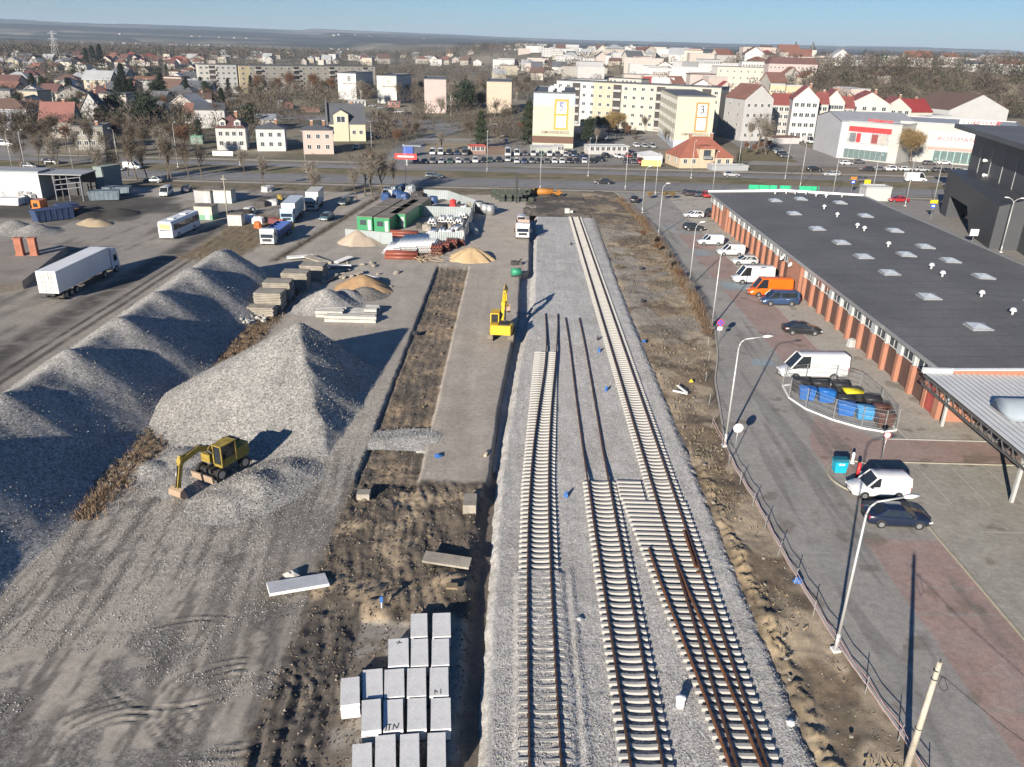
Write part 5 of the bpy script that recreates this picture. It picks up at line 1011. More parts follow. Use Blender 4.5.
# ---- excavators
YEL = mat('machine_yellow', (.62, .40, .02), .45, 0, (.8, .12), (6, .08)); YELD = mat('worn_machine_yellow', (.30, .215, .04), .65, 0, (1.2, .45), (7, .3)); MACH = mat('machine_black', (.03, .03, .032), .6, 0, (2, .3))
def excavator(label, x, y, rz, m, tracked, arm, urz=0.0, bucket_w=1.0, z=0.0):
    t = T('excavator', label, 'excavator', (x, y, z), rz)
    if tracked:
        for s in (-1, 1):
            b = MB(); pr = [(-1.9, .45), (-1.6, .12), (1.6, .12), (1.9, .45), (1.9, .6), (1.6, .9), (-1.6, .9), (-1.9, .6)]; pr = [(a, c - .1) for a, c in pr]
            b.prism(pr, s * 1.2 - .3, s * 1.2 + .3, 'y')
            for k in range(18): b.box(-1.75 + k * .2, -1.64 + k * .2, s * 1.2 - .32, s * 1.2 + .32, .78, .83)
            b.build('track', mat('track_steel', (.20, .17, .13), .9, 0, (3, .3)), t)
        zb = .95
    else:
        truck_wheels(t, [-1.3, 1.35], 1.3, .55); b = MB(); b.box(-1.8, 1.8, -.45, .45, .6, 1.0); b.box(-1.4, -1.1, -1.0, 1.0, .5, .8); b.box(1.2, 1.5, -1.0, 1.0, .5, .8); b.build('chassis', MACH, t)
        b = MB(); b.loft([[(2.2, -1.25, .15), (2.35, -1.25, .1), (2.45, -1.25, .75), (2.3, -1.25, .75)], [(2.2, 1.25, .15), (2.35, 1.25, .1), (2.45, 1.25, .75), (2.3, 1.25, .75)]]); b.box(1.6, 2.3, -.6, -.4, .4, .55); b.box(1.6, 2.3, .4, .6, .4, .55); b.build('dozer_blade', mat('muddy_steel', (.33, .24, .17), .9), t); zb = 1.15
    u = Matrix.Rotation(urz, 4, 'Z')
    def add(bm_, nm, m_, par=None):
        bm_.v = [tuple(u @ Vector(p)) for p in bm_.v]; return bm_.build(nm, m_, par or t)
    b = MB(); b.cyl((0, 0, zb - .15), (0, 0, zb), .7, n=16); add(b, 'slew_ring', MACH)
    b = MB(); b.loft([[(-2.05, -1.15, zb), (-2.05, 1.15, zb), (-2.0, 1.12, zb + 1.1), (-2.0, -1.12, zb + 1.1)], [(-1.4, -1.32, zb), (-1.4, 1.32, zb), (-1.4, 1.28, zb + 1.15), (-1.4, -1.28, zb + 1.15)], [(-.35, -1.32, zb), (-.35, 1.32, zb), (-.35, 1.28, zb + 1.0), (-.35, -1.28, zb + 1.0)]]); add(b, 'counterweight', m)
    b = MB(); b.box(-.35, 1.15, -1.3, -.3, zb, zb + .75); b.box(-.35, 1.3, .35, 1.3, zb, zb + .25); b.box(-.35, .6, -.3, .35, zb, zb + .5); add(b, 'deck', m)
    b = MB(); b.box(-1.9, -.5, -.9, .3, zb + 1.15, zb + 1.27); b.box(-1.0, -.6, -.5, -.25, zb + 1.2, zb + 1.6); add(b, 'engine_cover', MACH)
    b = MB(); fr = .055; x0, x1, y0, y1, z0, z1 = -.35, 1.3, .38, 1.3, zb + .25, zb + 1.95
    for a in (x0, x1 - .02):
        for q in (y0, y1): b.box(a - fr, a + fr, q - fr, q + fr, z0, z1)
    b.box(x0 - fr, x1 + fr, y0 - fr, y1 + fr, z1, z1 + .1); b.box(x0, x1, y1 - .02, y1 + .02, z0, z0 + .5); cabm = add(b, 'cab', m)
    b = MB(); b.box(x0 + .05, x1 - .05, y0 + .03, y1 - .03, z0 + .02, z1 - .01); add(b, 'cab_glass', GLASS, cabm)
    # arm: list of joints in the vertical plane (forward, up)
    J = [Vector((a, 0.02, c)) for a, c in arm]
    b = MB()
    for a, c, w0 in zip(J[:3], J[1:4], (.42, .42, .42)): b.beam(a, c, .34, w0 + .05)
    b.cyl(J[1] + Vector((0, -.25, 0)), J[1] + Vector((0, .25, 0)), .28, n=10); add(b, 'boom', m)
    b = MB(); b.beam(J[3] + (J[3] - J[4]).normalized() * .5, J[4], .28, .36); b.cyl(J[3] + Vector((0, -.25, 0)), J[3] + Vector((0, .25, 0)), .22, n=10); add(b, 'stick', m)
    b = MB(); b.cyl(J[0] + Vector((.5, .3, .0)), J[1].lerp(J[2], .35) + Vector((0, .3, -.1)), .07); b.cyl(J[0] + Vector((.5, -.3, 0)), J[1].lerp(J[2], .35) + Vector((0, -.3, -.1)), .07); b.cyl(J[1].lerp(J[2], .6) + Vector((0, 0, .35)), J[3] + (J[3] - J[4]).normalized() * .45 + Vector((0, 0, .1)), .08); b.cyl(J[3].lerp(J[4], .15) + Vector((.3, 0, .1)), J[4] + Vector((.25, 0, .15)), .06); add(b, 'hydraulic_ram', mat('chrome_ram', (.25, .24, .22), .35, .6))
    e = J[4]; w = bucket_w / 2; b = MB()
    pr = [(0, .1), (.35, -.05), (.45, -.5), (.1, -.85), (-.35, -.8), (-.4, -.72), (.05, -.72), (.3, -.45), (.2, -.12), (0, 0)]
    b.prism([(e.x + a, e.z + c) for a, c in pr], -w, w, 'y')
    for s in (-1, 1): b.prism([(e.x + a, e.z + c) for a, c in pr[:5] + [(-.1, -.2)]], s * w - .03, s * w + .03, 'y')
    add(b, 'bucket', mat('muddy_steel', (.33, .24, .17), .9)); return t
excavator('worn yellow wheeled excavator digging gravel, boom reaching down left', -22.5, 55.3, R(-118), YELD, False, [(.3, 1.7), (1.4, 2.8), (2.5, 3.3), (4.4, 2.95), (5.0, .75)], urz=R(2), bucket_w=1.3, z=.25).scale = (.9, .9, .9)
excavator('bright yellow tracked excavator seen from behind on the haul road', -1.35, 89.2, R(86), YEL, True, [(.3, 1.9), (1.6, 3.6), (2.8, 4.6), (4.6, 4.6), (5.6, 2.2)], bucket_w=1.0)
# ---- lorries in the yard
def semitrailer():
    t = T('semi_trailer_truck', 'white articulated lorry with a dirty rear, parked in the western yard', 'truck', (-59.3, 106.4, 0), R(89)); L = 16.4; f = L / 2
    WB = mat('trailer_white', (.74, .74, .74), .45, 0, (.3, .08)); 
    b = MB(); b.box(-f, f - 2.8, -1.28, 1.28, 1.15, 4.0); tr = b.build('trailer_box', WB, t)
    b = MB(); b.box(-f - .03, -f, -1.22, 1.22, 1.25, 3.9); b.build('rear_door', mat('dirty_white', (.62, .57, .50), .6, 0, (.6, .3), (3, .2)), tr); b = MB(); b.box(-f - .05, -f - .03, -.03, .03, 1.3, 3.85); [b.cyl((-f - .06, q, 1.3), (-f - .06, q, 3.85), .025, n=6) for q in (-.7, -.3, .3, .7)]; b.build('door_bars', GALV, tr)
    b = MB(); b.box(-f + .2, f - 1, -.5, .5, .8, 1.15); b.box(-f - .05, -f + .15, -1.2, 1.2, .45, .6); b.box(-2, 3, -1.25, -1.2, .5, .9); b.box(-2, 3, 1.2, 1.25, .5, .9); b.build('chassis', BLK, t)
    b = MB(); b.loft([[(f - 2.3, -1.22, .7), (f - 2.3, 1.22, .7), (f - 2.3, 1.2, 3.7), (f - 2.3, -1.2, 3.7)], [(f - .5, -1.22, .5), (f - .5, 1.22, .5), (f - .7, 1.15, 3.45), (f - .7, -1.15, 3.45)], [(f, -1.15, .5), (f, 1.15, .5), (f - .15, 1.1, 2.2), (f - .15, -1.1, 2.2)]]); cab = b.build('cab', mat('cab_white', (.66, .68, .72), .35), t)
    b = MB(); b.add([(f - .02, -1.05, 1.7), (f - .02, 1.05, 1.7), (f - .5, 1.0, 2.9), (f - .5, -1.0, 2.9)], [(0, 1, 2, 3)]); [b.box(f - 1.7, f - .8, s * 1.22 - .02, s * 1.22 + .02, 1.7, 2.6) for s in (-1, 1)]; b.build('windows', GLASS, cab)
    truck_wheels(t, [f - 1.3, f - 4.6, -f + 1.6, -f + 2.9, -f + 4.2], 1.28, .5); return t
semitrailer()
def bus():
    t = T('bus', 'white coach seen from behind in the western yard', 'bus', (-59.0, 139.6, 0), R(86)); L = 10.6; f = L / 2; WB = mat('bus_white', (.68, .70, .72), .4)
    b = MB(); b.loft([[(x, -w, .35), (x, -w * 1.01, 1.4), (x, -w * .98, 2.7), (x, -w * .85, 3.05), (x, w * .85, 3.05), (x, w * .98, 2.7), (x, w * 1.01, 1.4), (x, w, .35)] for x, w in ((-f, 1.2), (-f + .2, 1.25), (f - .3, 1.25), (f, 1.18))]); b.build('body', WB, t)
    for s in (-1, 1):
        for k in range(6): b = MB(); x = -f + .7 + k * 1.6; b.box(x, x + 1.45, s * 1.262 - .015, s * 1.262 + .015, 1.5, 2.5); b.build('side_window', GLASS, t)
    b = MB(); b.box(-f - .03, -f, -1.0, 1.0, 1.75, 2.65); b.build('rear_window', mat('yellowed_pane', (.42, .38, .20), .4), t); b = MB(); b.box(-f - .03, -f, -1.0, 1.0, 1.45, 1.62); b.build('rear_vent', BLK, t)
    b = MB(); b.box(f - .02, f + .03, -1.1, 1.1, 1.3, 2.7); b.build('windscreen', GLASS, t); b = MB(); b.box(-3, -2, -.5, .5, 3.05, 3.2); b.box(1.5, 2.6, -.5, .5, 3.05, 3.2); b.build('roof_hatch', WHT, t)
    truck_wheels(t, [-f + 2.2, f - 2.4], 1.27, .48)
bus()
lorry('tipper', -41.3, 137.0, R(-90), (.55, .57, .58), (.03, .07, .25), 'white and dark blue tipper lorry by the north end of the ballast ridge', L=11.5)
lorry('box', -43.2, 154.5, R(-86), (.30, .44, .56), (.62, .63, .62), 'pale blue fronted box lorry with a white roof, by the weedy strip', L=11)
lorry('box', -41.8, 166.5, R(-86), (.5, .5, .5), (.66, .66, .65), 'white topped box lorry parked behind the pale blue one', L=9)
lorry('tipper', 1.2, 145.5, R(-90), (.66, .66, .65), (.45, .33, .27), 'white fronted tipper lorry facing the camera at the edge of the ballast', L=8.6)
car('smallvan', 1.0, 153.6, R(-90), (.6, .55, .52), 'pale pinkish van behind the white fronted tipper lorry')
car('sedan', -36.6, 154.5, R(-95), (.10, .16, .18), 'dark teal car parked right of the pale blue lorry'); car('hatch', -36.6, 171, R(-95), (.05, .07, .09), 'dark car parked nearer the road, right of the box lorries'); car('hatch', -29.5, 182.5, R(-90), (.5, .5, .5), 'small silver car at the yard end by the bare trees')
lorry('flat', -88.0, 152.8, R(178), (.55, .16, .02), (.55, .17, .02), 'orange flatbed lorry by the black heaps', L=8.0)
def tub(px, py, L, W, H, m, label, rz=0.0, name='roll_container', cat='container'):
    c = at(px, py); t = T(name, label, cat, (c.x, c.y, 0), rz); b = MB()
    b.loft([[(-L / 2 + .3, -W / 2, .15), (L / 2 - .2, -W / 2, .15), (L / 2 - .2, W / 2, .15), (-L / 2 + .3, W / 2, .15)], [(-L / 2, -W / 2, H), (L / 2, -W / 2, H), (L / 2, W / 2, H), (-L / 2, W / 2, H)]]); b.build('tub', m, t)
    b = MB()
    for k in range(7): x = -L / 2 + .4 + k * (L - .8) / 6; b.box(x - .05, x + .05, -W / 2 - .06, W / 2 + .06, .2, H + .02)
    b.box(-L / 2 - .06, L / 2 + .06, -W / 2 - .07, -W / 2, H - .12, H + .03); b.box(-L / 2 - .06, L / 2 + .06, W / 2, W / 2 + .07, H - .12, H + .03); b.build('ribs', m, t); return t
NAVY = mat('navy_steel', (.035, .06, .13), .6, 0, (1, .3)); GREYB = mat('grey_blue_steel', (.13, .17, .20), .6, 0, (1, .3)); 
tub(54, 220, 7.0, 2.5, 2.2, NAVY, 'long navy blue open container behind the sand wall', R(52)); tub(68, 213, 3.6, 2.4, 1.8, NAVY, 'small navy blue container with a white mark', R(50)); tub(118, 195, 5.5, 2.4, 1.8, GREYB, 'grey blue open container beside the workshop yard', R(10)); tub(105, 200, 6, 2.4, 2.0, GREYB, 'grey blue container standing left of the upended one', R(20))
tub(110, 188, 5.5, 2.4, 5.0, mat('grey_green_steel', (.20, .24, .23), .6), 'tall grey green upended container at the workshop yard', R(70))
tub(12, 205, 4.4, 2.4, 1.5, WHT, 'low white trailer at the left edge of the workshop', R(0))
for k, (px, py) in enumerate([(6, 198), (12, 198), (22, 199), (29, 199), (33, 202), (66, 194), (75, 193), (24, 203)]): bale(px, py, 1.15, SACK, ORD[k] + ' white big bag from the left, by the workshop wall', name='big_bag', cat='bag', group='white big bags by the workshop', h=1.6)
car('sedan', -74.3, 182.0, R(-80), (.10, .10, .11), 'black car beside the white van, beyond the bus') ; car('mpv', -76.4, 176.0, R(-82), (.60, .60, .60), 'white minibus parked beyond the bus, facing the camera')
def kiosk(px, py, w, d, h, c1, c2, label, rz=0.0):
    c = at(px, py); t = T('container_kiosk', label, 'container', (c.x, c.y, 0), rz); b = MB(); b.box(-w / 2, w / 2, 0, d, h * .38, h); b.build('upper_wall', wallm(c1), t); b = MB(); b.box(-w / 2, w / 2, 0, d, 0, h * .38); b.build('lower_wall', wallm(c2), t); b = MB(); b.box(-w / 2 - .1, w / 2 + .1, -.1, d + .1, h, h + .12); b.build('roof', CABR, t)
    b = MB(); b.box(w * .1, w * .35, -.03, 0, .1, 2.0); b.build('door', GALV, t)
kiosk(204, 220, 3.4, 3.0, 2.5, (.52, .46, .30), (.10, .36, .20), 'cream and green cabin beside the coach', R(-3)); kiosk(203, 203, 3.6, 6, 2.5, (.36, .36, .35), (.33, .34, .35), 'grey box body standing left of the pale caravan', R(-8)); kiosk(219, 203, 5.5, 2.6, 2.6, (.50, .50, .40), (.45, .56, .50), 'pale caravan cabin left of the utility pole', R(-3)); kiosk(235, 226, 2.6, 2.0, 2.0, (.45, .44, .42), (.42, .41, .40), 'small grey box hut at the weedy strip')
hb = [(245, 222, WHT, 1.1), (250, 221, WHT, 1.0), (257, 223, WHT, 1.2), (258, 228, mat('orange_rag', (.45, .12, .03), .7), .7), (281, 226, MATS['orange_rag'], .7), (274, 224, mat('maroon_sheet', (.16, .05, .05), .7), 1.0), (267, 203, JUNK, 1.8), (273, 205, SACK, 1.0), (262, 206, JUNK, 1.3), (250, 213, SACK, 1.0), (244, 216, JUNK, 1.5), (280, 200, YELD, .6), (268, 191, SACK, 1.6), (290, 229, YEL, .8)]
for k, (px, py, m, s) in enumerate(hb): bale(px, py, s, m, ORD[k] + ' scrap bundle in the weedy gap beside the lorries', name='scrap_bundle', group='scrap bundles in the weedy gap', h=1.2, sx=1.4)
# brick red steel pillars on the loading ramp
b = MB(); b.prism([(-96, 118.0), (-69.5, 99.5), (-66, 103.5), (-70.5, 123.5), (-80, 127)], -1, 1.1, 'z'); o = b.build('loading_ramp', mat('ramp_concrete', (.25, .22, .19), .95, 0, (.3, .2), (3, .15), bump=.3)); tag(o, 'low concrete loading ramp at the left edge of the lorry yard', 'ramp')
for k, px in enumerate((21, 35)):
    c = at(px, 255, 1.1); b = MB(); b.box(-.5, .5, -.4, .4, 0, 2.5); b.box(-.6, .6, -.5, .5, 2.5, 2.65); b.box(-.6, .6, -.5, .5, 0, .2); o = b.build('brick_pillar', mat('brick_red', (.33, .13, .08), .9, 0, (1, .2), (8, .2))); o.location = (c.x, c.y, 1.1); o.rotation_euler = (0, 0, .1); tag(o, ['left brick red pillar on the loading ramp', 'right brick red pillar on the loading ramp'][k], 'pillar')
# workshop on the far left
t = T('workshop', 'white sheet workshop with an open dark canopy at the left edge', 'workshop', (-104.8, 167.5, 0), R(2)); b = MB(); b.box(-16, 6.0, 0, 5, 0, 5.6); b.build('wall', mat('white_sheet_wall', (.42, .45, .46), .5, 0, (.3, .06), (3, .05)), t)
b = MB(); b.box(-16.3, 6.3, -.3, 5.3, 5.6, 5.75); b.build('roof', ROOFLG, t); b = MB(); b.box(6.3, 15.2, -1, 6, 5.2, 5.35); b.build('canopy_roof', ROOFLG, t); [(lambda b: (b.box(x, x + .25, y, y + .25, 0, 5.3), b.build('canopy_post', MACH, t)))(MB()) for x in (10.5, 14.6) for y in (-.6, 5.2)]; b = MB(); b.box(6.3, 15, 5.6, 5.8, 0, 5.2); b.build('canopy_back_wall', MACH, t)
b = MB(); [b.beam((9.5, -1.2, z), (15, -1.2, z + .7), .1, .15) for z in (2.2, 3.2, 4.2)]; [b.box(x, x + .15, -1.3, -1.1, 0, 5) for x in (9.5, 12.2, 14.9)]; b.build('steel_lattice', mat('grey_violet_steel', (.17, .17, .20), .6), t)
o = tag(ob('utility_pole', (lambda b: (b.cyl((0, 0, 0), (0, 0, 8.2), .16, .12, 8), b.box(-.5, .5, -.05, .05, 7.4, 7.6), b.mesh('utility_pole', CONCD))[-1])(MB()), None, at(228, 219)), 'dark utility pole by the pale caravan cabin', 'pole')
# ================================================================ MARKET HALL, CAR PARK FURNITURE, EAST BUILDING
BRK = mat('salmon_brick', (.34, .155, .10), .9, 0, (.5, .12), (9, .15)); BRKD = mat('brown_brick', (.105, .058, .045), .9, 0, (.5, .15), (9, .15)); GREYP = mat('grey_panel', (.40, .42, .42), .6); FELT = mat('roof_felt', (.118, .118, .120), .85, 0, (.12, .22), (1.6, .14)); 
SEAM = mat('roof_seam', (.085, .085, .088), .9)
hall = T('market_hall', 'long low brick market hall with a grey felt roof dotted with skylights', 'market hall', (40.3, 69, 0), 0)
HY = 99.5
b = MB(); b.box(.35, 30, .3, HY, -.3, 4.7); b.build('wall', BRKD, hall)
# roof: felt sheet with slight fall, edge fascia
b = MB(); pr = [(-.55, 4.85), (15, 5.35), (31.5, 4.9)]
b.prism([(a, z) for a, z in pr] + [(31.5, 4.7), (-.55, 4.62)], -.4, HY + .5, 'y'); roofo = b.build('roof', FELT, hall)
for k in range(33): y = .8 + 3.0 * k; b = MB(); b.add([(-.5, y, 4.859), (15, y, 5.359), (15, y + .14, 5.359), (-.5, y + .14, 4.859)], [(0, 1, 2, 3)]); b.add([(15, y, 5.359), (31.4, y, 4.908), (31.4, y + .14, 4.908), (15, y + .14, 5.359)], [(0, 1, 2, 3)]); b.build('felt_seam', SEAM, roofo)
b = MB(); b.box(-.62, -.55, -.45, HY + .6, 4.55, 4.98); b.box(31.5, 31.7, -.45, HY + .6, 4.5, 5.1); b.build('fascia', GALV, roofo)
b = MB(); b.prism([(-.6, 4.6), (31.7, 4.6), (31.7, 5.25), (15, 5.85), (-.6, 5.2)], HY + .55, HY + .8, 'y'); b.build('far_parapet', WHT, roofo)
b = MB(); b.prism([(0.1, 4.0), (30, 4.0), (30, 5.35), (15, 5.75), (.1, 5.3)], -.75, -.42, 'y'); b.build('near_parapet', BRK, roofo)
b = MB(); b.prism([(0.05, 5.32), (15, 5.77), (30.05, 5.37), (30.05, 5.45), (15, 5.85), (0.05, 5.4)], -.85, -.36, 'y'); b.build('parapet_cap', WHT, roofo)
def rz_(x): return 4.88 + (x / 15.5) * .5 if x < 15 else 5.38 - (x - 15) / 16.5 * .45
k = 0; y = 3.0; npil = 0
sol = [(40.5, 46.5), (84, 88)]
while y < HY:
    if not any(a < y < c for a, c in sol):
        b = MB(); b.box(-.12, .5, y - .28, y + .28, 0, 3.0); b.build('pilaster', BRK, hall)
        b = MB(); b.box(-.05, .45, y - .14, y + .14, 3.0, 4.65) if npil % 2 else b.box(-.07, .5, y - .5, y + .5, 3.0, 4.65); b.build('column', GREYP, hall)
        if not any(a < y + 1.7 < c for a, c in sol):
            o = ob('window', win_mesh(GLASSF), hall, (.2, y + 1.7, 3.75), (0, 0, R(-90))); o.scale = (2.3, 1, 1.3)
        npil += 1
    y += 3.35
for a, c in sol:
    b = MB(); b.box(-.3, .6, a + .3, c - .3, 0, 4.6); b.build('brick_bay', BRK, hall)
b = MB(); b.box(-.05, .36, 1.2, 1.9, .1, 2.9); b.box(-.05, .36, 2.0, 2.62, .1, 2.9); b.build('door', mat('shop_door_red', (.35, .07, .06), .4), hall)
b = MB(); b.box(-.2, .5, 0, .9, 0, 4.6); b.build('pilaster', BRK, hall)
# end wall brick and fire box
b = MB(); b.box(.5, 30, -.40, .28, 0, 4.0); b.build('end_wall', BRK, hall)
for y_ in (44.5, 48.5): b = MB(); b.cyl((-.55, y_, 3.6), (-.7, y_, 3.7), .38, n=16); b.cyl((-.3, y_, 3.5), (-.55, y_, 3.6), .05); b.build('satellite_dish', WHT, hall)
for (x, y) in [(9.3, 81.6), (9.3, 92.8), (9.3, 103.9), (9.4, 112.8), (9.5, 121.7), (9.3, 131.9), (9.6, 145), (10.1, 158.2), (21.8, 80.5), (21.5, 91.5), (21.3, 103.1), (21.2, 111.7), (21.7, 120.4), (22.1, 132.0), (22.3, 144.7), (22.6, 157.9), (16, 114.1), (15.6, 160)]:
    b = MB(); z = rz_(x); w = .98
    b.box(x - w - .12, x + w + .12, y - 69 - w - .12, y - 69 + w + .12, z - .1, z + .16)
    s = b.build('skylight_kerb', mat('skylight_kerb_grey', (.25, .26, .27), .7), roofo); b = MB(); b.add([(x - w, y - 69 - w, z + .16), (x + w, y - 69 - w, z + .16), (x + w, y - 69 + w, z + .28), (x - w, y - 69 + w, z + .28), (x, y - 69, z + .52)], [(0, 1, 4), (1, 2, 4), (2, 3, 4), (3, 0, 4)]); b.build('skylight_dome', mat('acrylic_dome', (.40, .44, .48), .25), s)
for (px, py) in [(824, 209), (837, 217), (857, 228), (864, 231), (888, 247), (931, 269), (942, 277), (981, 297), (1012, 315), (786, 194), (795, 194), (806, 194), (816, 196), (775, 194), (842, 196), (826, 197)]:
    p = at(px, py, 5.3); x = p.x - 40.3; y = p.y - 69; z = rz_(x); b = MB(); b.cyl((x, y, z - .1), (x, y, z + .5), .14, n=8); b.cyl((x, y, z + .42), (x, y, z + .62), .42, .3, 12); b.ball((x, y, z + .62), .32, 10, 4, 1, 1, .6); b.build('roof_vent', mat('vent_white', (.56, .57, .57), .5), roofo)
# canopy south of the hall
can = T('market_canopy', 'corrugated white canopy with a barrel rooflight at the south end of the hall', 'canopy', (37.9, 50, 0), 0)
CW = mat('corrugated_white', (.50, .51, .51), .45, .1, (.4, .08)); 
b = MB(); V = []; F = []; n = 90
for i in range(n + 1):
    x = -.1 + 24 * i / n; zz = .05 if i % 2 else -.05
    V += [(x, -1.0, 4.85 + zz), (x, 18.6, 5.0 + zz)]
for i in range(n): F.append((2 * i, 2 * i + 2, 2 * i + 3, 2 * i + 1))
b.add(V, F); b.build('roof_sheet', CW, can)
b = MB(); b.box(-.2, 24, 18.4, 18.8, 4.9, 5.35); b.build('gutter', WHT, can)
b = MB(); b.smooth = True; n = 10; b.loft([[(x, 9.6 + 1.6 * math.cos(math.pi * i / n), 5.0 + 1.2 * math.sin(math.pi * i / n)) for i in range(n + 1)] for x in (2.0, 24)]); b.build('barrel_rooflight', mat('polycarbonate', (.27, .31, .35), .3, 0, (.5, .15)), can)
b = MB(); b.box(-.15, .05, -1, 18.5, 4.6, 4.75); b.box(-.15, .05, -1, 18.5, 3.75, 3.87)
for k in range(13): y = -1 + 1.5 * k; b.beam((-.05, y, 3.8), (-.05, y + .75, 4.7), .07, .07); b.beam((-.05, y + .75, 4.7), (-.05, y + 1.5, 3.8), .07, .07)
b.build('edge_truss', mat('dark_truss', (.10, .10, .10), .6), can)
for (x, y) in ((1.0, 4.0), (2.2, 17.6), (14, 4), (14, 17.6)): b = MB(); b.box(x - .12, x + .12, y - .12, y + .12, 0, 4.9); b.build('post', POLE, can)
for (x0) in (5, 10, 15): b = MB(); b.box(x0 - .05, x0 + .05, -1, 18.5, 4.45, 4.8); b.build('roof_beam', MATS['dark_truss'], can)
t = T('market_table', 'long slatted market table standing under the canopy edge', 'table', (45.2, 66.0, 0)); b = MB(); b.box(0, 4.2, 0, .9, .8, .87); b.build('table_top', MATS['timber'], t)
for k in range(4): b = MB(); b.beam((.2 + 1.25 * k, .1, 0), (.5 + 1.25 * k, .1, .8), .06, .06); b.beam((.2 + 1.25 * k, .8, 0), (.5 + 1.25 * k, .8, .8), .06, .06); b.build('leg', BLK, t)
b = MB(); b.box(0, .12, -.1, .6, 0, .8); b.box(.12, .3, .5, .6, 0, .3); o = b.build('hydrant_cabinet', RED.copy() if False else mat('signal_red', (.50, .03, .03), .5)); o.location = (42.7, 68.3, 1.9); o.rotation_euler = (0, 0, R(-90)); tag(o, 'small red wall box on the end wall under the canopy', 'wall box')
# ---- vehicles in the car park
WHV = (.66, .66, .66)
car('van', 31.7, 79.0, R(183), WHV, 'long white panel van parked beside the bin enclosure', lod=1).scale = (1.18, 1, 1.04)
car('van', 35.4, 116.4, R(182), WHV, 'white crew van with a side window, next to the orange van')
car('van', 36.0, 109.8, R(182), (.75, .13, .01), 'bright orange panel van between the white van and the navy minibus')
car('mpv', 36.2, 105.6, R(182), (.03, .06, .13), 'navy blue minibus parked against the orange van')
car('sedan', 35.4, 93.5, R(-2), (.02, .022, .025), 'black coupe parked alone between the navy minibus and the white panel van')
car('smallvan', 28.7, 54.7, R(181), WHV, 'white small van parked beside the black car near the turquoise bin')
car('sedan', 28.4, 50.6, R(-2), (.012, .018, .04), 'dark navy saloon parked next to the small white van')
car('smallvan', 34.6, 141.5, R(182), (.52, .56, .60), 'pale silver blue windowed van, the left one of three light cars'); car('smallvan', 36.4, 134.0, R(182), WHV, 'white small van between two silver cars'); car('hatch', 37.2, 127.8, R(182), (.46, .47, .48), 'silver hatchback next to the white small van')
car('hatch', 34.1, 153.6, R(2), (.02, .022, .026), 'black hatchback parked alone north of the silver van'); car('hatch', 36.6, 166.5, R(182), (.56, .57, .58), 'silver hatchback near the north end of the hall'); car('suv', 40.6, 168.6, R(90), (.02, .025, .03), 'black off-roader tight against the hall corner')
car('sedan', 26.6, 183.5, R(84), (.02, .025, .03), 'dark blue car standing at the north entrance of the car park')
for k, (px, py, c) in enumerate([(687, 192, (.05, .05, .055)), (696, 193, (.05, .07, .09)), (705, 194, (.35, .03, .03)), (714, 194, (.03, .03, .035))]): p = at(px, py + 3); car('hatch', p.x, p.y, R(95), c, ['dark grey hatchback at the left of the row by the yellow shrubs', 'dark blue hatchback, second in the row by the yellow shrubs', 'red hatchback in the row just north of the hall', 'black hatchback half hidden behind the hall corner'][k])
# ---- bin enclosure
enc = T('bin_enclosure', 'curved white kerbed mesh enclosure full of rubbish containers', 'enclosure', (31.5, 71, 0))
A = [(27.9, 76.3), (27.6, 73.2), (28.4, 70.6), (30.2, 68.2), (32.2, 66.6), (34.0, 65.9), (35.3, 66.3), (35.6, 70.8), (35.3, 75.2), (33.5, 77.0), (30.5, 77.2), (27.9, 76.3)]
b = MB(); 
for p, q in zip(A[:-1], A[1:]): b.beam((p[0] - 31.5, p[1] - 71, .05), (q[0] - 31.5, q[1] - 71, .05), .12, .2)
b.build('kerb_plinth', WHT, enc)
for p in A[:-1]: b = MB(); b.cyl((p[0] - 31.5, p[1] - 71, .2), (p[0] - 31.5, p[1] - 71, 2.2), .04, n=6); b.build('fence_post', GALV, enc)
for p, q in zip(A[:-1], A[1:]):
    b = MB(); P = Vector((p[0] - 31.5, p[1] - 71, 0)); Q = Vector((q[0] - 31.5, q[1] - 71, 0)); n = int((Q - P).length / .16)
    for z in (.3, .8, 1.3, 1.8, 2.15): b.beam(P + Vector((0, 0, z)), Q + Vector((0, 0, z)), .02, .022)
    for k in range(n): e = P.lerp(Q, (k + .5) / n); b.beam(e + Vector((0, 0, .28)), e + Vector((0, 0, 2.15)), .009, .009)
    b.build('mesh_panel', GALV, enc)
BINB = mat('bin_blue', (.02, .13, .42), .45, 0, (1, .1)); BINBL = mat('bin_light_blue', (.05, .26, .52), .45); BIND = mat('bin_black', (.03, .03, .033), .5); BINY = mat('bin_yellow', (.62, .52, .02), .5); BINBR = mat('bin_brown', (.09, .04, .03), .5); TURQ = mat('bin_turquoise', (.01, .36, .50), .4)
def wbin(x, y, m, lid, label, rz=0.0, s=1.0, round_lid=False):
    t = T('wheeled_bin', label, 'bin', (x, y, .02), rz, 'containers in the bin enclosure'); s *= 1.12; w, d, h = .68 * s, .55 * s, 1.1 * s
    b = MB(); b.loft([[(-w * .85, -d * .8, .15), (w * .85, -d * .8, .15), (w * .85, d * .8, .15), (-w * .85, d * .8, .15)], [(-w, -d, h), (w, -d, h), (w, d, h), (-w, d, h)]]); b.build('tub', m, t)
    b = MB(); b.smooth = True
    pr = [(-d - .03, h), (-d * .7, h + .16), (0, h + .24), (d * .7, h + .16), (d + .03, h)]
    b.prism(pr, -w - .03, w + .03, 'x'); b.build('lid', lid, t)
    for a in (-1, 1):
        for c in (-1, 1): b = MB(); b.cyl((a * w * .7 - .03, c * d * .6, .08), (a * w * .7 + .03, c * d * .6, .08), .08, n=8); b.build('castor', BLK, t)
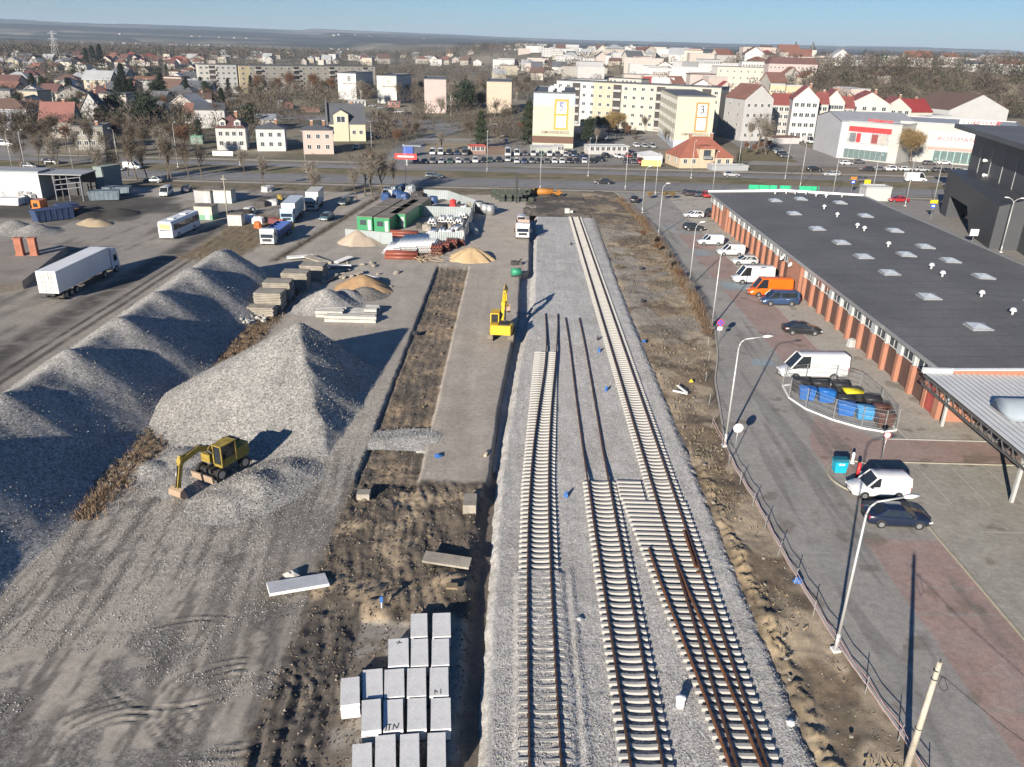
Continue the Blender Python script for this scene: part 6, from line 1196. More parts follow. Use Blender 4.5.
wbin(29.2, 75.0, BIND, BIND, 'black bin at the back left of the enclosure'); wbin(29.2, 72.9, BINB, BINB, 'blue bin in the left corner of the enclosure', R(-12)); wbin(31.0, 74.6, BIND, BIND, 'second black bin in the back row of the enclosure'); wbin(30.9, 72.4, BINB, BINB, 'blue bin right of the corner one', R(-6)); wbin(33.0, 74.3, BIND, BIND, 'third black bin in the back row, behind the yellow one')
wbin(33.3, 72.2, BIND, BINY, 'black bin with a bright yellow lid', R(5), 1.1); wbin(31.7, 69.4, BINB, BINB, 'blue bin near the front kerb of the enclosure', R(-10)); wbin(33.2, 68.6, BINBL, BINBL, 'light blue bin near the front kerb of the enclosure', R(-8)); wbin(34.7, 70.8, BIND, BIND, 'black bin at the right side of the enclosure'); wbin(34.5, 67.3, BINBR, BINBR, 'brown bin with white labels, rightmost at the front', R(-3)); wbin(32.2, 70.9, BIND, BIND, 'black bin tucked behind the front blue bins'); wbin(34.9, 69.0, BINBR, BINBR, 'brown bin behind the labelled one')
t = T('textile_bin', 'turquoise recycling container on the small paved island', 'bin', (27.1, 58.3, 0)); b = MB(); b.loft([[(-.6, -.45, 0), (.6, -.45, 0), (.6, .45, 0), (-.6, .45, 0)], [(-.7, -.55, 1.25), (.7, -.55, 1.25), (.7, .55, 1.25), (-.7, .55, 1.25)]]); b.build('tub', TURQ, t); b = MB(); b.prism([(-.58, 1.25), (-.4, 1.5), (.4, 1.5), (.58, 1.25)], -.74, .74, 'x'); b.build('lid', mat('teal_dark', (.01, .12, .17), .5), t); b = MB(); b.box(-.3, -.05, -.57, -.54, .9, 1.1); b.box(.05, .3, -.57, -.54, .9, 1.1); b.build('label_plate', WHT, t); t.scale = (.75, .75, .8)
def bollard(px, py, m, label, h=1.1, r=.1):
    b = MB(); b.cyl((0, 0, 0), (0, 0, h), r, n=12); b.ball((0, 0, h), r, 10, 5); b.cyl((0, 0, 0), (0, 0, .06), r * 1.8, n=12); o = b.build('bollard', m); o.location = at(px, py); tag(o, label, 'bollard')
bollard(857, 478, MATS['signal_red'], 'red post standing beside the white small van', 1.3, .14); bollard(860, 479, WHT, 'white low post at the foot of the red one', .6, .12); bollard(852, 463, WHT, 'white bollard with a dark top on the island', .9, .12)
lamp(19.0, 36.7, 'tall curved grey lamp post with the longest visible arm, nearest the camera', 9.1, (2.0, 0), R(8)); lamp(18.65, 62.3, 'lamp post rising beside the round white sign', 9.1, (2.0, 0), R(6)); lamp(24.6, 94.6, 'lamp post next to the blue and red no-stopping sign', 9.0, (2.0, 0), R(6)); lamp(25.3, 112.7, 'thin lamp post at the hedge, level with the white crew van', 8.6, (.6, 0), R(6), thin=True); lamp(26.4, 147.7, 'thin lamp post farther up the hedge', 8.6, (.6, 0), R(6), thin=True); lamp(26.6, 170.5, 'lamp post near the north entrance of the car park', 8.6, (.6, 0), R(6), thin=True)
disc_sign(24.0, 88.6, 'round blue no-stopping sign with a red ring and cross', mat('sign_blue', (.03, .10, .50), .4), 2.7, .42, MATS['signal_red'], plate=True, cross=True)
disc_sign(19.05, 60.6, 'round white sign disc beside the lamp post base', mat('pinkish_white', (.62, .55, .55), .5), 2.6, .42)
t = disc_sign(31.3, 60.0, 'small round white and red sign on a grey post by the crossing', WHT, 2.6, .3, MATS['signal_red'])
# utility pole with tape, bottom right
pp = at(907, 766); t = T('concrete_pole', 'leaning pale concrete pole with a loose wire at the bottom right', 'pole', (pp.x, pp.y, 0)); b = MB(); b.cyl((0, 0, -.3), (.12, 0, 6.4), .17, .11, 10); b.build('shaft', mat('old_pole', (.42, .38, .31), .9, 0, (1, .2), (8, .15)), t)
b = MB(); b.cyl((.12, 0, 6.4), (.12, 0, 6.55), .03, n=6); b.cyl((.06, 0, 5.9), (.06, 0, 5.93), .14, n=10); b.cyl((.08, 0, 5.4), (.08, 0, 5.43), .15, n=10); b.cyl((.03, 0, 2.4), (.03, 0, 2.43), .165, n=10); b.build('iron_band', BLK, t)
b = MB(); b.path([(.12, 0, 5.7), (.5, -.1, 5.5), (.7, -.2, 5.0), (.55, -.1, 4.8), (.35, 0, 5.1), (.4, 0, 5.6), (2.2, -1.5, 4.6), (5.0, -4.2, 3.5), (9, -8, 2.9)], .018, 5); b.build('wire', BLK, t)
# tape fence along the kerb
TAPE = mat('barrier_tape', (.60, .38, .36), .6, 0, (6, .35)); tf = T('tape_fence', 'red and white barrier tape strung on stakes along the kerb', 'fence', (19, 45, 0)); pts = []
for k, y in enumerate(list(np.linspace(27, 62, 12)) + [66, 71, 77, 83, 88]):
    x = float(kx(y)) - .45 - (.9 if y > 64 else 0) * .6; pts.append((x - 19, y - 45)); b = MB(); b.cyl((x - 19, y - 45, 0), (x - 19 + rnd.uniform(-.12, .12), y - 45 + rnd.uniform(-.1, .1), 1.15), .03, n=5); b.build('stake', GALV, tf)
b = MB()
for z in (.95, .6):
    for p, q in zip(pts[:12], pts[1:13]): 
        m_ = ((p[0] + q[0]) / 2, (p[1] + q[1]) / 2, z - .12); b.beam((p[0], p[1], z), m_, .012, .045); b.beam(m_, (q[0], q[1], z), .012, .045)
b.build('tape', TAPE, tf)
# steel mesh fence and withered hedge north of it
wf = T('wire_fence', 'rusty brown mesh fence along the north part of the kerb', 'fence', (25, 120, 0)); ys_ = np.linspace(92, 176, 34); RST = mat('rusty_fence', (.11, .075, .05), .9)
for k, y in enumerate(ys_):
    x = float(kx(y)) - .5; b = MB(); b.cyl((x - 25, y - 120, 0), (x - 25, y - 120, 1.5), .05, n=5); b.build('fence_post', RST, wf)
b = MB()
for z in (.15, .5, .85, 1.2, 1.45):
    for a, c in zip(ys_[:-1], ys_[1:]): b.beam((float(kx(a)) - 25.5, a - 120, z), (float(kx(c)) - 25.5, c - 120, z), .03, .03)
for y in np.arange(92, 176, .3): b.beam((float(kx(y)) - 25.5, y - 120, .1), (float(kx(y)) - 25.5, y - 120, 1.45), .012, .012)
b.build('mesh', RST, wf)
rs = np.random.RandomState(5); n = 9000; y = rs.uniform(92, 186, n); y = 92 + (y - 92) * 1.0; cl = vnoise(y * .35, y * 0, 3) ; x = kx(y) - .9 + rs.normal(0, .35, n); h = rs.uniform(.2, 1.0, n) * (.3 + 1.5 * sst(.35, .8, cl)); c = np.stack([x, y, np.zeros(n)], 1); s = rs.normal(0, .02, (n, 3)); tip = c + np.stack([rs.normal(0, .25, n), rs.normal(0, .25, n), h], 1); V = np.stack([c - s, c + s, tip], 1).reshape(-1, 3)
o = ob('undergrowth', npmesh('undergrowth', V, np.arange(3 * n).reshape(-1, 3), mat('dry_stalks', (.17, .115, .07), .9, 0, (.8, .3)), smooth=False)); o['kind'] = 'stuff'
rs = np.random.RandomState(6); n = 7000; y = rs.uniform(24, 190, n); x = 15.4 + rs.uniform(0, 1, n) * (kx(y) - 16.0); keep = fbm(x, y, .5, 3, 44) > .5; x, y = x[keep], y[keep]; n = len(x); c = np.stack([x, y, np.full(n, -.05)], 1); s = rs.normal(0, .03, (n, 3)); tip = c + np.stack([rs.normal(0, .12, n), rs.normal(0, .12, n), rs.uniform(.06, .22, n)], 1); V = np.stack([c - s, c + s, tip], 1).reshape(-1, 3)
o = ob('dry_grass', npmesh('dry_grass', V, np.arange(3 * n).reshape(-1, 3), mat('dry_grass_blades', (.24, .19, .12), .9, 0, (.5, .3)), smooth=False)); o['kind'] = 'stuff'
rs = np.random.RandomState(7); n = 14000; y = rs.uniform(48, 106, n); x = rs.normal(-30.3, .75, n); c = np.stack([x, y, np.full(n, -.05)], 1); s = rs.normal(0, .03, (n, 3)); tip = c + np.stack([rs.normal(0, .15, n), rs.normal(0, .15, n), rs.uniform(.1, .55, n)], 1); V = np.stack([c - s, c + s, tip], 1).reshape(-1, 3)
o = ob('dry_weeds', npmesh('dry_weeds', V, np.arange(3 * n).reshape(-1, 3), mat('dry_weed_stalks', (.20, .135, .08), .9, 0, (.5, .35)), smooth=False)); o['kind'] = 'stuff'
# ---- dark building on the right
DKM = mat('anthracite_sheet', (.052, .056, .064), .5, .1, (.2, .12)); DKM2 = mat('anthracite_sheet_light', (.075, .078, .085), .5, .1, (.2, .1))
dk = T('anthracite_building', 'huge dark grey sheet-clad hall with an overhanging roof on the right', 'building', (99.2, 182, 0), R(-13)); 
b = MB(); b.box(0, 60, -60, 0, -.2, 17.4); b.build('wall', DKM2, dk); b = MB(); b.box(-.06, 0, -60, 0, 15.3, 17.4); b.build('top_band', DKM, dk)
b = MB(); b.box(-3.2, 62, -62, 5.5, 17.4, 18.3); b.build('roof', mat('roof_dark_felt', (.10, .105, .115), .8, 0, (.1, .2)), dk)
for k in range(7): b = MB(); b.box(-.08, -.0, -7 - 7.5 * k - .06, -7 - 7.5 * k + .06, 0, 15.3); b.build('wall_seam', GALV, dk)
for (y_, z_) in ((-12, 12.5), (-13.8, 9.8)): b = MB(); b.cyl((-.5, y_, z_), (0, y_, z_), .25, n=8); b.ball((-.6, y_, z_), .35, 8, 5); b.build('wall_lamp', WHT, dk)
b = MB(); b.loft([[(-4.6, -40, 4.6), (.1, -40, 4.6), (.1, -40, 9.2), (-4.6, -40, 7.6)], [(-4.6, -3.4, 4.6), (.1, -3.4, 4.6), (.1, -3.4, 9.6), (-4.6, -3.4, 9.4)]]); po = b.build('porch_volume', DKM, dk)
b = MB(); b.box(-4.5, .1, -8.5, -3.5, 0, 4.7); b.build('porch_wall', DKM, po)
b = MB(); b.loft([[(-4.6, -40, 0), (.1, -40, 0), (.1, -40, 4.6), (-4.6, -40, 4.6)], [(-4.6, -27, 0), (.1, -27, 0), (.1, -22, 4.6), (-4.6, -22, 4.6)]]); b.build('stair_wall', DKM, po); b = MB(); b.box(-1.2, -.05, -22, -8.5, .1, 4.6); b.build('entrance_glass', GLASS, po)
lamp(86.5, 141.5, 'lamp post standing before the dark building with a crossbar top', 8.6, (.9, 0), R(-10), double=True)
t = T('satellite_stand', 'white dish-like unit on a dark tripod at the dark building', 'dish', at(993, 244)); b = MB(); b.ball((0, 0, 1.9), 1.0, 12, 6, 1, .5, .7); b.build('dish', WHT, t); b = MB(); [b.beam((0, 0, 1.7), (math.cos(a) * .7, math.sin(a) * .7, 0), .08, .08) for a in (0, 2.1, 4.2)]; b.build('tripod', BLK, t)
p = at(971, 246); t = T('white_sign', 'square white sign on a thin post before the dark building', 'sign', p); b = MB(); b.cyl((0, 0, 0), (0, 0, 2.6), .05, n=6); b.build('post', GALV, t); b = MB(); b.box(-.75, .75, -.06, 0, 1.9, 3.1); b.build('sign_face', WHT, t)
for px, py, c, l, k in ((952, 187, (.03, .05, .10), 'dark blue car just past the dark building corner', 'sedan'), (950, 166 + 22, (.45, .46, .46), 'x', 'hatch'), (949, 205, (.05, .08, .14), 'blue car half hidden by the porch of the dark building', 'hatch'), (898, 202, (.33, .02, .03), 'bright red car parked by the pale shed north of the hall', 'sedan')):
    if l != 'x': p = at(px, py); car(k, p.x, p.y, R(180), c, l)
p = at(877, 201); building('white_shed', 'small pale shed with a dark edge north of the market hall', 'shed', p.x, p.y, 6.0, 4.0, 2.9, wall=(.42, .42, .41), roof='flat', rm=ROOFLG, chim=0, win=False)
def infosign(px, py, label, h=3.2, c1=mat('sign_yellow', (.65, .45, .02), .5), c2=MATS['sign_blue']):
    t = T('direction_sign', label, 'sign', at(px, py)); b = MB(); b.cyl((0, 0, 0), (0, 0, h + .8), .05, n=6); b.build('post', GALV, t); b = MB(); b.box(-.8, .8, -.07, -.03, h + .3, h + 1.0); b.build('upper_panel', c1, t); b = MB(); b.box(-.45, .45, -.07, -.03, h - .7, h + .2); b.build('lower_panel', c2, t); b = MB(); b.box(-.3, .3, -.08, -.07, h - .4, h - .1); b.build('arrow_panel', WHT, t)
infosign(930, 220, 'yellow over blue sign on a post along the hall road'); infosign(851, 194, 'orange over blue sign at the roadside behind the hall roof', c1=MATS['orange_steel']); 
for px, l in ((865, 'x'),): p = at(866, 190); t = T('yellow_sign', 'lone yellow sign at the kerb left of the pale shed', 'sign', p); b = MB(); b.cyl((0, 0, 0), (0, 0, 2.2), .05, n=6); b.build('post', GALV, t); b = MB(); b.box(-.8, .8, -.06, 0, 1.6, 2.6); b.build('sign_face', mat('sign_yellow', (.65, .45, .02), .5), t)
# green noise screen / road railings
GRR = mat('green_railing', (.02, .42, .20), .5)
for (x0, x1, l) in ((749, 794, 'left run of bright green railing along the main road'), (797, 821, 'right run of bright green railing along the main road')):
    a = at(x0, 193); c = at(x1, 196); t = T('green_railing', l, 'railing', (a.x, 200.8, 0)); n = max(3, int((c.x - a.x) / 2.2)); L = c.x - a.x
    for k in range(n + 1): b = MB(); b.box(k * L / n - .06, k * L / n + .06, -.06, .06, 0, 2.0); b.build('post', GRR, t)
    for k in range(n):
        if k % 3 != 2 or True: b = MB(); b.box(k * L / n + .1, (k + .92 - .25 * (k % 3 == 2)) * L / n, -.02, .02, .9, 1.9); b.build('panel', GRR, t)
# vending / cart near the hall
bale(851, 347 - 1, .6, mat('grey_cloth', (.38, .38, .37), .8), 'grey and dark cart parked against the hall wall', name='hand_cart', cat='cart', h=.9); 
# ================================================================ TOWN
CRM = (.42, .38, .27); WH = (.47, .46, .44); PK = (.45, .34, .28); BG = (.36, .32, .25); GY = (.30, .30, .29); YE = (.44, .36, .17)
def nice(*a, **k): return pxb(*a, **k)[0]
# -- five-storey blocks with painted gables
def block(label, x0, x1, by, ty, depth, wall, number=None, ncol=None, frame=None, street=None, side=None, rz=None, rows=5, nside=9, sidewall=None):
    kw = dict(wall=wall, roof='flat', rm=ROOFGR, chim=0, win=False)
    if rz is not None: kw['rz'] = rz
    t, w, h = pxb('apartment_block', label, 'apartment block', x0, x1, by, ty, depth, **kw)
    # balcony / window sides
    fh = (h - 1.2) / rows
    for s, org, rr, a, c in ((1, (w / 2, 0), R(90), .8, depth - .8), (-1, (-w / 2, 0), R(-90), -depth + .8, -.8)):
        windows(t, a, c, 1.2 + fh * .22, rows, nside, 1.7, 1.35, fh, rot=rr, org=org)
    if frame:
        fm = mat('painted_frame_%s' % number, frame, .8); cx = w * .18; cz = h * .62; 
        b = MB(); fw, fhh, tk = w * .34, h * .56, w * .05
        for (a0, a1, c0, c1) in ((-fw / 2, fw / 2, fhh / 2 - tk, fhh / 2), (-fw / 2, fw / 2, -fhh / 2, -fhh / 2 + tk), (-fw / 2, -fw / 2 + tk, -fhh / 2 + tk, fhh / 2 - tk), (fw / 2 - tk, fw / 2, -fhh / 2 + tk, fhh / 2 - tk), (-fw / 2 + tk, fw / 2 - tk, -tk / 2, tk / 2)): b.box(cx + a0, cx + a1, -.04, -.005, cz + c0, cz + c1)
        b.build('painted_frame', fm, t); b = MB(); b.box(cx - fw / 2 + tk, cx + fw / 2 - tk, -.02, -.005, cz + tk / 2, cz + fhh / 2 - tk); b.box(cx - fw / 2 + tk, cx + fw / 2 - tk, -.02, -.005, cz - fhh / 2 + tk, cz - tk / 2); b.build('painted_panel', WHT, t)
        text('house_number', number, fhh * .40, BLK if ncol is None else ncol, t, (cx, -.045, cz + fhh * .25), bold=.02)
    elif number: text('house_number', number, h * .28, BLK if ncol is None else ncol, t, (w * .12, -.05, h * .80), bold=.04)
    if street: text('street_lettering', street, h * .075, mat('lettering_brown', (.16, .11, .06), .8), t, (w * .05 if frame else w * .1, -.05, h * .29 if frame else h * .62), sx=1.05, bold=.01)
    return t, w, h
t, w, h = block('apartment block with a pale blue topped gable and an orange framed five on it', 532.5, 572, 148, 93.5, 46, (.44, .42, .30), '5', mat('number_violet', (.16, .15, .28), .7), (.55, .30, .06), 'DMOWSKIEGO', rz=R(-3))
b = MB(); b.box(-w / 2 - .02, w / 2 + .02, -.03, -.0, 1.6, 3.9); b.build('painted_base', mat('base_brown', (.13, .07, .05), .8), t); b = MB(); b.box(-w / 2, w / 2, -.025, 0, h * .78, h - .1); b.build('painted_top', mat('pale_blue_band', (.36, .40, .46), .8), t); b = MB(); b.box(-w / 2, w / 2, -.025, 0, 3.9, h * .26); b.build('painted_low_band', mat('pale_green_band', (.36, .42, .30), .8), t)
for (cx, cy) in ((-1.5, 9), (1.5, 9), (-1.2, 22), (2.5, 22), (0, 36)): b = MB(); b.box(cx - .8, cx + .8, cy - .3, cy + .3, h, h + 1.6); b.build('roof_stack', GALV, t)
t, w, h = block('cream apartment block behind the orange villa, its gable marked three', 674, 708.5, 149.5, 97, 52, (.46, .42, .29), '3', mat('number_dark', (.03, .03, .05), .7), (.58, .22, .08), 'DMOWSKIEGO', rz=R(-3), nside=10)
b = MB(); b.box(-w / 2, w / 2, -.025, 0, 0, h * .17); b.build('painted_base', MATS['pale_blue_band'], t)
b = MB(); b.box(-w / 2 - .03, -w / 2, 0, 44, 0, h * .17); b.build('painted_base', MATS['pale_blue_band'], t)
block('white apartment block with a black 8 on its gable', 338.5, 357, 99.5, 73.5, 40, (.50, .49, .47), '8', street='DMOWSKIEGO', nside=9, rz=R(-5))
block('white apartment block with a faint number on its gable, right of the 8', 377.5, 397, 103.5, 76, 40, (.46, .47, .43), '6', mat('number_pale', (.33, .34, .30), .8), street='DMOWSKIEGO', nside=9, rz=R(-5))
block('pale pink apartment block among bare trees', 425, 446, 113, 79.5, 38, (.48, .35, .31), nside=8, rz=R(5))
block('peach coloured apartment block left of the cream 5', 487, 510.5, 113, 82, 38, (.50, .38, .24), nside=8, rz=R(0))
# -- long blocks
def longblock(label, x0, x1, by0, by1, ty, depth, segs, rows=5, name='apartment_block', bal=True, z=None):
    L = att(x0, by0); Rr = att(x1, by1); d = Rr - L; rz = math.atan2(d.y, d.x); c = (L + Rr) / 2; h = hgt(L, ty); w = math.hypot(d.x, d.y)
    t = T(name, label, 'apartment block', (c.x, c.y, min(L.z, Rr.z)), rz); u = -w / 2
    for fr, col in segs:
        b = MB(); b.box(u, u + w * fr - .02, 0, depth, -2, h); b.build('wall', wallm(col), t); u += w * fr
    b = MB(); b.box(-w / 2 - .2, w / 2 + .2, -.2, depth + .2, h, h + .35); b.build('roof', ROOFGR, t)
    fh = (h - 1.0) / rows; n = min(19, int(w / 3.3)); per = 5
    windows(t, -w / 2, w / 2, 1.0 + fh * .25, rows, n, 1.6, 1.3, fh, skip=lambda r, c: c % per == 2)
    if bal:
        for c_ in range(n):
            if c_ % per == 2:
                x = -w / 2 + w * (c_ + .5) / n; b = MB(); b.box(x - 1.9, x + 1.9, -.08, -.01, 1, h - .6); q = b.build('balcony_shade', mat('recess_shade', (.05, .045, .045), .8), t)  # flat dark panel on the wall; the recess shade is painted as its colour
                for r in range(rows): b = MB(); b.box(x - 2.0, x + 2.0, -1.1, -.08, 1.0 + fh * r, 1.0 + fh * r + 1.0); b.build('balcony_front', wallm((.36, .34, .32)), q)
    return t, w, h
longblock('long white and beige apartment block behind the two framed-number gables', 555, 716, 124, 136, 80.5, 11, [(.24, (.44, .44, .43)), (.14, (.47, .37, .22)), (.62, (.45, .41, .31))])
longblock('pale long apartment block on the far left of the distant row', 201, 239, 93, 93, 64.5, 12, [(.5, (.44, .42, .35)), (.5, (.36, .36, .34))]); longblock('yellow ended long beige apartment block stretching behind the bare trees', 241, 376, 93, 91, 65.5, 12, [(.08, (.52, .40, .17)), (.92, (.36, .32, .25))])
longblock('long white block with a dark roof left of the pink one, far back', 568, 606, 95, 96, 79, 12, [(1, (.42, .43, .42))], rows=4, bal=False); longblock('long cream block far back behind the long beige one', 608, 640, 96, 98, 78, 12, [(1, (.42, .40, .33))], rows=4, bal=False)
# -- houses at the road on the left
def dormer(t, x, y0, y1, z0, z1, w, wc, m):
    b = MB(); b.prism([(x - w / 2, z0), (x + w / 2, z0), (x + w / 2, z1), (x, z1 + w * .3), (x - w / 2, z1)], y0, y1, 'y'); q = b.build('dormer', wallm(wc), t); b = MB(); b.prism([(x - w / 2 - .25, z1 - .1), (x, z1 + w * .3 + .05), (x + w / 2 + .25, z1 - .1), (x + w / 2 + .25, z1 + .1), (x, z1 + w * .3 + .25), (x - w / 2 - .25, z1 + .1)], y0 - .2, y1, 'y'); b.build('dormer_roof', m, q); o = ob('window', win_mesh(GLASSF), q, (x, y0 - .03, (z0 + z1) / 2 + .1)); o.scale = (w * .6, 1, (z1 - z0) * .6)
t, w, h = pxb('house', 'white two-storey house with a maroon roof and two white dormers', 'house', 217.5, 247, 150, 128, 11, wall=WH, roof='hip', rm=ROOFDR, rh=3.6, floors=2, cols=4, side=2)
for x in (-2.2, 2.2): dormer(t, x, .6, 4, h + .2, h + 2.0, 1.9, WH, ROOFDR)
nice('house', 'white cube house with a dark shallow roof, left of the pink one', 'house', 257.5, 286, 151, 129, 9.5, wall=(.50, .49, .48), roof='hip', rm=ROOFGR, rh=1.6, floors=2, cols=3)
nice('house', 'pink cube house with a dark shallow roof', 'house', 304, 334, 154, 130, 10, wall=(.50, .36, .29), roof='hip', rm=ROOFGR, rh=1.4, floors=2, cols=3, chim=2)
t, w, h = pxb('house', 'large yellow villa with a steep dark slate roof and a dormer', 'house', 329, 366, 141, 123.5, 15, wall=(.52, .47, .27), roof='gable', rm=ROOFGR, rh=6.0, floors=1, cols=5, side=2, base=1.5)
dormer(t, -w * .15, -.4, 6, h - .4, h + 3.0, 5.0, (.52, .47, .27), ROOFGR); b = MB(); b.box(-w * .15 - 2.5, -w * .15 + 2.5, -.4, 2, -1, h - .4); b.build('bay', wallm((.52, .47, .27)), t)
b = MB(); b.box(-w / 2 - .5, -w / 2, -.4, 15.3, -1, h + 1); b.prism([(-.4, h + 1), (7.5, h + 7.4), (15.3, h + 1)], -w / 2 - .5, -w / 2, 'x'); b.build('party_wall', wallm((.12, .12, .13)), t)
nice('house', 'old unrendered flat-roofed block house behind the roadside trees', 'house', 76, 106, 150, 127, 10, wall=(.26, .24, .20), roof='flat', rm=ROOFGR, floors=2, cols=4)
nice('house', 'white gabled house with a steep dark roof and round windows', 'house', 83, 104, 128, 110, 12, wall=WH, roof='gable', ridge='y', rm=ROOFGR, rh=6, floors=1, cols=3)
nice('house', 'wide red roofed house with black solar panels', 'house', 42, 76, 138, 121, 12, wall=(.33, .27, .22), roof='gable', rm=mat('roof_tile_rose', (.26, .12, .10), .8, 0, (.4, .1)), rh=5.5, floors=1, cols=5)
nice('villa', 'large cream villa with a dark maroon hipped roof', 'house', 84, 117, 110, 96, 14, wall=(.46, .38, .22), roof='hip', rm=ROOFDR, rh=4.5, floors=1, cols=6, chim=2)
nice('warehouse', 'grey flat warehouse cut by the left edge', 'warehouse', -22, 33, 130, 112, 28, wall=(.26, .29, .35), roof='flat', rm=ROOFLG, floors=1, cols=5, chim=0)
nice('house', 'white house block with low blue grey roofs between gardens', 'house', 196, 226, 128, 110, 16, wall=WH, roof='gable', rm=ROOFGR, rh=2.0, floors=1, cols=0, chim=0)
nice('house', 'stepped white house with dark brown flat roofs behind the maroon roofed one', 'house', 184, 213, 112, 99, 14, wall=WH, roof='gable', rm=ROOFBR, rh=2.2, floors=1, cols=3)
nice('house', 'white modern house with a dark side among spruces', 'house', 124, 142, 98, 87, 11, wall=WH, roof='flat', rm=ROOFGR, floors=2, cols=3); nice('house', 'white house with a blue grey side beyond the spruces', 'house', 139, 153, 93, 81, 12, wall=WH, roof='flat', rm=ROOFGR, floors=2, cols=2)
nice('house', 'cream house with small windows at the garden rows', 'house', 56, 68, 95, 86, 10, wall=CRM, roof='flat', rm=ROOFLG, floors=2, cols=3); nice('house', 'salmon house with a bright red flat roof', 'house', 38, 52, 92, 85, 10, wall=PK, roof='hip', rm=ROOFBRT, rh=2.2, floors=1, cols=3)
nice('house', 'brick row house with a dark red mansard roof', 'house', 27, 46, 83, 74, 10, wall=(.30, .14, .11), roof='gable', rm=ROOFDR, rh=2.5, floors=2, cols=5); nice('house', 'flat beige house with a pink low extension', 'house', 17, 38, 88, 82, 9, wall=PK, roof='flat', rm=ROOFLG, floors=1, cols=5)
nice('house', 'brown gabled house high on the left edge', 'house', 5, 24, 76, 69, 12, wall=BG, roof='gable', ridge='y', rm=ROOFGR, rh=5, floors=1, cols=2); nice('house', 'pink white low house by the left gardens', 'house', 16, 34, 116, 107, 8, wall=PK, roof='gable', rm=ROOFBR, rh=1.6, floors=1, cols=4)
nice('house', 'yellow walled house with a dark roof on the left', 'house', 9, 20, 97, 89, 9, wall=YE, roof='gable', rm=ROOFGR, rh=2.4, floors=1, cols=2); nice('house', 'white low house before the red flat roof', 'house', 38, 54, 105, 97, 8, wall=WH, roof='gable', rm=ROOFGR, rh=1.8, floors=1, cols=4)
nice('shed', 'green topped small garden kiosk by the road', 'shed', 191, 203, 144, 137, 4, wall=(.20, .30, .24), roof='flat', rm=mat('green_roof', (.16, .36, .24), .7), floors=0, chim=0)
nice('garage', 'grey garage with a lean-to roof right of the maroon roofed house', 'garage', 256, 276, 128, 120, 8, wall=(.36, .33, .28), roof='shed', rm=ROOFLG, rh=1.5, floors=0, chim=0)
nice('garage', 'low grey garage in the field below the long block', 'garage', 270, 283, 107, 101, 6, wall=(.40, .38, .36), roof='flat', rm=ROOFLG, floors=0, chim=0); nice('garage', 'bright red garage pair with white doors', 'garage', 285, 293, 108, 103, 6, wall=(.28, .09, .07), roof='flat', rm=ROOFBR, floors=0, chim=0); nice('garage', 'long low red garage row in the field', 'garage', 302, 320, 112, 107.5, 5, wall=(.24, .10, .08), roof='flat', rm=ROOFBR, floors=0, chim=0)
nice('garage', 'red and white garage before the block with the faint number', 'garage', 390, 400, 107, 102, 6, wall=(.38, .12, .09), roof='flat', rm=ROOFDR, floors=1, cols=2, chim=0); nice('shop', 'white kiosk row before the block with the 8', 'shop', 350, 366, 106, 101, 6, wall=WH, roof='flat', rm=ROOFLG, floors=1, cols=4, chim=0)
# -- central
t, w, h = pxb('villa', 'cream villa with a big orange hipped roof and central dormer by the road', 'house', 679, 732, 168, 157.5, 12, wall=(.52, .37, .20), roof='hip', rm=mat('roof_tile_orange', (.28, .10, .065), .8, 0, (.4, .12), (5, .1)), rh=5.4, floors=1, cols=6, side=2, chim=2)
b = MB(); b.box(-2.6, 2.2, -.4, 6, 0, h + 2.6); q = b.build('gabled_bay', wallm((.52, .37, .20)), t); b = MB(); b.prism([(-2.9, h + 2.5), (2.5, h + 2.5), (1.4, h + 3.3), (-1.8, h + 3.3)], -.6, 6, 'y'); b.build('roof', MATS['roof_tile_orange'], q); b = MB(); b.box(-1.3, .9, -.5, -.4, h + .2, h + 2.2); b.build('window', GLASSF, q); b = MB(); b.box(-1.5, 1.1, -1.4, -.4, h - .3, h + .5); b.build('balcony', GALV, q)
nice('hall', 'grey low shed with a white rounded van shelter right of the orange villa', 'shed', 712, 748, 170.5, 167, 4, wall=(.30, .32, .34), roof='flat', rm=ROOFLG, floors=0, chim=0)
nice('shop', 'row of bright kiosks with coloured fascias at the used-car lot', 'shop', 588, 628, 154.5, 147, 5, wall=(.42, .40, .38), roof='flat', rm=ROOFLG, floors=1, cols=7, chim=0); nice('shop', 'white marquee van body beside the yellow banner', 'tent', 643, 662, 163.5, 155, 6, wall=(.55, .55, .56), roof='hip', rm=mat('tent_white', (.6, .6, .6), .6), rh=1.0, floors=0, chim=0)
p = at(651, 167); t = T('banner', 'long yellow banner hung before the white marquee', 'banner', p); b = MB(); b.box(-2.9, 2.9, -.05, 0, .2, 2.0); b.build('banner_sheet', mat('banner_yellow', (.55, .50, .18), .7), t)
nice('shop', 'pale green low shop under the gable of block 5', 'shop', 534, 556, 152.5, 148, 6, wall=(.34, .38, .33), roof='flat', rm=ROOFLG, floors=0, chim=0); nice('shop', 'white boxy kiosk right under the gable of block 5', 'shop', 557, 564, 154, 147, 4, wall=WH, roof='flat', rm=ROOFLG, floors=1, cols=2, chim=0)
nice('kiosk', 'brown timber kiosk at the left end of the car lot', 'kiosk', 488, 505, 155, 149, 4, wall=(.13, .075, .05), roof='flat', rm=ROOFBR, floors=0, chim=0); nice('kiosk', 'red roofed kiosk with a red sign at the car lot', 'kiosk', 470, 486, 154.5, 147, 4, wall=(.28, .14, .10), roof='flat', rm=ROOFBRT, floors=1, cols=3, chim=0)
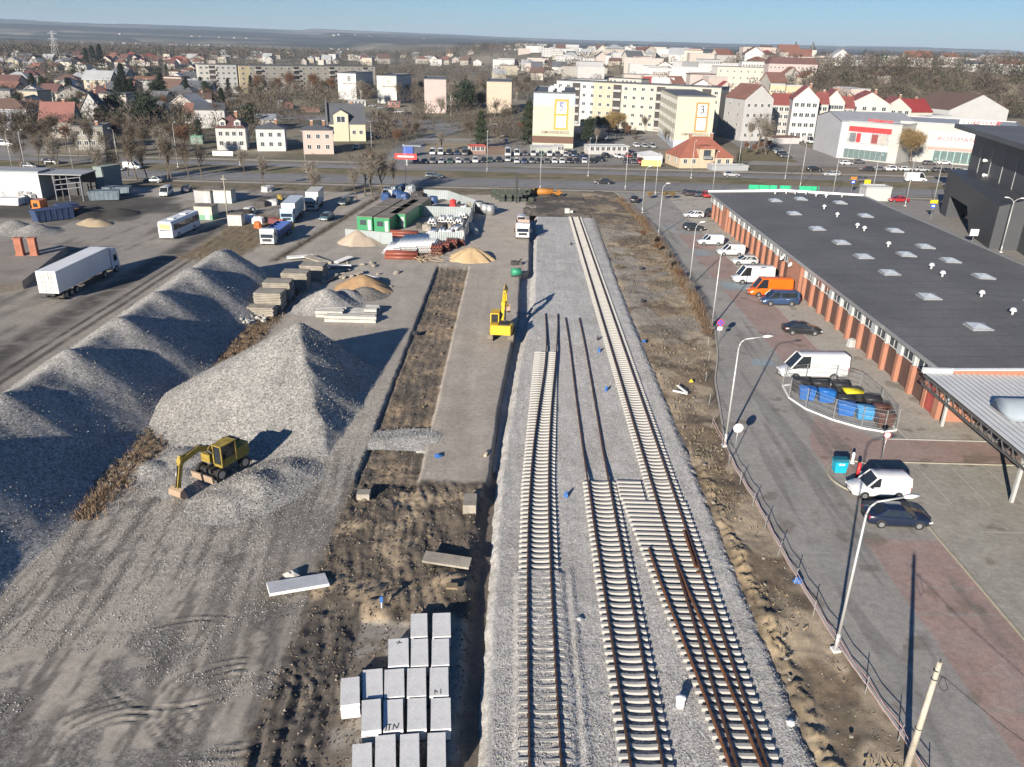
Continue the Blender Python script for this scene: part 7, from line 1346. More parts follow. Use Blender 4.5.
nice('house', 'white rendered tenement with a steep orange roof behind bare trees', 'house', 740, 768, 141, 99, 16, wall=(.40, .39, .38), roof='gable', ridge='y', rm=ROOFRED, rh=5, floors=4, cols=4); nice('house', 'narrow brick tenement between the dark yard and the white one', 'house', 728, 740, 128, 98, 12, wall=(.24, .10, .07), roof='gable', rm=ROOFGR, rh=2, floors=4, cols=3)
# row of white gables with red roofs
for (x0, x1, by, ty, c, lab, gy) in ((770, 790, 137, 105, (.34, .33, .31), 'grey balconied tenement at the left end of the gabled row', 0), (789, 811, 141, 99, (.48, .45, .43), 'tall white gabled house, first of the red-roofed row', 1), (812, 822, 140, 104, (.44, .38, .30), 'narrow cream link with balconies right of the tall white gable', 0), (820, 837, 139, 102, (.50, .47, .38), 'cream white gabled house, second of the red-roofed row', 1), (837, 848, 139, 108, (.34, .27, .24), 'recessed link with brown balconies in the gabled row', 0), (847, 880, 139, 104, (.47, .42, .38), 'broad white and pink gabled house, third of the red-roofed row', 1), (880, 903, 137, 109, (.42, .38, .34), 'low link with a red roof, right part of the gabled row', 1)):
    nice('terrace_house', lab, 'house', x0, x1, by, ty, 18, wall=c, roof='gable', ridge='y' if gy else 'x', rm=mat('roof_tile_wine', (.25, .075, .065), .8, 0, (.4, .12), (5, .1)), rh=4.5 if gy else 4.0, floors=4, cols=4 if x1 - x0 > 14 else 2, side=0, ww=1.7, wh=1.6, rz=R(-13), group='red-roofed gabled row')
nice('house', 'low yellow ground floor with a brown roof before the tall white gable', 'house', 773, 799, 144, 138, 6, wall=(.46, .44, .42), roof='flat', rm=ROOFBR, floors=0, chim=0)
nice('house', 'crimson roofed house right of the gabled row', 'house', 903, 928, 134, 112, 14, wall=(.48, .44, .34), roof='gable', rm=mat('roof_tile_crimson', (.24, .03, .03), .75, 0, (.4, .1)), rh=5, floors=2, cols=4)
nice('house', 'pale blue balconied house behind the wide shop', 'house', 915, 948, 134, 116, 12, wall=(.40, .43, .46), roof='flat', rm=ROOFLG, floors=2, cols=5, chim=0)
nice('hall', 'large white gabled hall with a brown roof above the wide shop', 'hall', 945, 1004, 130, 110, 30, wall=(.44, .44, .44), roof='gable', ridge='y', rm=ROOFBR, rh=7, floors=0, chim=0)
# shops in the east: gable-ended grey hall and two retail boxes
nice('hall', 'grey rendered hall end with yellow writing and a stepped gable', 'hall', 812.5, 836, 149, 118, 24, bl=158, wall=(.42, .43, .46), roof='gable', ridge='y', rm=ROOFLG, rh=2.2, floors=0, chim=0)
t, w, h = pxb('shop_building', 'pale retail box with a red headed poster wall and glazed ground floor', 'shop', 841, 895, 158, 124, 26, bl=164, wall=(.43, .42, .37), roof='flat', rm=ROOFLG, floors=0, chim=0)
RS = mat('sign_red', (.55, .04, .04), .5); 
def panel(t, nm, x0, x1, z0, z1, m, y=-.06): b = MB(); b.box(x0, x1, y, -.0, z0, z1); return b.build(nm, m, t)
u = w / 54.0
panel(t, 'glazing', -w / 2 + 1 * u, w / 2 - 9 * u, .4, h * .28, mat('shop_glass', (.12, .17, .17), .1)); 
for k in range(9): b = MB(); x = -w / 2 + 1 * u + k * (w - 10 * u) / 8; b.box(x - .08, x + .08, -.12, -.0, .3, h * .29); b.build('mullion', GALV, t)
panel(t, 'white_fascia', -w / 2 + 2.5 * u, w / 2 - 10 * u, h * .30, h * .41, WHT); panel(t, 'poster_header', -w / 2 + 3 * u, w / 2 - 9 * u, h * .76, h * .9, RS); panel(t, 'poster', -w / 2 + 3 * u, w / 2 - 10 * u, h * .45, h * .76, mat('poster_grey', (.34, .33, .34), .7, 0, (.9, .5), (4, .3)), -.05)
for k, (a, c, m) in enumerate(((5, 11, mat('poster_dark', (.13, .14, .15), .7, 0, (2, .4))), (12, 16, RS), (17, 25, WHT), (27, 33, mat('poster_maroon', (.22, .05, .05), .7)), (34, 41, mat('poster_buff', (.36, .33, .30), .7)))): panel(t, 'poster_picture', -w / 2 + a * u, -w / 2 + c * u, h * .48, h * .72, m, -.08)
text('lettering', 'Drogerie natura', h * .07, mat('sign_navy', (.05, .08, .30), .5), t, (-w * .06, -.1, h * .355), sx=1.3)
text('lettering', 'ROSSMANN', h * .10, RS, t, (w * .10, .3, h + .95), sx=1.3, bold=.03)
t2, w, h = pxb('shop_building', 'wide pale retail building with a white fascia in red letters', 'shop', 893, 1010, 160, 125.5, 30, bl=169, wall=(.40, .39, .35), roof='flat', rm=ROOFLG, floors=0, chim=0)
panel(t2, 'white_fascia', -w * .24, w / 2 - 1, h * .46, h * .82, mat('fascia_white', (.52, .52, .52), .5)); panel(t2, 'glazing', -w * .16, w / 2 - 1, .5, h * .33, MATS['shop_glass']); panel(t2, 'salmon_band', -w * .22, w / 2 - 1, h * .35, h * .42, mat('salmon_band', (.45, .25, .22), .7))
for k in range(12): b = MB(); x = -w * .16 + k * w * .66 / 11; b.box(x - .1, x + .1, -.12, -.0, .4, h * .34); b.build('mullion', mat('mint_frame', (.30, .48, .42), .6), t2)
text('lettering', 'ROSSMANN', h * .15, RS, t2, (w * .035, -.12, h * .64), sx=1.3, bold=.0); b = MB(); b.cyl((-w * .175, -.1, h * .64), (-w * .175, -.06, h * .64), h * .09, n=20); b.build('round_emblem', mat('emblem_grey', (.36, .36, .38), .6), t2)
q = MB(); q.box(w * .0, w * .30, .3, .5, h + .2, h + 1.9); q.build('roof_sign_frame', GALV, t2); text('lettering', 'MEBLE', h * .11, BLK, t2, (w * .10, .2, h + 1.0), sx=1.3); text('lettering', 'DYWANY', h * .13, RS, t2, (w * .23, .2, h + 1.15), sx=1.1, bold=.02)
# -- yellow/pink flats above
for a in ((680, 696, 86, 60, (.42, .41, .40), 'white slab house with a brick end, far centre right'), (697, 712, 84, 73, (.27, .12, .08), 'brick ended low house next to the white slab'), (720, 775, 84, 70, WH, 'long white low school with dark windows'), (768, 784, 104, 85, (.46, .38, .18), 'yellow flats with brown balconies'), (784, 808, 105, 86, (.50, .37, .15), 'deep yellow gable-end flats'), (808, 831, 103, 92, (.46, .35, .30), 'pale pink low block behind the gabled row'), (809, 832, 92, 82, (.45, .40, .28), 'cream flats with a dark balcony strip'), (831, 850, 98, 88, (.50, .36, .30), 'peach low block at the foot of the wooded hill'), (748, 786, 95, 84, (.44, .42, .26), 'pale yellow flats with a flat roof')):
    nice('flats', a[5], 'flats', a[0], a[1], a[2], a[3], 12, wall=a[4], roof='flat', rm=ROOFLG, floors=2, cols=5, side=2, chim=0)
nice('depot', 'rust brown rounded shed roofs right of the long block', 'shed', 720, 745, 93, 86, 14, wall=(.28, .16, .12), roof='gable', ridge='x', rm=mat('rust_sheet', (.26, .13, .09), .9), rh=3, floors=0, chim=0)
nice('shed', 'dark grey workshop roofs left of the orange-roofed tenement', 'shed', 742, 775, 105, 98, 16, wall=(.30, .30, .30), roof='gable', rm=ROOFGR, rh=2.5, floors=0, chim=0)
# -- town on the hill
def hill(x0, x1, zt, dist, label, wall, roof='gable', rm=ROOFRED, hh=9, depth=12, rh=4, name='hill_house', cols=6, fl=2, ridge='x', dz=0.0, lift=0.0):
    th0 = ((CF * FPX + CR * (x0 - 512) + CU * (383.5 - zt))); th1 = ((CF * FPX + CR * (x1 - 512) + CU * (383.5 - zt)))
    a = CP + th0 * (dist / th0.y); c = CP + th1 * (dist / th1.y); m = (a + c) / 2; top = m.z; g = float(terr(m.x, m.y)); h = max(4.0, top - g - dz)
    return building(name, label, 'building', m.x, m.y, abs(c.x - a.x), depth, h if h < 40 else hh, z=g, wall=wall, roof=roof, rm=rm, rh=rh, floors=fl, cols=cols, side=0, ridge=ridge)
hill(907, 933, 57.5, 720, 'white monastery-like house with a broad red roof on the hilltop', (.48, .45, .42), rh=5); hill(884, 906, 56.5, 735, 'white villa group left of the broad red roof on the hilltop', (.50, .48, .42), roof='flat', rm=ROOFLG); hill(945, 960, 57, 740, 'small white house with a red roof, right of the broad one on the hill', (.46, .42, .40), rh=3); hill(962, 978, 57.5, 750, 'grey roofed house on the hilltop', WH, rm=ROOFGR, rh=2)
hill(834, 850, 55, 700, 'tall white gabled building at the left shoulder of the hill', (.50, .50, .50), ridge='y', rm=ROOFLG, rh=4); hill(850, 884, 60, 690, 'long grey roofed hall on the hill', (.40, .40, .40), rm=ROOFLG, rh=3, cols=0, fl=0); hill(820, 834, 56, 720, 'pinkish block at the left end of the hilltop', PK, roof='flat', rm=ROOFGR)
hill(769, 818, 64, 640, 'pink block with a dark red mansard roof and white dormers', (.46, .34, .31), roof='mansard', rm=ROOFDR, rh=4.5, fl=3, cols=12); hill(776, 795, 55, 900, 'pale tall block above the mansard roof', (.45, .40, .38), roof='flat', rm=ROOFLG); hill(745, 765, 57, 900, 'beige tall block left of the two dark spires', (.40, .34, .30), roof='flat', rm=ROOFBR)
t = T('church', 'pale church with two dark pointed spires on the skyline', 'church', (0, 0, 0)); d = CF * FPX + CR * (803 - 512) + CU * (383.5 - 58); p = CP + d * (1000 / d.y); p.z = float(terr(p.x, p.y)); t.location = p; b = MB(); b.box(-14, 14, 0, 30, -3, CH - p.z + 6); b.build('nave', wallm((.46, .43, .38)), t)
for s in (-1, 1): b = MB(); b.box(s * 10 - 4, s * 10 + 4, -2, 6, -3, CH - p.z + 6); q = b.build('tower', wallm((.46, .43, .38)), t); b = MB(); b.cyl((s * 10, 2, CH - p.z + 6), (s * 10, 2, CH - p.z + 15), 4.0, .2, 8); b.build('spire', ROOFGR, q)
for k, (x0, x1, zt, dd) in enumerate(((985, 1000, 58, 700), (1002, 1020, 59, 690), (1000, 1024, 64, 610), (985, 1005, 68, 600), (965, 985, 64, 620))): hill(x0, x1, zt, dd, ORD[k] + ' pale house of the hilltop row at the right edge', (.44, .43, .42), rm=(ROOFLG, ROOFGR, ROOFRED)[k % 3], rh=2)
# ---- small far houses, scattered quarters
HK = {}
def hkit(wc, rm, kind):
    k = (wc, rm.name, kind)
    if k in HK: return HK[k]
    b = MB(); w, d, h, rh = 9, 8, (5.0 if kind != 'flat' else 6.5), 3.2
    if kind == 'gable': b.prism([(0, -3), (d, -3), (d, h), (d / 2, h + rh), (0, h)], -w / 2, w / 2, 'x')
    elif kind == 'gabley': b.prism([(-w / 2, -3), (w / 2, -3), (w / 2, h), (0, h + rh), (-w / 2, h)], 0, d, 'y')
    else: b.box(-w / 2, w / 2, 0, d, -3, h)
    wmesh = b.mesh('wall', wallm(wc)); b = MB()
    if kind == 'gable': b.prism([(-.5, h - .4), (d / 2, h + rh), (d + .5, h - .4), (d + .5, h), (d / 2, h + rh + .3), (-.5, h)], -w / 2 - .4, w / 2 + .4, 'x')
    elif kind == 'gabley': b.prism([(-w / 2 - .5, h - .4), (0, h + rh), (w / 2 + .5, h - .4), (w / 2 + .5, h), (0, h + rh + .3), (-w / 2 - .5, h)], -.4, d + .4, 'y')
    elif kind == 'hip': b.add([(-w / 2 - .5, -.5, h), (w / 2 + .5, -.5, h), (w / 2 + .5, d + .5, h), (-w / 2 - .5, d + .5, h), (-1, d / 2, h + rh * .8), (1, d / 2, h + rh * .8)], [(0, 1, 5, 4), (1, 2, 5), (2, 3, 4, 5), (3, 0, 4), (3, 2, 1, 0)])
    else: b.box(-w / 2 - .2, w / 2 + .2, -.2, d + .2, h, h + .35)
    HK[k] = (wmesh, b.mesh('roof', rm)); return HK[k]
WN = {(.50, .49, .46): 'white', (.501, .48, .44): 'white', (.44, .40, .32): 'cream', (.44, .36, .31): 'pink', (.34, .32, .29): 'grey', (.30, .27, .23): 'brown', (.42, .36, .24): 'yellow'}
RN = {ROOFRED.name: 'red', ROOFDR.name: 'maroon', ROOFBR.name: 'brown', ROOFGR.name: 'dark grey', ROOFLG.name: 'pale grey', ROOFBRT.name: 'bright red'}
KN = {'gable': 'long pitched', 'gabley': 'end-on gabled', 'hip': 'hipped', 'flat': 'flat'}
placed = []
def far_house(px, py, zone, roofs, s0=.9, s1=1.3, kinds=('gable', 'gable', 'gabley', 'hip', 'flat'), mind=13, win=False):
    p = att(px, py)
    for q in placed:
        if abs(q[0] - p.x) < mind and abs(q[1] - p.y) < mind: return
    placed.append((p.x, p.y)); wc = rnd.choice(list(WN)); rm = rnd.choice(roofs); kd = rnd.choice(kinds); wm_, rm_ = hkit(wc, rm, kd); s = rnd.uniform(s0, s1)
    rz = rnd.choice((0, 0, .35, -.3, 1.5708, -.15)) + rnd.uniform(-.06, .06)
    lab = 'small %s house, %s %s roof, in %s' % (WN[wc], KN[kd], RN[rm.name], zone)
    t = T('small_house', lab, 'house', (p.x, p.y, p.z), rz, '%s walled houses with %s %s roofs in %s' % (WN[wc], KN[kd], RN[rm.name], zone)); t.scale = (s * rnd.uniform(.9, 1.5), s, s * rnd.uniform(.85, 1.15)); ob('wall', wm_, t); ob('roof', rm_, t)
    if win:
        for z in ((1.3, 3.4) if rnd.random() < .6 else (1.4,)):
            for x in (-3, 0, 3): o = ob('window', win_mesh(GLASSF), t, (x, -.02, z + .6)); o.scale = (1.1, 1, 1.2)
ALLR = [ROOFRED, ROOFDR, ROOFBR, ROOFBR, ROOFGR, ROOFGR, ROOFLG, ROOFLG]; REDS = [ROOFRED, ROOFRED, ROOFBRT, ROOFDR]
for k in range(130): far_house(rnd.uniform(-8, 200), rnd.uniform(72, 128), 'the left garden quarter', ALLR, win=True, mind=17)
for k in range(110): far_house(rnd.uniform(70, 200), rnd.uniform(59, 69), 'the far red-roofed estate', REDS, mind=15)
for k in range(70): far_house(rnd.uniform(-5, 90), rnd.uniform(56, 72), 'the far left edge of town', ALLR, mind=18)
for k in range(70): far_house(rnd.uniform(180, 480), rnd.uniform(56, 66), 'the quarter behind the beige block', ALLR, s1=1.8, mind=20)
for k in range(40): far_house(rnd.uniform(500, 640), rnd.uniform(66, 80), 'the centre behind block 5', ALLR, s0=1.0, s1=1.8, mind=18)
for k in range(70): far_house(rnd.uniform(640, 800), rnd.uniform(64, 84), 'the quarter left of the hill', ALLR + REDS, s0=1.0, s1=1.7, mind=18)
for k in range(40): far_house(rnd.uniform(860, 1030), rnd.uniform(54, 62), 'the old town on the hill', ALLR, s0=1.0, s1=1.6, mind=14)
for k in range(46): far_house(rnd.uniform(800, 905), rnd.uniform(62, 80), 'the slope above the gabled row', ALLR, s0=.9, s1=1.3, mind=14)
# bigger pale blocks far in the centre
for k in range(70):
    px = rnd.uniform(500, 800); py = rnd.uniform(56.5, 72); p = att(px, py); w = rnd.uniform(14, 42); h = rnd.uniform(8, 15); wc = rnd.choice([(.46, .45, .43), (.44, .40, .32), (.42, .42, .42), (.45, .36, .30)])
    building('distant_block', 'distant pale block of the town centre skyline', 'building', p.x, p.y, w, 12, h, rz=rnd.uniform(-.3, .3), z=p.z, wall=wc, roof='flat', rm=rnd.choice([ROOFLG, ROOFGR]), floors=3, cols=8, side=0, chim=0, group='distant blocks of the town centre', win=k < 20)
p = att(586, 70); building('distant_tower', 'lone taller white cube block on the skyline', 'building', p.x, p.y, 22, 20, hgt(p, 49.5), z=p.z, wall=(.52, .53, .55), roof='flat', rm=ROOFLG, win=False, chim=0)
# villages in the far fields (uncountable specks)
b = MB(); b2 = MB()
for cx, cy, sx, n in ((370, 49, 60, 90), (200, 45, 45, 60), (120, 44, 60, 26), (430, 51, 30, 20), (560, 58, 50, 60), (700, 58, 60, 40), (250, 46, 20, 14)):
    for k in range(n):
        p = att(cx + rnd.gauss(0, sx * .5), cy + rnd.gauss(0, .8)); s = rnd.uniform(4, 7) * max(.8, p.y / 3200)
        if p.y > 6500 or p.y < 900: continue
        b.obox((p.x, p.y, p.z + s * .4), (s * 1.4, s, s * .8), rz=rnd.uniform(0, 3)); b2.obox((p.x, p.y, p.z + s * .9), (s * 1.5, s * 1.1, s * .3), rz=0)
b.build('distant_village', wallm((.46, .44, .42)))['kind'] = 'stuff'; b2.build('distant_village_roofs', ROOFBR)['kind'] = 'stuff'
# lattice mast
p = att(57, 62); t = T('lattice_mast', 'thin pale lattice mast rising over the woods on the left', 'mast', p); H_ = hgt(p, 31); b = MB()
for s in ((-1, -1), (1, -1), (1, 1), (-1, 1)): b.beam((s[0] * 4, s[1] * 4, 0), (s[0] * .6, s[1] * .6, H_), .25, .25)
for k in range(9): z = H_ * k / 9; r = 4 - 3.4 * k / 9; r2 = 4 - 3.4 * (k + 1) / 9; b.beam((-r, -r, z), (r2, -r2, z + H_ / 9), .15, .15); b.beam((r, -r, z), (-r2, -r2, z + H_ / 9), .15, .15)
b.build('frame', mat('mast_grey', (.50, .50, .50), .6), t)
for k, z in enumerate((.55, .75, .93)): b = MB(); b.beam((-6, 0, H_ * z), (6, 0, H_ * z), .3, .3); b.build('crossarm', MATS['mast_grey'], t)
# ================================================================ TRAFFIC, CAR LOTS
CC = [((.02, .022, .026), 'black'), ((.60, .60, .60), 'white'), ((.34, .35, .36), 'silver'), ((.03, .05, .10), 'dark blue'), ((.10, .10, .105), 'dark grey'), ((.30, .03, .03), 'red'), ((.13, .15, .16), 'grey'), ((.06, .10, .08), 'dark green'), ((.35, .32, .26), 'beige')]
def roadcar(px, py, kind, ci, label, rz=0.0, lod=1):
    p = at(px, py); car(kind, p.x, p.y, rz, CC[ci][0], label, lod=lod)
roadcar(603, 184, 'sedan', 0, 'black saloon driving on the near carriageway', R(180)); roadcar(434, 178, 'estate', 6, 'grey estate car driving on the near carriageway', R(0)); roadcar(731, 177, 'suv', 2, 'silver off-roader on the road before the orange villa', R(0)); roadcar(814, 171, 'sedan', 0, 'black car turning out of the side road', R(0)); roadcar(831, 176, 'estate', 2, 'long silver estate on the far carriageway', R(180)); roadcar(861, 181.5, 'sedan', 4, 'dark grey saloon on the near carriageway at the hall corner', R(180))
roadcar(915, 182, 'van', 1, 'white high-roofed van driving in the east', R(0)); roadcar(115, 171, 'sedan', 4, 'dark car before the white pickup on the left road', R(0)); roadcar(133, 169, 'smallvan', 1, 'white pickup-like van on the left road', R(0)); roadcar(154, 182.5, 'sedan', 6, 'grey saloon parked at the grass verge on the left', R(180)); roadcar(52, 164, 'estate', 0, 'black estate on the far carriageway on the left', R(0)); roadcar(6, 146, 'mpv', 1, 'white van parked before the warehouse at the left edge', R(0)); roadcar(30, 168, 'hatch', 4, 'dark hatchback at the left edge of the road', R(0)); roadcar(652, 166, 'hatch', 2, 'silver hatchback beside the yellow banner', R(90))
def row(x0, y0, x1, y1, n, rz, desc, kinds=('hatch', 'sedan', 'suv', 'estate', 'hatch'), cols=None, lod=0, skip=()):
    for k in range(n):
        if k in skip: continue
        f = k / max(1, n - 1); p = at(x0 + (x1 - x0) * f, y0 + (y1 - y0) * f); ci = (cols[k % len(cols)] if cols else rnd.randrange(len(CC))); kd = kinds[k % len(kinds)]
        nm = {'hatch': 'hatchback', 'sedan': 'saloon', 'suv': 'off-roader', 'estate': 'estate car', 'smallvan': 'small van', 'van': 'van', 'mpv': 'minibus'}[kd]
        car(kd, p.x, p.y, rz + rnd.uniform(-.04, .04), CC[ci][0], '%s %s, %s from the left in %s' % (CC[ci][1], nm, ORD[k], desc), 'cars in ' + desc, lod=lod)
row(517, 163, 592, 163, 11, R(-92), 'the front row of the used-car lot', cols=(1, 3, 4, 0, 4, 1, 1, 0, 0, 1, 0)); row(517, 155.5, 582, 156.5, 9, R(-90), 'the second row of the used-car lot', cols=(1, 4, 1, 7, 1, 4, 2, 3, 4), kinds=('mpv', 'hatch', 'smallvan', 'hatch', 'smallvan', 'hatch', 'estate')); row(584, 160, 600, 161, 2, R(-60), 'the right corner of the used-car lot', cols=(3, 0)); row(606, 157.5, 618, 158, 2, R(-70), 'the gap before the kiosks', cols=(0, 1))
row(626, 163, 640, 163.5, 3, R(-90), 'the marquee lot', cols=(0, 4, 5)); row(628, 157.5, 642, 157.5, 3, R(-90), 'the back marquee lot', cols=(5, 0, 3)); 
row(416, 163.5, 484, 162.5, 9, R(-88), 'the front row of the left car lot', cols=(3, 4, 4, 2, 7, 1, 4, 1, 0)); row(433, 154.5, 465, 155, 5, R(-90), 'the back row of the left car lot', cols=(1, 1, 0, 3, 4), kinds=('mpv', 'mpv', 'suv', 'hatch')); row(490, 162, 508, 161.5, 3, R(-90), 'the lot before the brown kiosk', cols=(7, 0, 2)); row(508, 156, 510, 156, 1, R(-90), 'the gap by the brown kiosk', kinds=('van',), cols=(1,))
row(372, 107, 425, 119, 7, R(-150), 'the slanting row before the pink block', cols=(2, 2, 0, 1, 0, 4, 0)); row(600, 141, 618, 139, 3, R(30), 'the yard behind block 5', cols=(0, 2, 4)); row(636, 147, 652, 148, 3, R(-80), 'the yard left of block 3', cols=(1, 2, 2)); row(610, 132, 640, 134, 5, R(20), 'the yard between the framed blocks', cols=(4, 0, 6, 3, 0))
row(765, 143, 786, 158, 9, R(8), 'the slanting lot below the gables', cols=(0, 4, 0, 3, 0, 6, 2, 0, 4)); row(808, 143, 812, 144, 1, R(-80), 'the yard by the grey hall end', kinds=('van',), cols=(1,)); row(783, 139, 788, 141, 2, R(0), 'the yard behind the slanting lot', cols=(1, 2))
row(846, 165, 858, 163.5, 2, R(10), 'the kerb before the poster wall', cols=(1, 4)); row(866, 171, 888, 171, 3, R(170), 'the row below the poster wall', cols=(0, 4, 1)); row(905, 171, 921, 171.5, 2, R(5), 'the row below the willow', cols=(1, 2)); row(929, 165, 958, 164, 3, R(5), 'the row before the wide shop glazing', cols=(4, 1, 0)); row(939, 172, 968, 174, 4, R(10), 'the lot beside the dark building', cols=(4, 0, 8, 1)); row(960, 160, 975, 161, 2, R(5), 'the last bays by the dark building', cols=(1, 4))
row(267, 100, 282, 101, 3, R(10), 'the field parking below the long block', cols=(0, 4, 3)); row(496, 125, 506, 143, 4, R(-95), 'the lane of cars behind the brown kiosk', cols=(2, 6, 2, 1)); row(357, 149, 372, 158, 2, R(-90), 'the yard beside the yellow villa', cols=(2, 5))
# ---- road lamps
for k, (bx, by, h) in enumerate([(74, 175, 9.5), (120, 175, 10.3), (178, 167, 10.3), (240, 165, 9.5), (306, 172, 9.5), (406, 192, 9.8), (487, 172, 9.5), (540, 190, 9.8), (588, 176, 9), (625, 190, 9.5), (691, 178, 9), (712, 196, 9.5), (785, 179, 10), (800, 187, 10), (832, 198, 9), (871, 199, 9.5), (905, 206, 9.5), (933, 205, 9), (945, 198, 8), (26, 172, 9), (13, 172, 9), (655, 196, 9), (372, 158, 9.5), (738, 170, 8)]):
    p = at(bx, by); lamp(p.x, p.y, 'slim pale road lamp along the main road, %s' % ['by the workshop canopy', 'right of the workshop canopy', 'behind the verge saloon', 'before the maroon roofed house', 'before the white cube house', 'beside the hoarded yard', 'before the left car lot', 'behind the orange tank', 'before the used-car lot', 'at the north entrance', 'before the orange villa left side', 'behind the hall north corner', 'left of the side road mouth', 'behind the green railing', 'right of the green railing', 'at the pale shed', 'at the hall road mouth', 'by the yellow over blue sign', 'nearest the dark building', 'left of the workshop roof', 'leftmost by the edge', 'by the yellow shrubs', 'beside the yellow villa', 'by the grey low shed'][k], h, (1.3, 0), R(rnd.choice((90, -90))), group='road lamps', thin=True)
# billboards, poles at the road
t = T('traffic_signal', 'dark tall signal pole standing beside the crates', 'signal', at(516.5, 203)); b = MB(); b.cyl((0, 0, 0), (0, 0, 6.2), .1, n=8); b.build('pole', BLK, t); b = MB(); b.box(-.3, .3, -.25, .25, 3.4, 6.4); b.build('signal_head', BLK, t); b = MB(); b.box(.4, 1.2, -.2, .2, 1.4, 2.1); b.build('side_head', BLK, t)
t = T('billboard', 'red banner board on a white post at the junction', 'billboard', at(407, 166)); b = MB(); b.cyl((0, 0, 0), (0, 0, 3), .1, n=6); b.build('post', WHT, t); b = MB(); b.box(-3.4, 2.8, -.1, 0, 1.8, 3.4); b.build('board', RS, t); b = MB(); b.box(-2.6, 2.0, -.12, -.1, 2.4, 2.8); b.build('board_stripe', WHT, t)
t = T('blue_kiosk', 'small blue canopy kiosk beside the red banner board', 'kiosk', at(408, 157)); b = MB(); b.box(-1.5, 1.5, 0, 2, 0, 3.2); b.build('booth', mat('kiosk_blue', (.03, .08, .34), .5), t); b = MB(); b.box(-1.7, 4, -.3, 2.3, 3.2, 3.4); b.build('roof', ROOFLG, t)
t = T('white_board', 'low white board on the grass before the maroon roofed house', 'board', at(223, 156)); b = MB(); b.box(-3, 3, -.1, .1, .1, 1.4); b.build('panel', WHT, t)
# ================================================================ TREES
def ptree(kind, px, py, h, label, **kw): p = att(px, py); return tree(kind, p.x, p.y, h, label, z=p.z, **kw)
RT = [(22, 172, 11, 'bareA'), (38, 166, 10, 'bareA'), (54, 160, 11, 'bareA'), (98, 187, 12, 'bareB'), (118, 186, 11, 'bareA'), (128, 176, 11, 'bareA'), (137, 180, 12, 'bareC'), (148, 180, 11, 'bareA'), (160, 160, 11, 'bareB'), (168, 180, 13, 'bareB'), (172, 180, 11, 'bareC'), (190, 179, 12, 'bareA'), (202, 178, 11, 'bareB'), (245, 175, 8, 'bareB'), (265, 188, 9, 'bareB'), (310, 198, 10, 'bareB'), (317, 203, 9, 'bareB'), (60, 176, 12, 'bareB'), (78, 158, 10, 'bareB'), (92, 157, 11, 'bareC'), (108, 160, 10, 'bareA'), (186, 156, 11, 'russet'), (176, 152, 11, 'dense'), (145, 156, 11, 'dense'), (133, 152, 10, 'dense'), (8, 150, 9, 'bareA'), (34, 150, 10, 'dense'), (46, 146, 10, 'dense'), (66, 150, 9, 'russet')]
for k, (x, y, h, kd) in enumerate(RT): ptree(kd, x, y, h, 'leafless %s tree at the left stretch of the main road' % {'bareA': 'brown', 'bareB': 'pale twigged', 'bareC': 'upright', 'dense': 'bushy', 'russet': 'russet'}[kd], group='%s trees of the left road stretch' % kd)
for k, (x, y, h, kd) in enumerate([(365, 196, 14, 'bareA'), (374, 200, 12, 'bareB'), (383, 196, 13, 'bareA'), (357, 200, 9, 'bareB'), (392, 188, 9, 'bareB'), (396, 150, 8, 'russet')]): ptree(kd, x, y, h, 'tall bare tree clump between the yard and the main road, %s tree' % ORD[k], group='trees between yard and road')
W_ = [(618, 137, 12, 'willow', 'big golden twigged willow right of block 5'), (608, 139, 11, 'willow', 'golden willow touching block 5 side'), (911, 166, 14, 'willow', 'big golden willow before the wide shop'), (756, 152, 16, 'bareB', 'tall pale bare tree before the white tenement'), (766, 155, 14, 'bareB', 'pale bare tree right of the tall one at the tenement'), (749, 148, 11, 'birch', 'slim birch left of the tall pale tree'), (528, 145, 15, 'spruceg', 'dark conifer left of block 5'), (588, 147, 10, 'pine', 'dark evergreen right under block 5'), (521, 140, 9, 'russet', 'russet bush left of the dark conifer'), (595, 148, 8, 'birch', 'white stemmed birch at the block 5 corner'), (451, 116, 19, 'birch', 'tall bare poplar right of the pink block'), (457, 116, 18, 'birch', 'second tall bare poplar right of the pink block'), (465, 119, 17, 'pine', 'olive dark pine left of the peach block'), (472, 118, 16, 'russet', 'russet tree left of the peach block'), (481, 117, 15, 'dense', 'brown bushy tree at the peach block'), (440, 118, 12, 'bareB', 'bare tree at the pink block foot'), (481, 148, 12, 'spruceg', 'dark green spruce behind the brown kiosk'), (470, 141, 9, 'dense', 'brown bushy tree left of the dark green spruce'), (440, 152, 8, 'bareB', 'forked pale tree behind the white minibuses'), (407, 138, 8, 'bareB', 'bare tree left of the field'), (416, 140, 8, 'dense', 'bushy tree beside the field edge'), (497, 116, 9, 'bareB', 'bare tree before the peach block'), (738, 168, 4.5, 'thuja', 'small dark conifer at the orange villa'), (633, 78, 17, 'bareA', 'big bare tree above the long beige block'), (639, 79, 16, 'bareA', 'second big bare tree above the long beige block')]
for x, y, h, kd, l in W_: ptree(kd, x, y, h, l, w=1.25 if kd in ('willow', 'bareB') else 1.0)
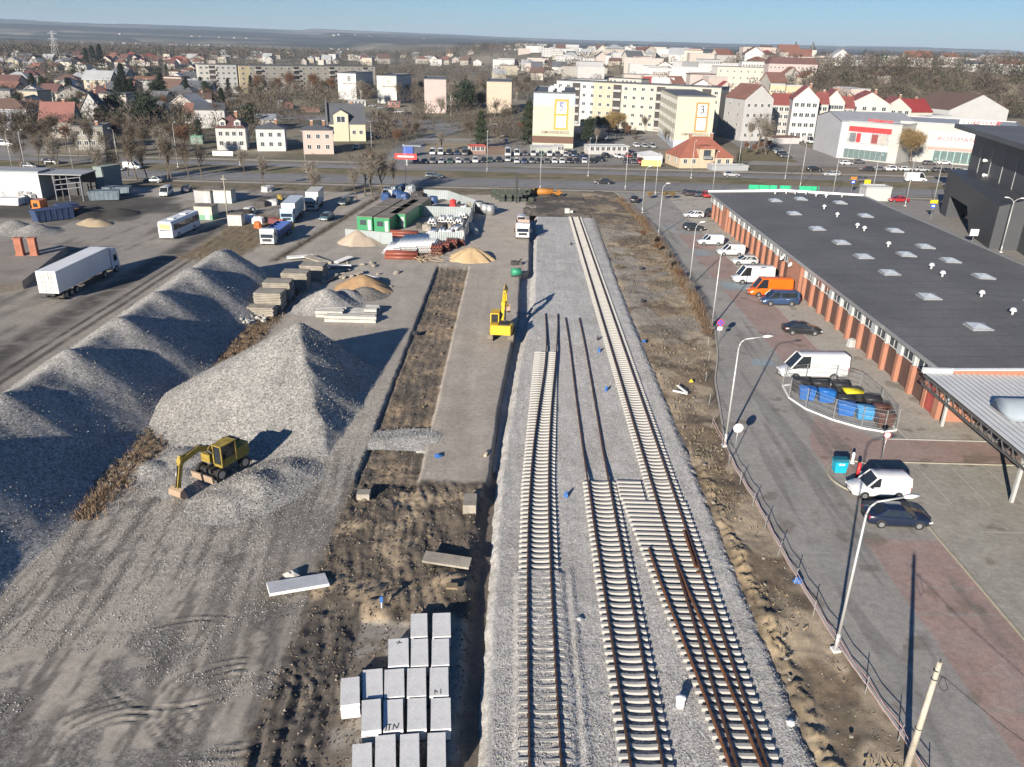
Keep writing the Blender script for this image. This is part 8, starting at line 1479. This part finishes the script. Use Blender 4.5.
# hedges and spruces of the left quarter
for k in range(190):
    x = rnd.uniform(-5, 262); y = 74 + 76 * rnd.random() ** 1.25; kd = rnd.choice(['spruce', 'dense', 'dense', 'bareA', 'thuja', 'dense', 'dense', 'pine', 'russet', 'dense', 'bareA', 'bareB'])
    if y > 140 and x > 205: continue
    ptree(kd, x, y, rnd.uniform(6, 11) * (1.25 if kd == 'spruce' else 1), '%s in the left garden quarter' % {'spruce': 'dark spruce tree growing', 'spruceg': 'green conifer growing', 'dense': 'bushy leafless tree standing', 'bareA': 'slender bare tree standing', 'bareB': 'pale bare tree standing', 'thuja': 'columnar conifer growing', 'pine': 'round dark pine growing', 'russet': 'russet leafless tree standing'}[kd], group='%s trees of the left quarter' % kd)
for x, y, h in ((122, 112, 15), (128, 112, 16), (134, 110, 14), (163, 102, 15), (160, 108, 13), (94, 66, 22), (102, 68, 24), (88, 68, 20), (124, 92, 17), (151, 130, 13), (146, 132, 12), (118, 125, 12)): ptree('spruce' if h > 13 else 'pine', x, y, h, 'tall dark spruce standing out in the left garden quarter', group='tall dark spruces of the left quarter', w=1.2)
for k in range(48):
    x = rnd.uniform(255, 345); y = rnd.uniform(85, 99.5)
    if 333 < x < 360 and y > 92: continue
    ptree(rnd.choice(['dense', 'bareA', 'dense', 'russet', 'bareB']), x, y, rnd.uniform(11, 17), 'tall bare tree of the dense copse before the long beige block', group='copse before the long beige block')
for k in range(34):
    x = rnd.choice([rnd.uniform(357, 376), rnd.uniform(397, 425), rnd.uniform(446, 487), rnd.uniform(510, 530)]); ptree(rnd.choice(['dense', 'bareA', 'birch', 'bareB']), x, rnd.uniform(88, 106), rnd.uniform(10, 16), 'bare tree standing between the numbered gable blocks', group='trees between the gable blocks')
for k in range(24): ptree(rnd.choice(['dense', 'bareA', 'bareB']), rnd.uniform(500, 600), rnd.uniform(100, 135) if rnd.random() < .5 else rnd.uniform(84, 100), rnd.uniform(7, 11), 'bare tree in the yards around block 5', group='trees around block 5')
for k in range(14): ptree(rnd.choice(['dense', 'bareA', 'russet']), rnd.uniform(590, 668), rnd.uniform(128, 148), rnd.uniform(5, 8), 'low bare tree in the yard between blocks 5 and 3', group='trees between blocks 5 and 3')
for k, (x, y) in enumerate(((752, 160), (760, 158), (770, 156), (745, 158))): ptree('russet', x, y - 4, 5, ORD[k] + ' russet shrub below the white tenement', name='shrub', cat='shrub')
for k, (px, py, m) in enumerate(((649, 199, 'willow'), (665, 199, 'willow'), (671, 199, 'willow'))): p = at(px, py); tree(m, p.x, p.y, 2.2, ORD[k] + ' yellow dry ornamental shrub at the car park entrance', name='shrub', cat='shrub', w=1.6)
for k, (px, py) in enumerate(((655, 247), (662, 254), (670, 262), (648, 240), (676, 270), (684, 281), (694, 297))): p = at(px, py); tree('russet' if k % 2 else 'bareB', p.x - .9, p.y, rnd.uniform(2.2, 3.4), ORD[k] + ' leafless shrub of the car park hedge, counted from the north', name='shrub', cat='shrub', w=1.4)
# ---- woods: far masses
def wood(name, pts, hmin, hmax, k, col, wid=.07, seed=0, rad=.42):
    rs = np.random.RandomState(seed); P = np.array(pts); n = len(P); h = rs.uniform(hmin, hmax, n); r = h * rad
    c = np.repeat(P, k, 0); hh = np.repeat(h, k); rr = np.repeat(r, k); u = rs.normal(0, 1, (n * k, 3)); u /= np.linalg.norm(u, axis=1)[:, None]; u *= rs.uniform(.35, 1, (n * k, 1)) ** .5
    q = c + np.stack([u[:, 0] * rr, u[:, 1] * rr, hh * .55 + u[:, 2] * hh * .45], 1); d = u * .7 + rs.normal(0, .5, u.shape); d[:, 2] = np.abs(d[:, 2]) * .8 + .25; d /= np.linalg.norm(d, axis=1)[:, None]
    s = np.cross(d, rs.normal(0, 1, d.shape)); s /= np.linalg.norm(s, axis=1)[:, None]; L = hh[:, None] * rs.uniform(.10, .22, (n * k, 1)); W = hh[:, None] * wid * .3
    V = np.stack([q - s * W, q + s * W, q + d * L], 1).reshape(-1, 3)
    base = np.array(col)[rs.randint(0, len(col), n)] * rs.uniform(.75, 1.25, (n, 1)); C = np.repeat(np.repeat(base, k, 0), 3, 0)
    m = MATS.get('wood_mix') or vc_mat('wood_mix', .95); o = ob(name, npmesh(name, V, np.arange(len(V)).reshape(-1, 3), m, C, smooth=False)); o['kind'] = 'stuff'; return o
WC = [(.11, .088, .07), (.092, .076, .062), (.125, .10, .08), (.085, .08, .055), (.10, .076, .06)]
def scat(n, x0, x1, y0, y1, cond=None, seed=0):
    rs = random.Random(seed); out = []
    while len(out) < n:
        x, y = rs.uniform(x0, x1), rs.uniform(y0, y1)
        if cond and not cond(x, y): continue
        p = att(x, y); out.append((p.x, p.y, p.z))
    return out
# slope of the hill
rs = random.Random(4); S = []
while len(S) < 1150:
    x = rs.uniform(175, 460); e = 520 - .10 * (x - 200); y = e + rs.uniform(-14, 165); 
    if y - e > 110 and rs.random() < .6: continue
    if x - 175 < (y - e) * .30 : continue
    S.append((x, y, float(terr(x, y))))
wood('hillside_woods', S, 8, 13, 85, WC + [(.055, .06, .035)], seed=1)
wood('hillside_woods', scat(90, 755, 850, 60, 76, seed=8), 7, 11, 80, WC, seed=12)
WB = scat(2600, -30, 560, 45.5, 61.5, lambda x, y: y < 36 + 0.012 * x + 24.5 - .010 * x and y > 36.5 + .026 * x + (6.5 if x < 260 else 9), seed=2)
wood('far_woods', WB, 12, 19, 34, WC + [(.04, .045, .035)], wid=.12, seed=2)
wood('far_woods', scat(900, 470, 1040, 53, 60, lambda x, y: y > 46 + .012 * x - 2, seed=3), 10, 15, 34, WC + [(.05, .055, .035)], wid=.12, seed=3)
wood('far_woods', scat(700, -10, 560, 60, 84, seed=5), 8, 12, 60, WC + [(.03, .04, .025)], wid=.09, seed=5)
wood('far_woods', scat(200, 640, 830, 58, 90, seed=6), 7, 11, 60, WC + [(.03, .04, .025)], wid=.09, seed=6)
wood('bare_trees', scat(230, -5, 262, 74, 145, seed=31) + scat(90, 255, 345, 84, 99, seed=32) + scat(40, 357, 376, 88, 104, seed=33) + scat(50, 397, 425, 88, 106, seed=34) + scat(60, 446, 487, 88, 108, seed=35) + scat(50, 510, 600, 84, 100, seed=36) + scat(70, 376, 520, 119, 150, lambda x, y: not (415 < x < 485 and y > 138), seed=37) + scat(60, 256, 345, 99, 128, seed=38) + scat(200, 345, 640, 60, 84, seed=39), 6, 10.5, 130, WC, wid=.045, seed=30)
# ---- loose stones that break up the nearest surfaces
def stones(name, P, s0, s1, cols, seed):
    rs = np.random.RandomState(seed); n = len(P); s = rs.uniform(s0, s1, (n, 1)); T_ = np.array([(1, 1, 1), (-1, -1, 1), (-1, 1, -1), (1, -1, -1)], float) * .62
    V = []; q = rs.normal(0, 1, (n, 3, 3)); q[:, 0] /= np.linalg.norm(q[:, 0], axis=1)[:, None]; q[:, 1] = np.cross(q[:, 0], q[:, 1]); q[:, 1] /= np.linalg.norm(q[:, 1], axis=1)[:, None]; q[:, 2] = np.cross(q[:, 0], q[:, 1])
    V = (P[:, None, :] + np.einsum('kj,njm->nkm', T_, q) * s[:, :, None] * rs.uniform(.7, 1.2, (n, 4, 1))).reshape(-1, 3); F = (np.arange(n)[:, None, None] * 4 + np.array([(0, 1, 2), (0, 3, 1), (0, 2, 3), (1, 3, 2)])[None]).reshape(-1, 3)
    C = np.repeat(np.array(cols)[rs.randint(0, len(cols), n)] * rs.uniform(.7, 1.25, (n, 1)), 4, 0); o = ob(name, npmesh(name, V, F, MATS['wood_mix'], C, smooth=False)); o['kind'] = 'stuff'
GC = [(.36, .35, .33), (.42, .41, .39), (.27, .26, .25), (.33, .30, .27)]
rs = np.random.RandomState(77)
n = 60000; x = rs.uniform(-.5, 15.3, n); y = 24 + 66 * rs.uniform(0, 1, n) ** 1.6; z = ballast(x, y)[0]
stones('ballast_gravel', np.stack([x, y, z + .01], 1), .025, .055, GC, 1)
P = []
for V, nm, col in HEAPS:
    if nm != 'gravel_heap': continue
    V = V[V[:, 2] > -.2]; n = min(len(V), 26000); i = rs.randint(0, len(V), n); P.append(V[i] + rs.normal(0, 1, (n, 3)) * [.12, .12, .02])
P = np.concatenate(P); stones('heap_gravel', P, .03, .065, [(.33, .32, .30), (.38, .365, .34), (.25, .24, .225)], 2)
n = 26000; x = rs.uniform(-34, -12.2, n); y = 26 + 40 * rs.uniform(0, 1, n) ** 1.2; k_ = fbm(x, y, .4, 3, 78) + .25 * (y > 45) > .52; x, y = x[k_], y[k_]; stones('scattered_gravel', np.stack([x, y, yard(x, y)[0] + .01], 1), .02, .055, GC, 3)
n = 11000; x = rs.uniform(-12.3, -2, n); y = rs.uniform(26, 122, n); k_ = (y < 54) | (x < -7.4); x, y = x[k_], y[k_]; stones('mud_crumbs', np.stack([x, y, yard(x, y)[0] + .01], 1), .03, .10, [(.13, .105, .08), (.18, .145, .105), (.09, .076, .062), (.22, .19, .16)], 4)
n = 7000; x = rs.uniform(15.2, 26, n); y = rs.uniform(26, 150, n); k_ = x < kx(y) - .3; x, y = x[k_], y[k_]; stones('bank_crumbs', np.stack([x, y, bank(x, y)[0] + .01], 1), .02, .06, [(.20, .16, .12), (.28, .23, .17), (.13, .11, .09), (.36, .34, .31)], 5)
# ---- air
# haze
b = MB(); b.box(-14500, 14500, -60, 17500, -40, 300); hz = b.build('haze', [bpy.data.materials.new('haze_air')]); hz['kind'] = 'stuff'; m = hz.data.materials[0]; m.use_nodes = True; N = m.node_tree.nodes; N.remove(N['Principled BSDF']); v = N.new('ShaderNodeVolumePrincipled'); v.inputs['Color'].default_value = (.62, .76, .95, 1); v.inputs['Density'].default_value = .00007; v.inputs['Anisotropy'].default_value = 0; m.node_tree.links.new(v.outputs[0], N['Material Output'].inputs['Volume'])
# lettering becomes plain mesh
dg = bpy.context.evaluated_depsgraph_get()
for o in [q for q in sc.objects if q.type == 'FONT']:
    me = bpy.data.meshes.new_from_object(o.evaluated_get(dg)); n = bpy.data.objects.new(o.name, me); COL.objects.link(n); n.parent = o.parent; n.location = o.location; n.rotation_euler = o.rotation_euler; n.scale = o.scale
    nm = o.name; bpy.data.objects.remove(o); n.name = nm
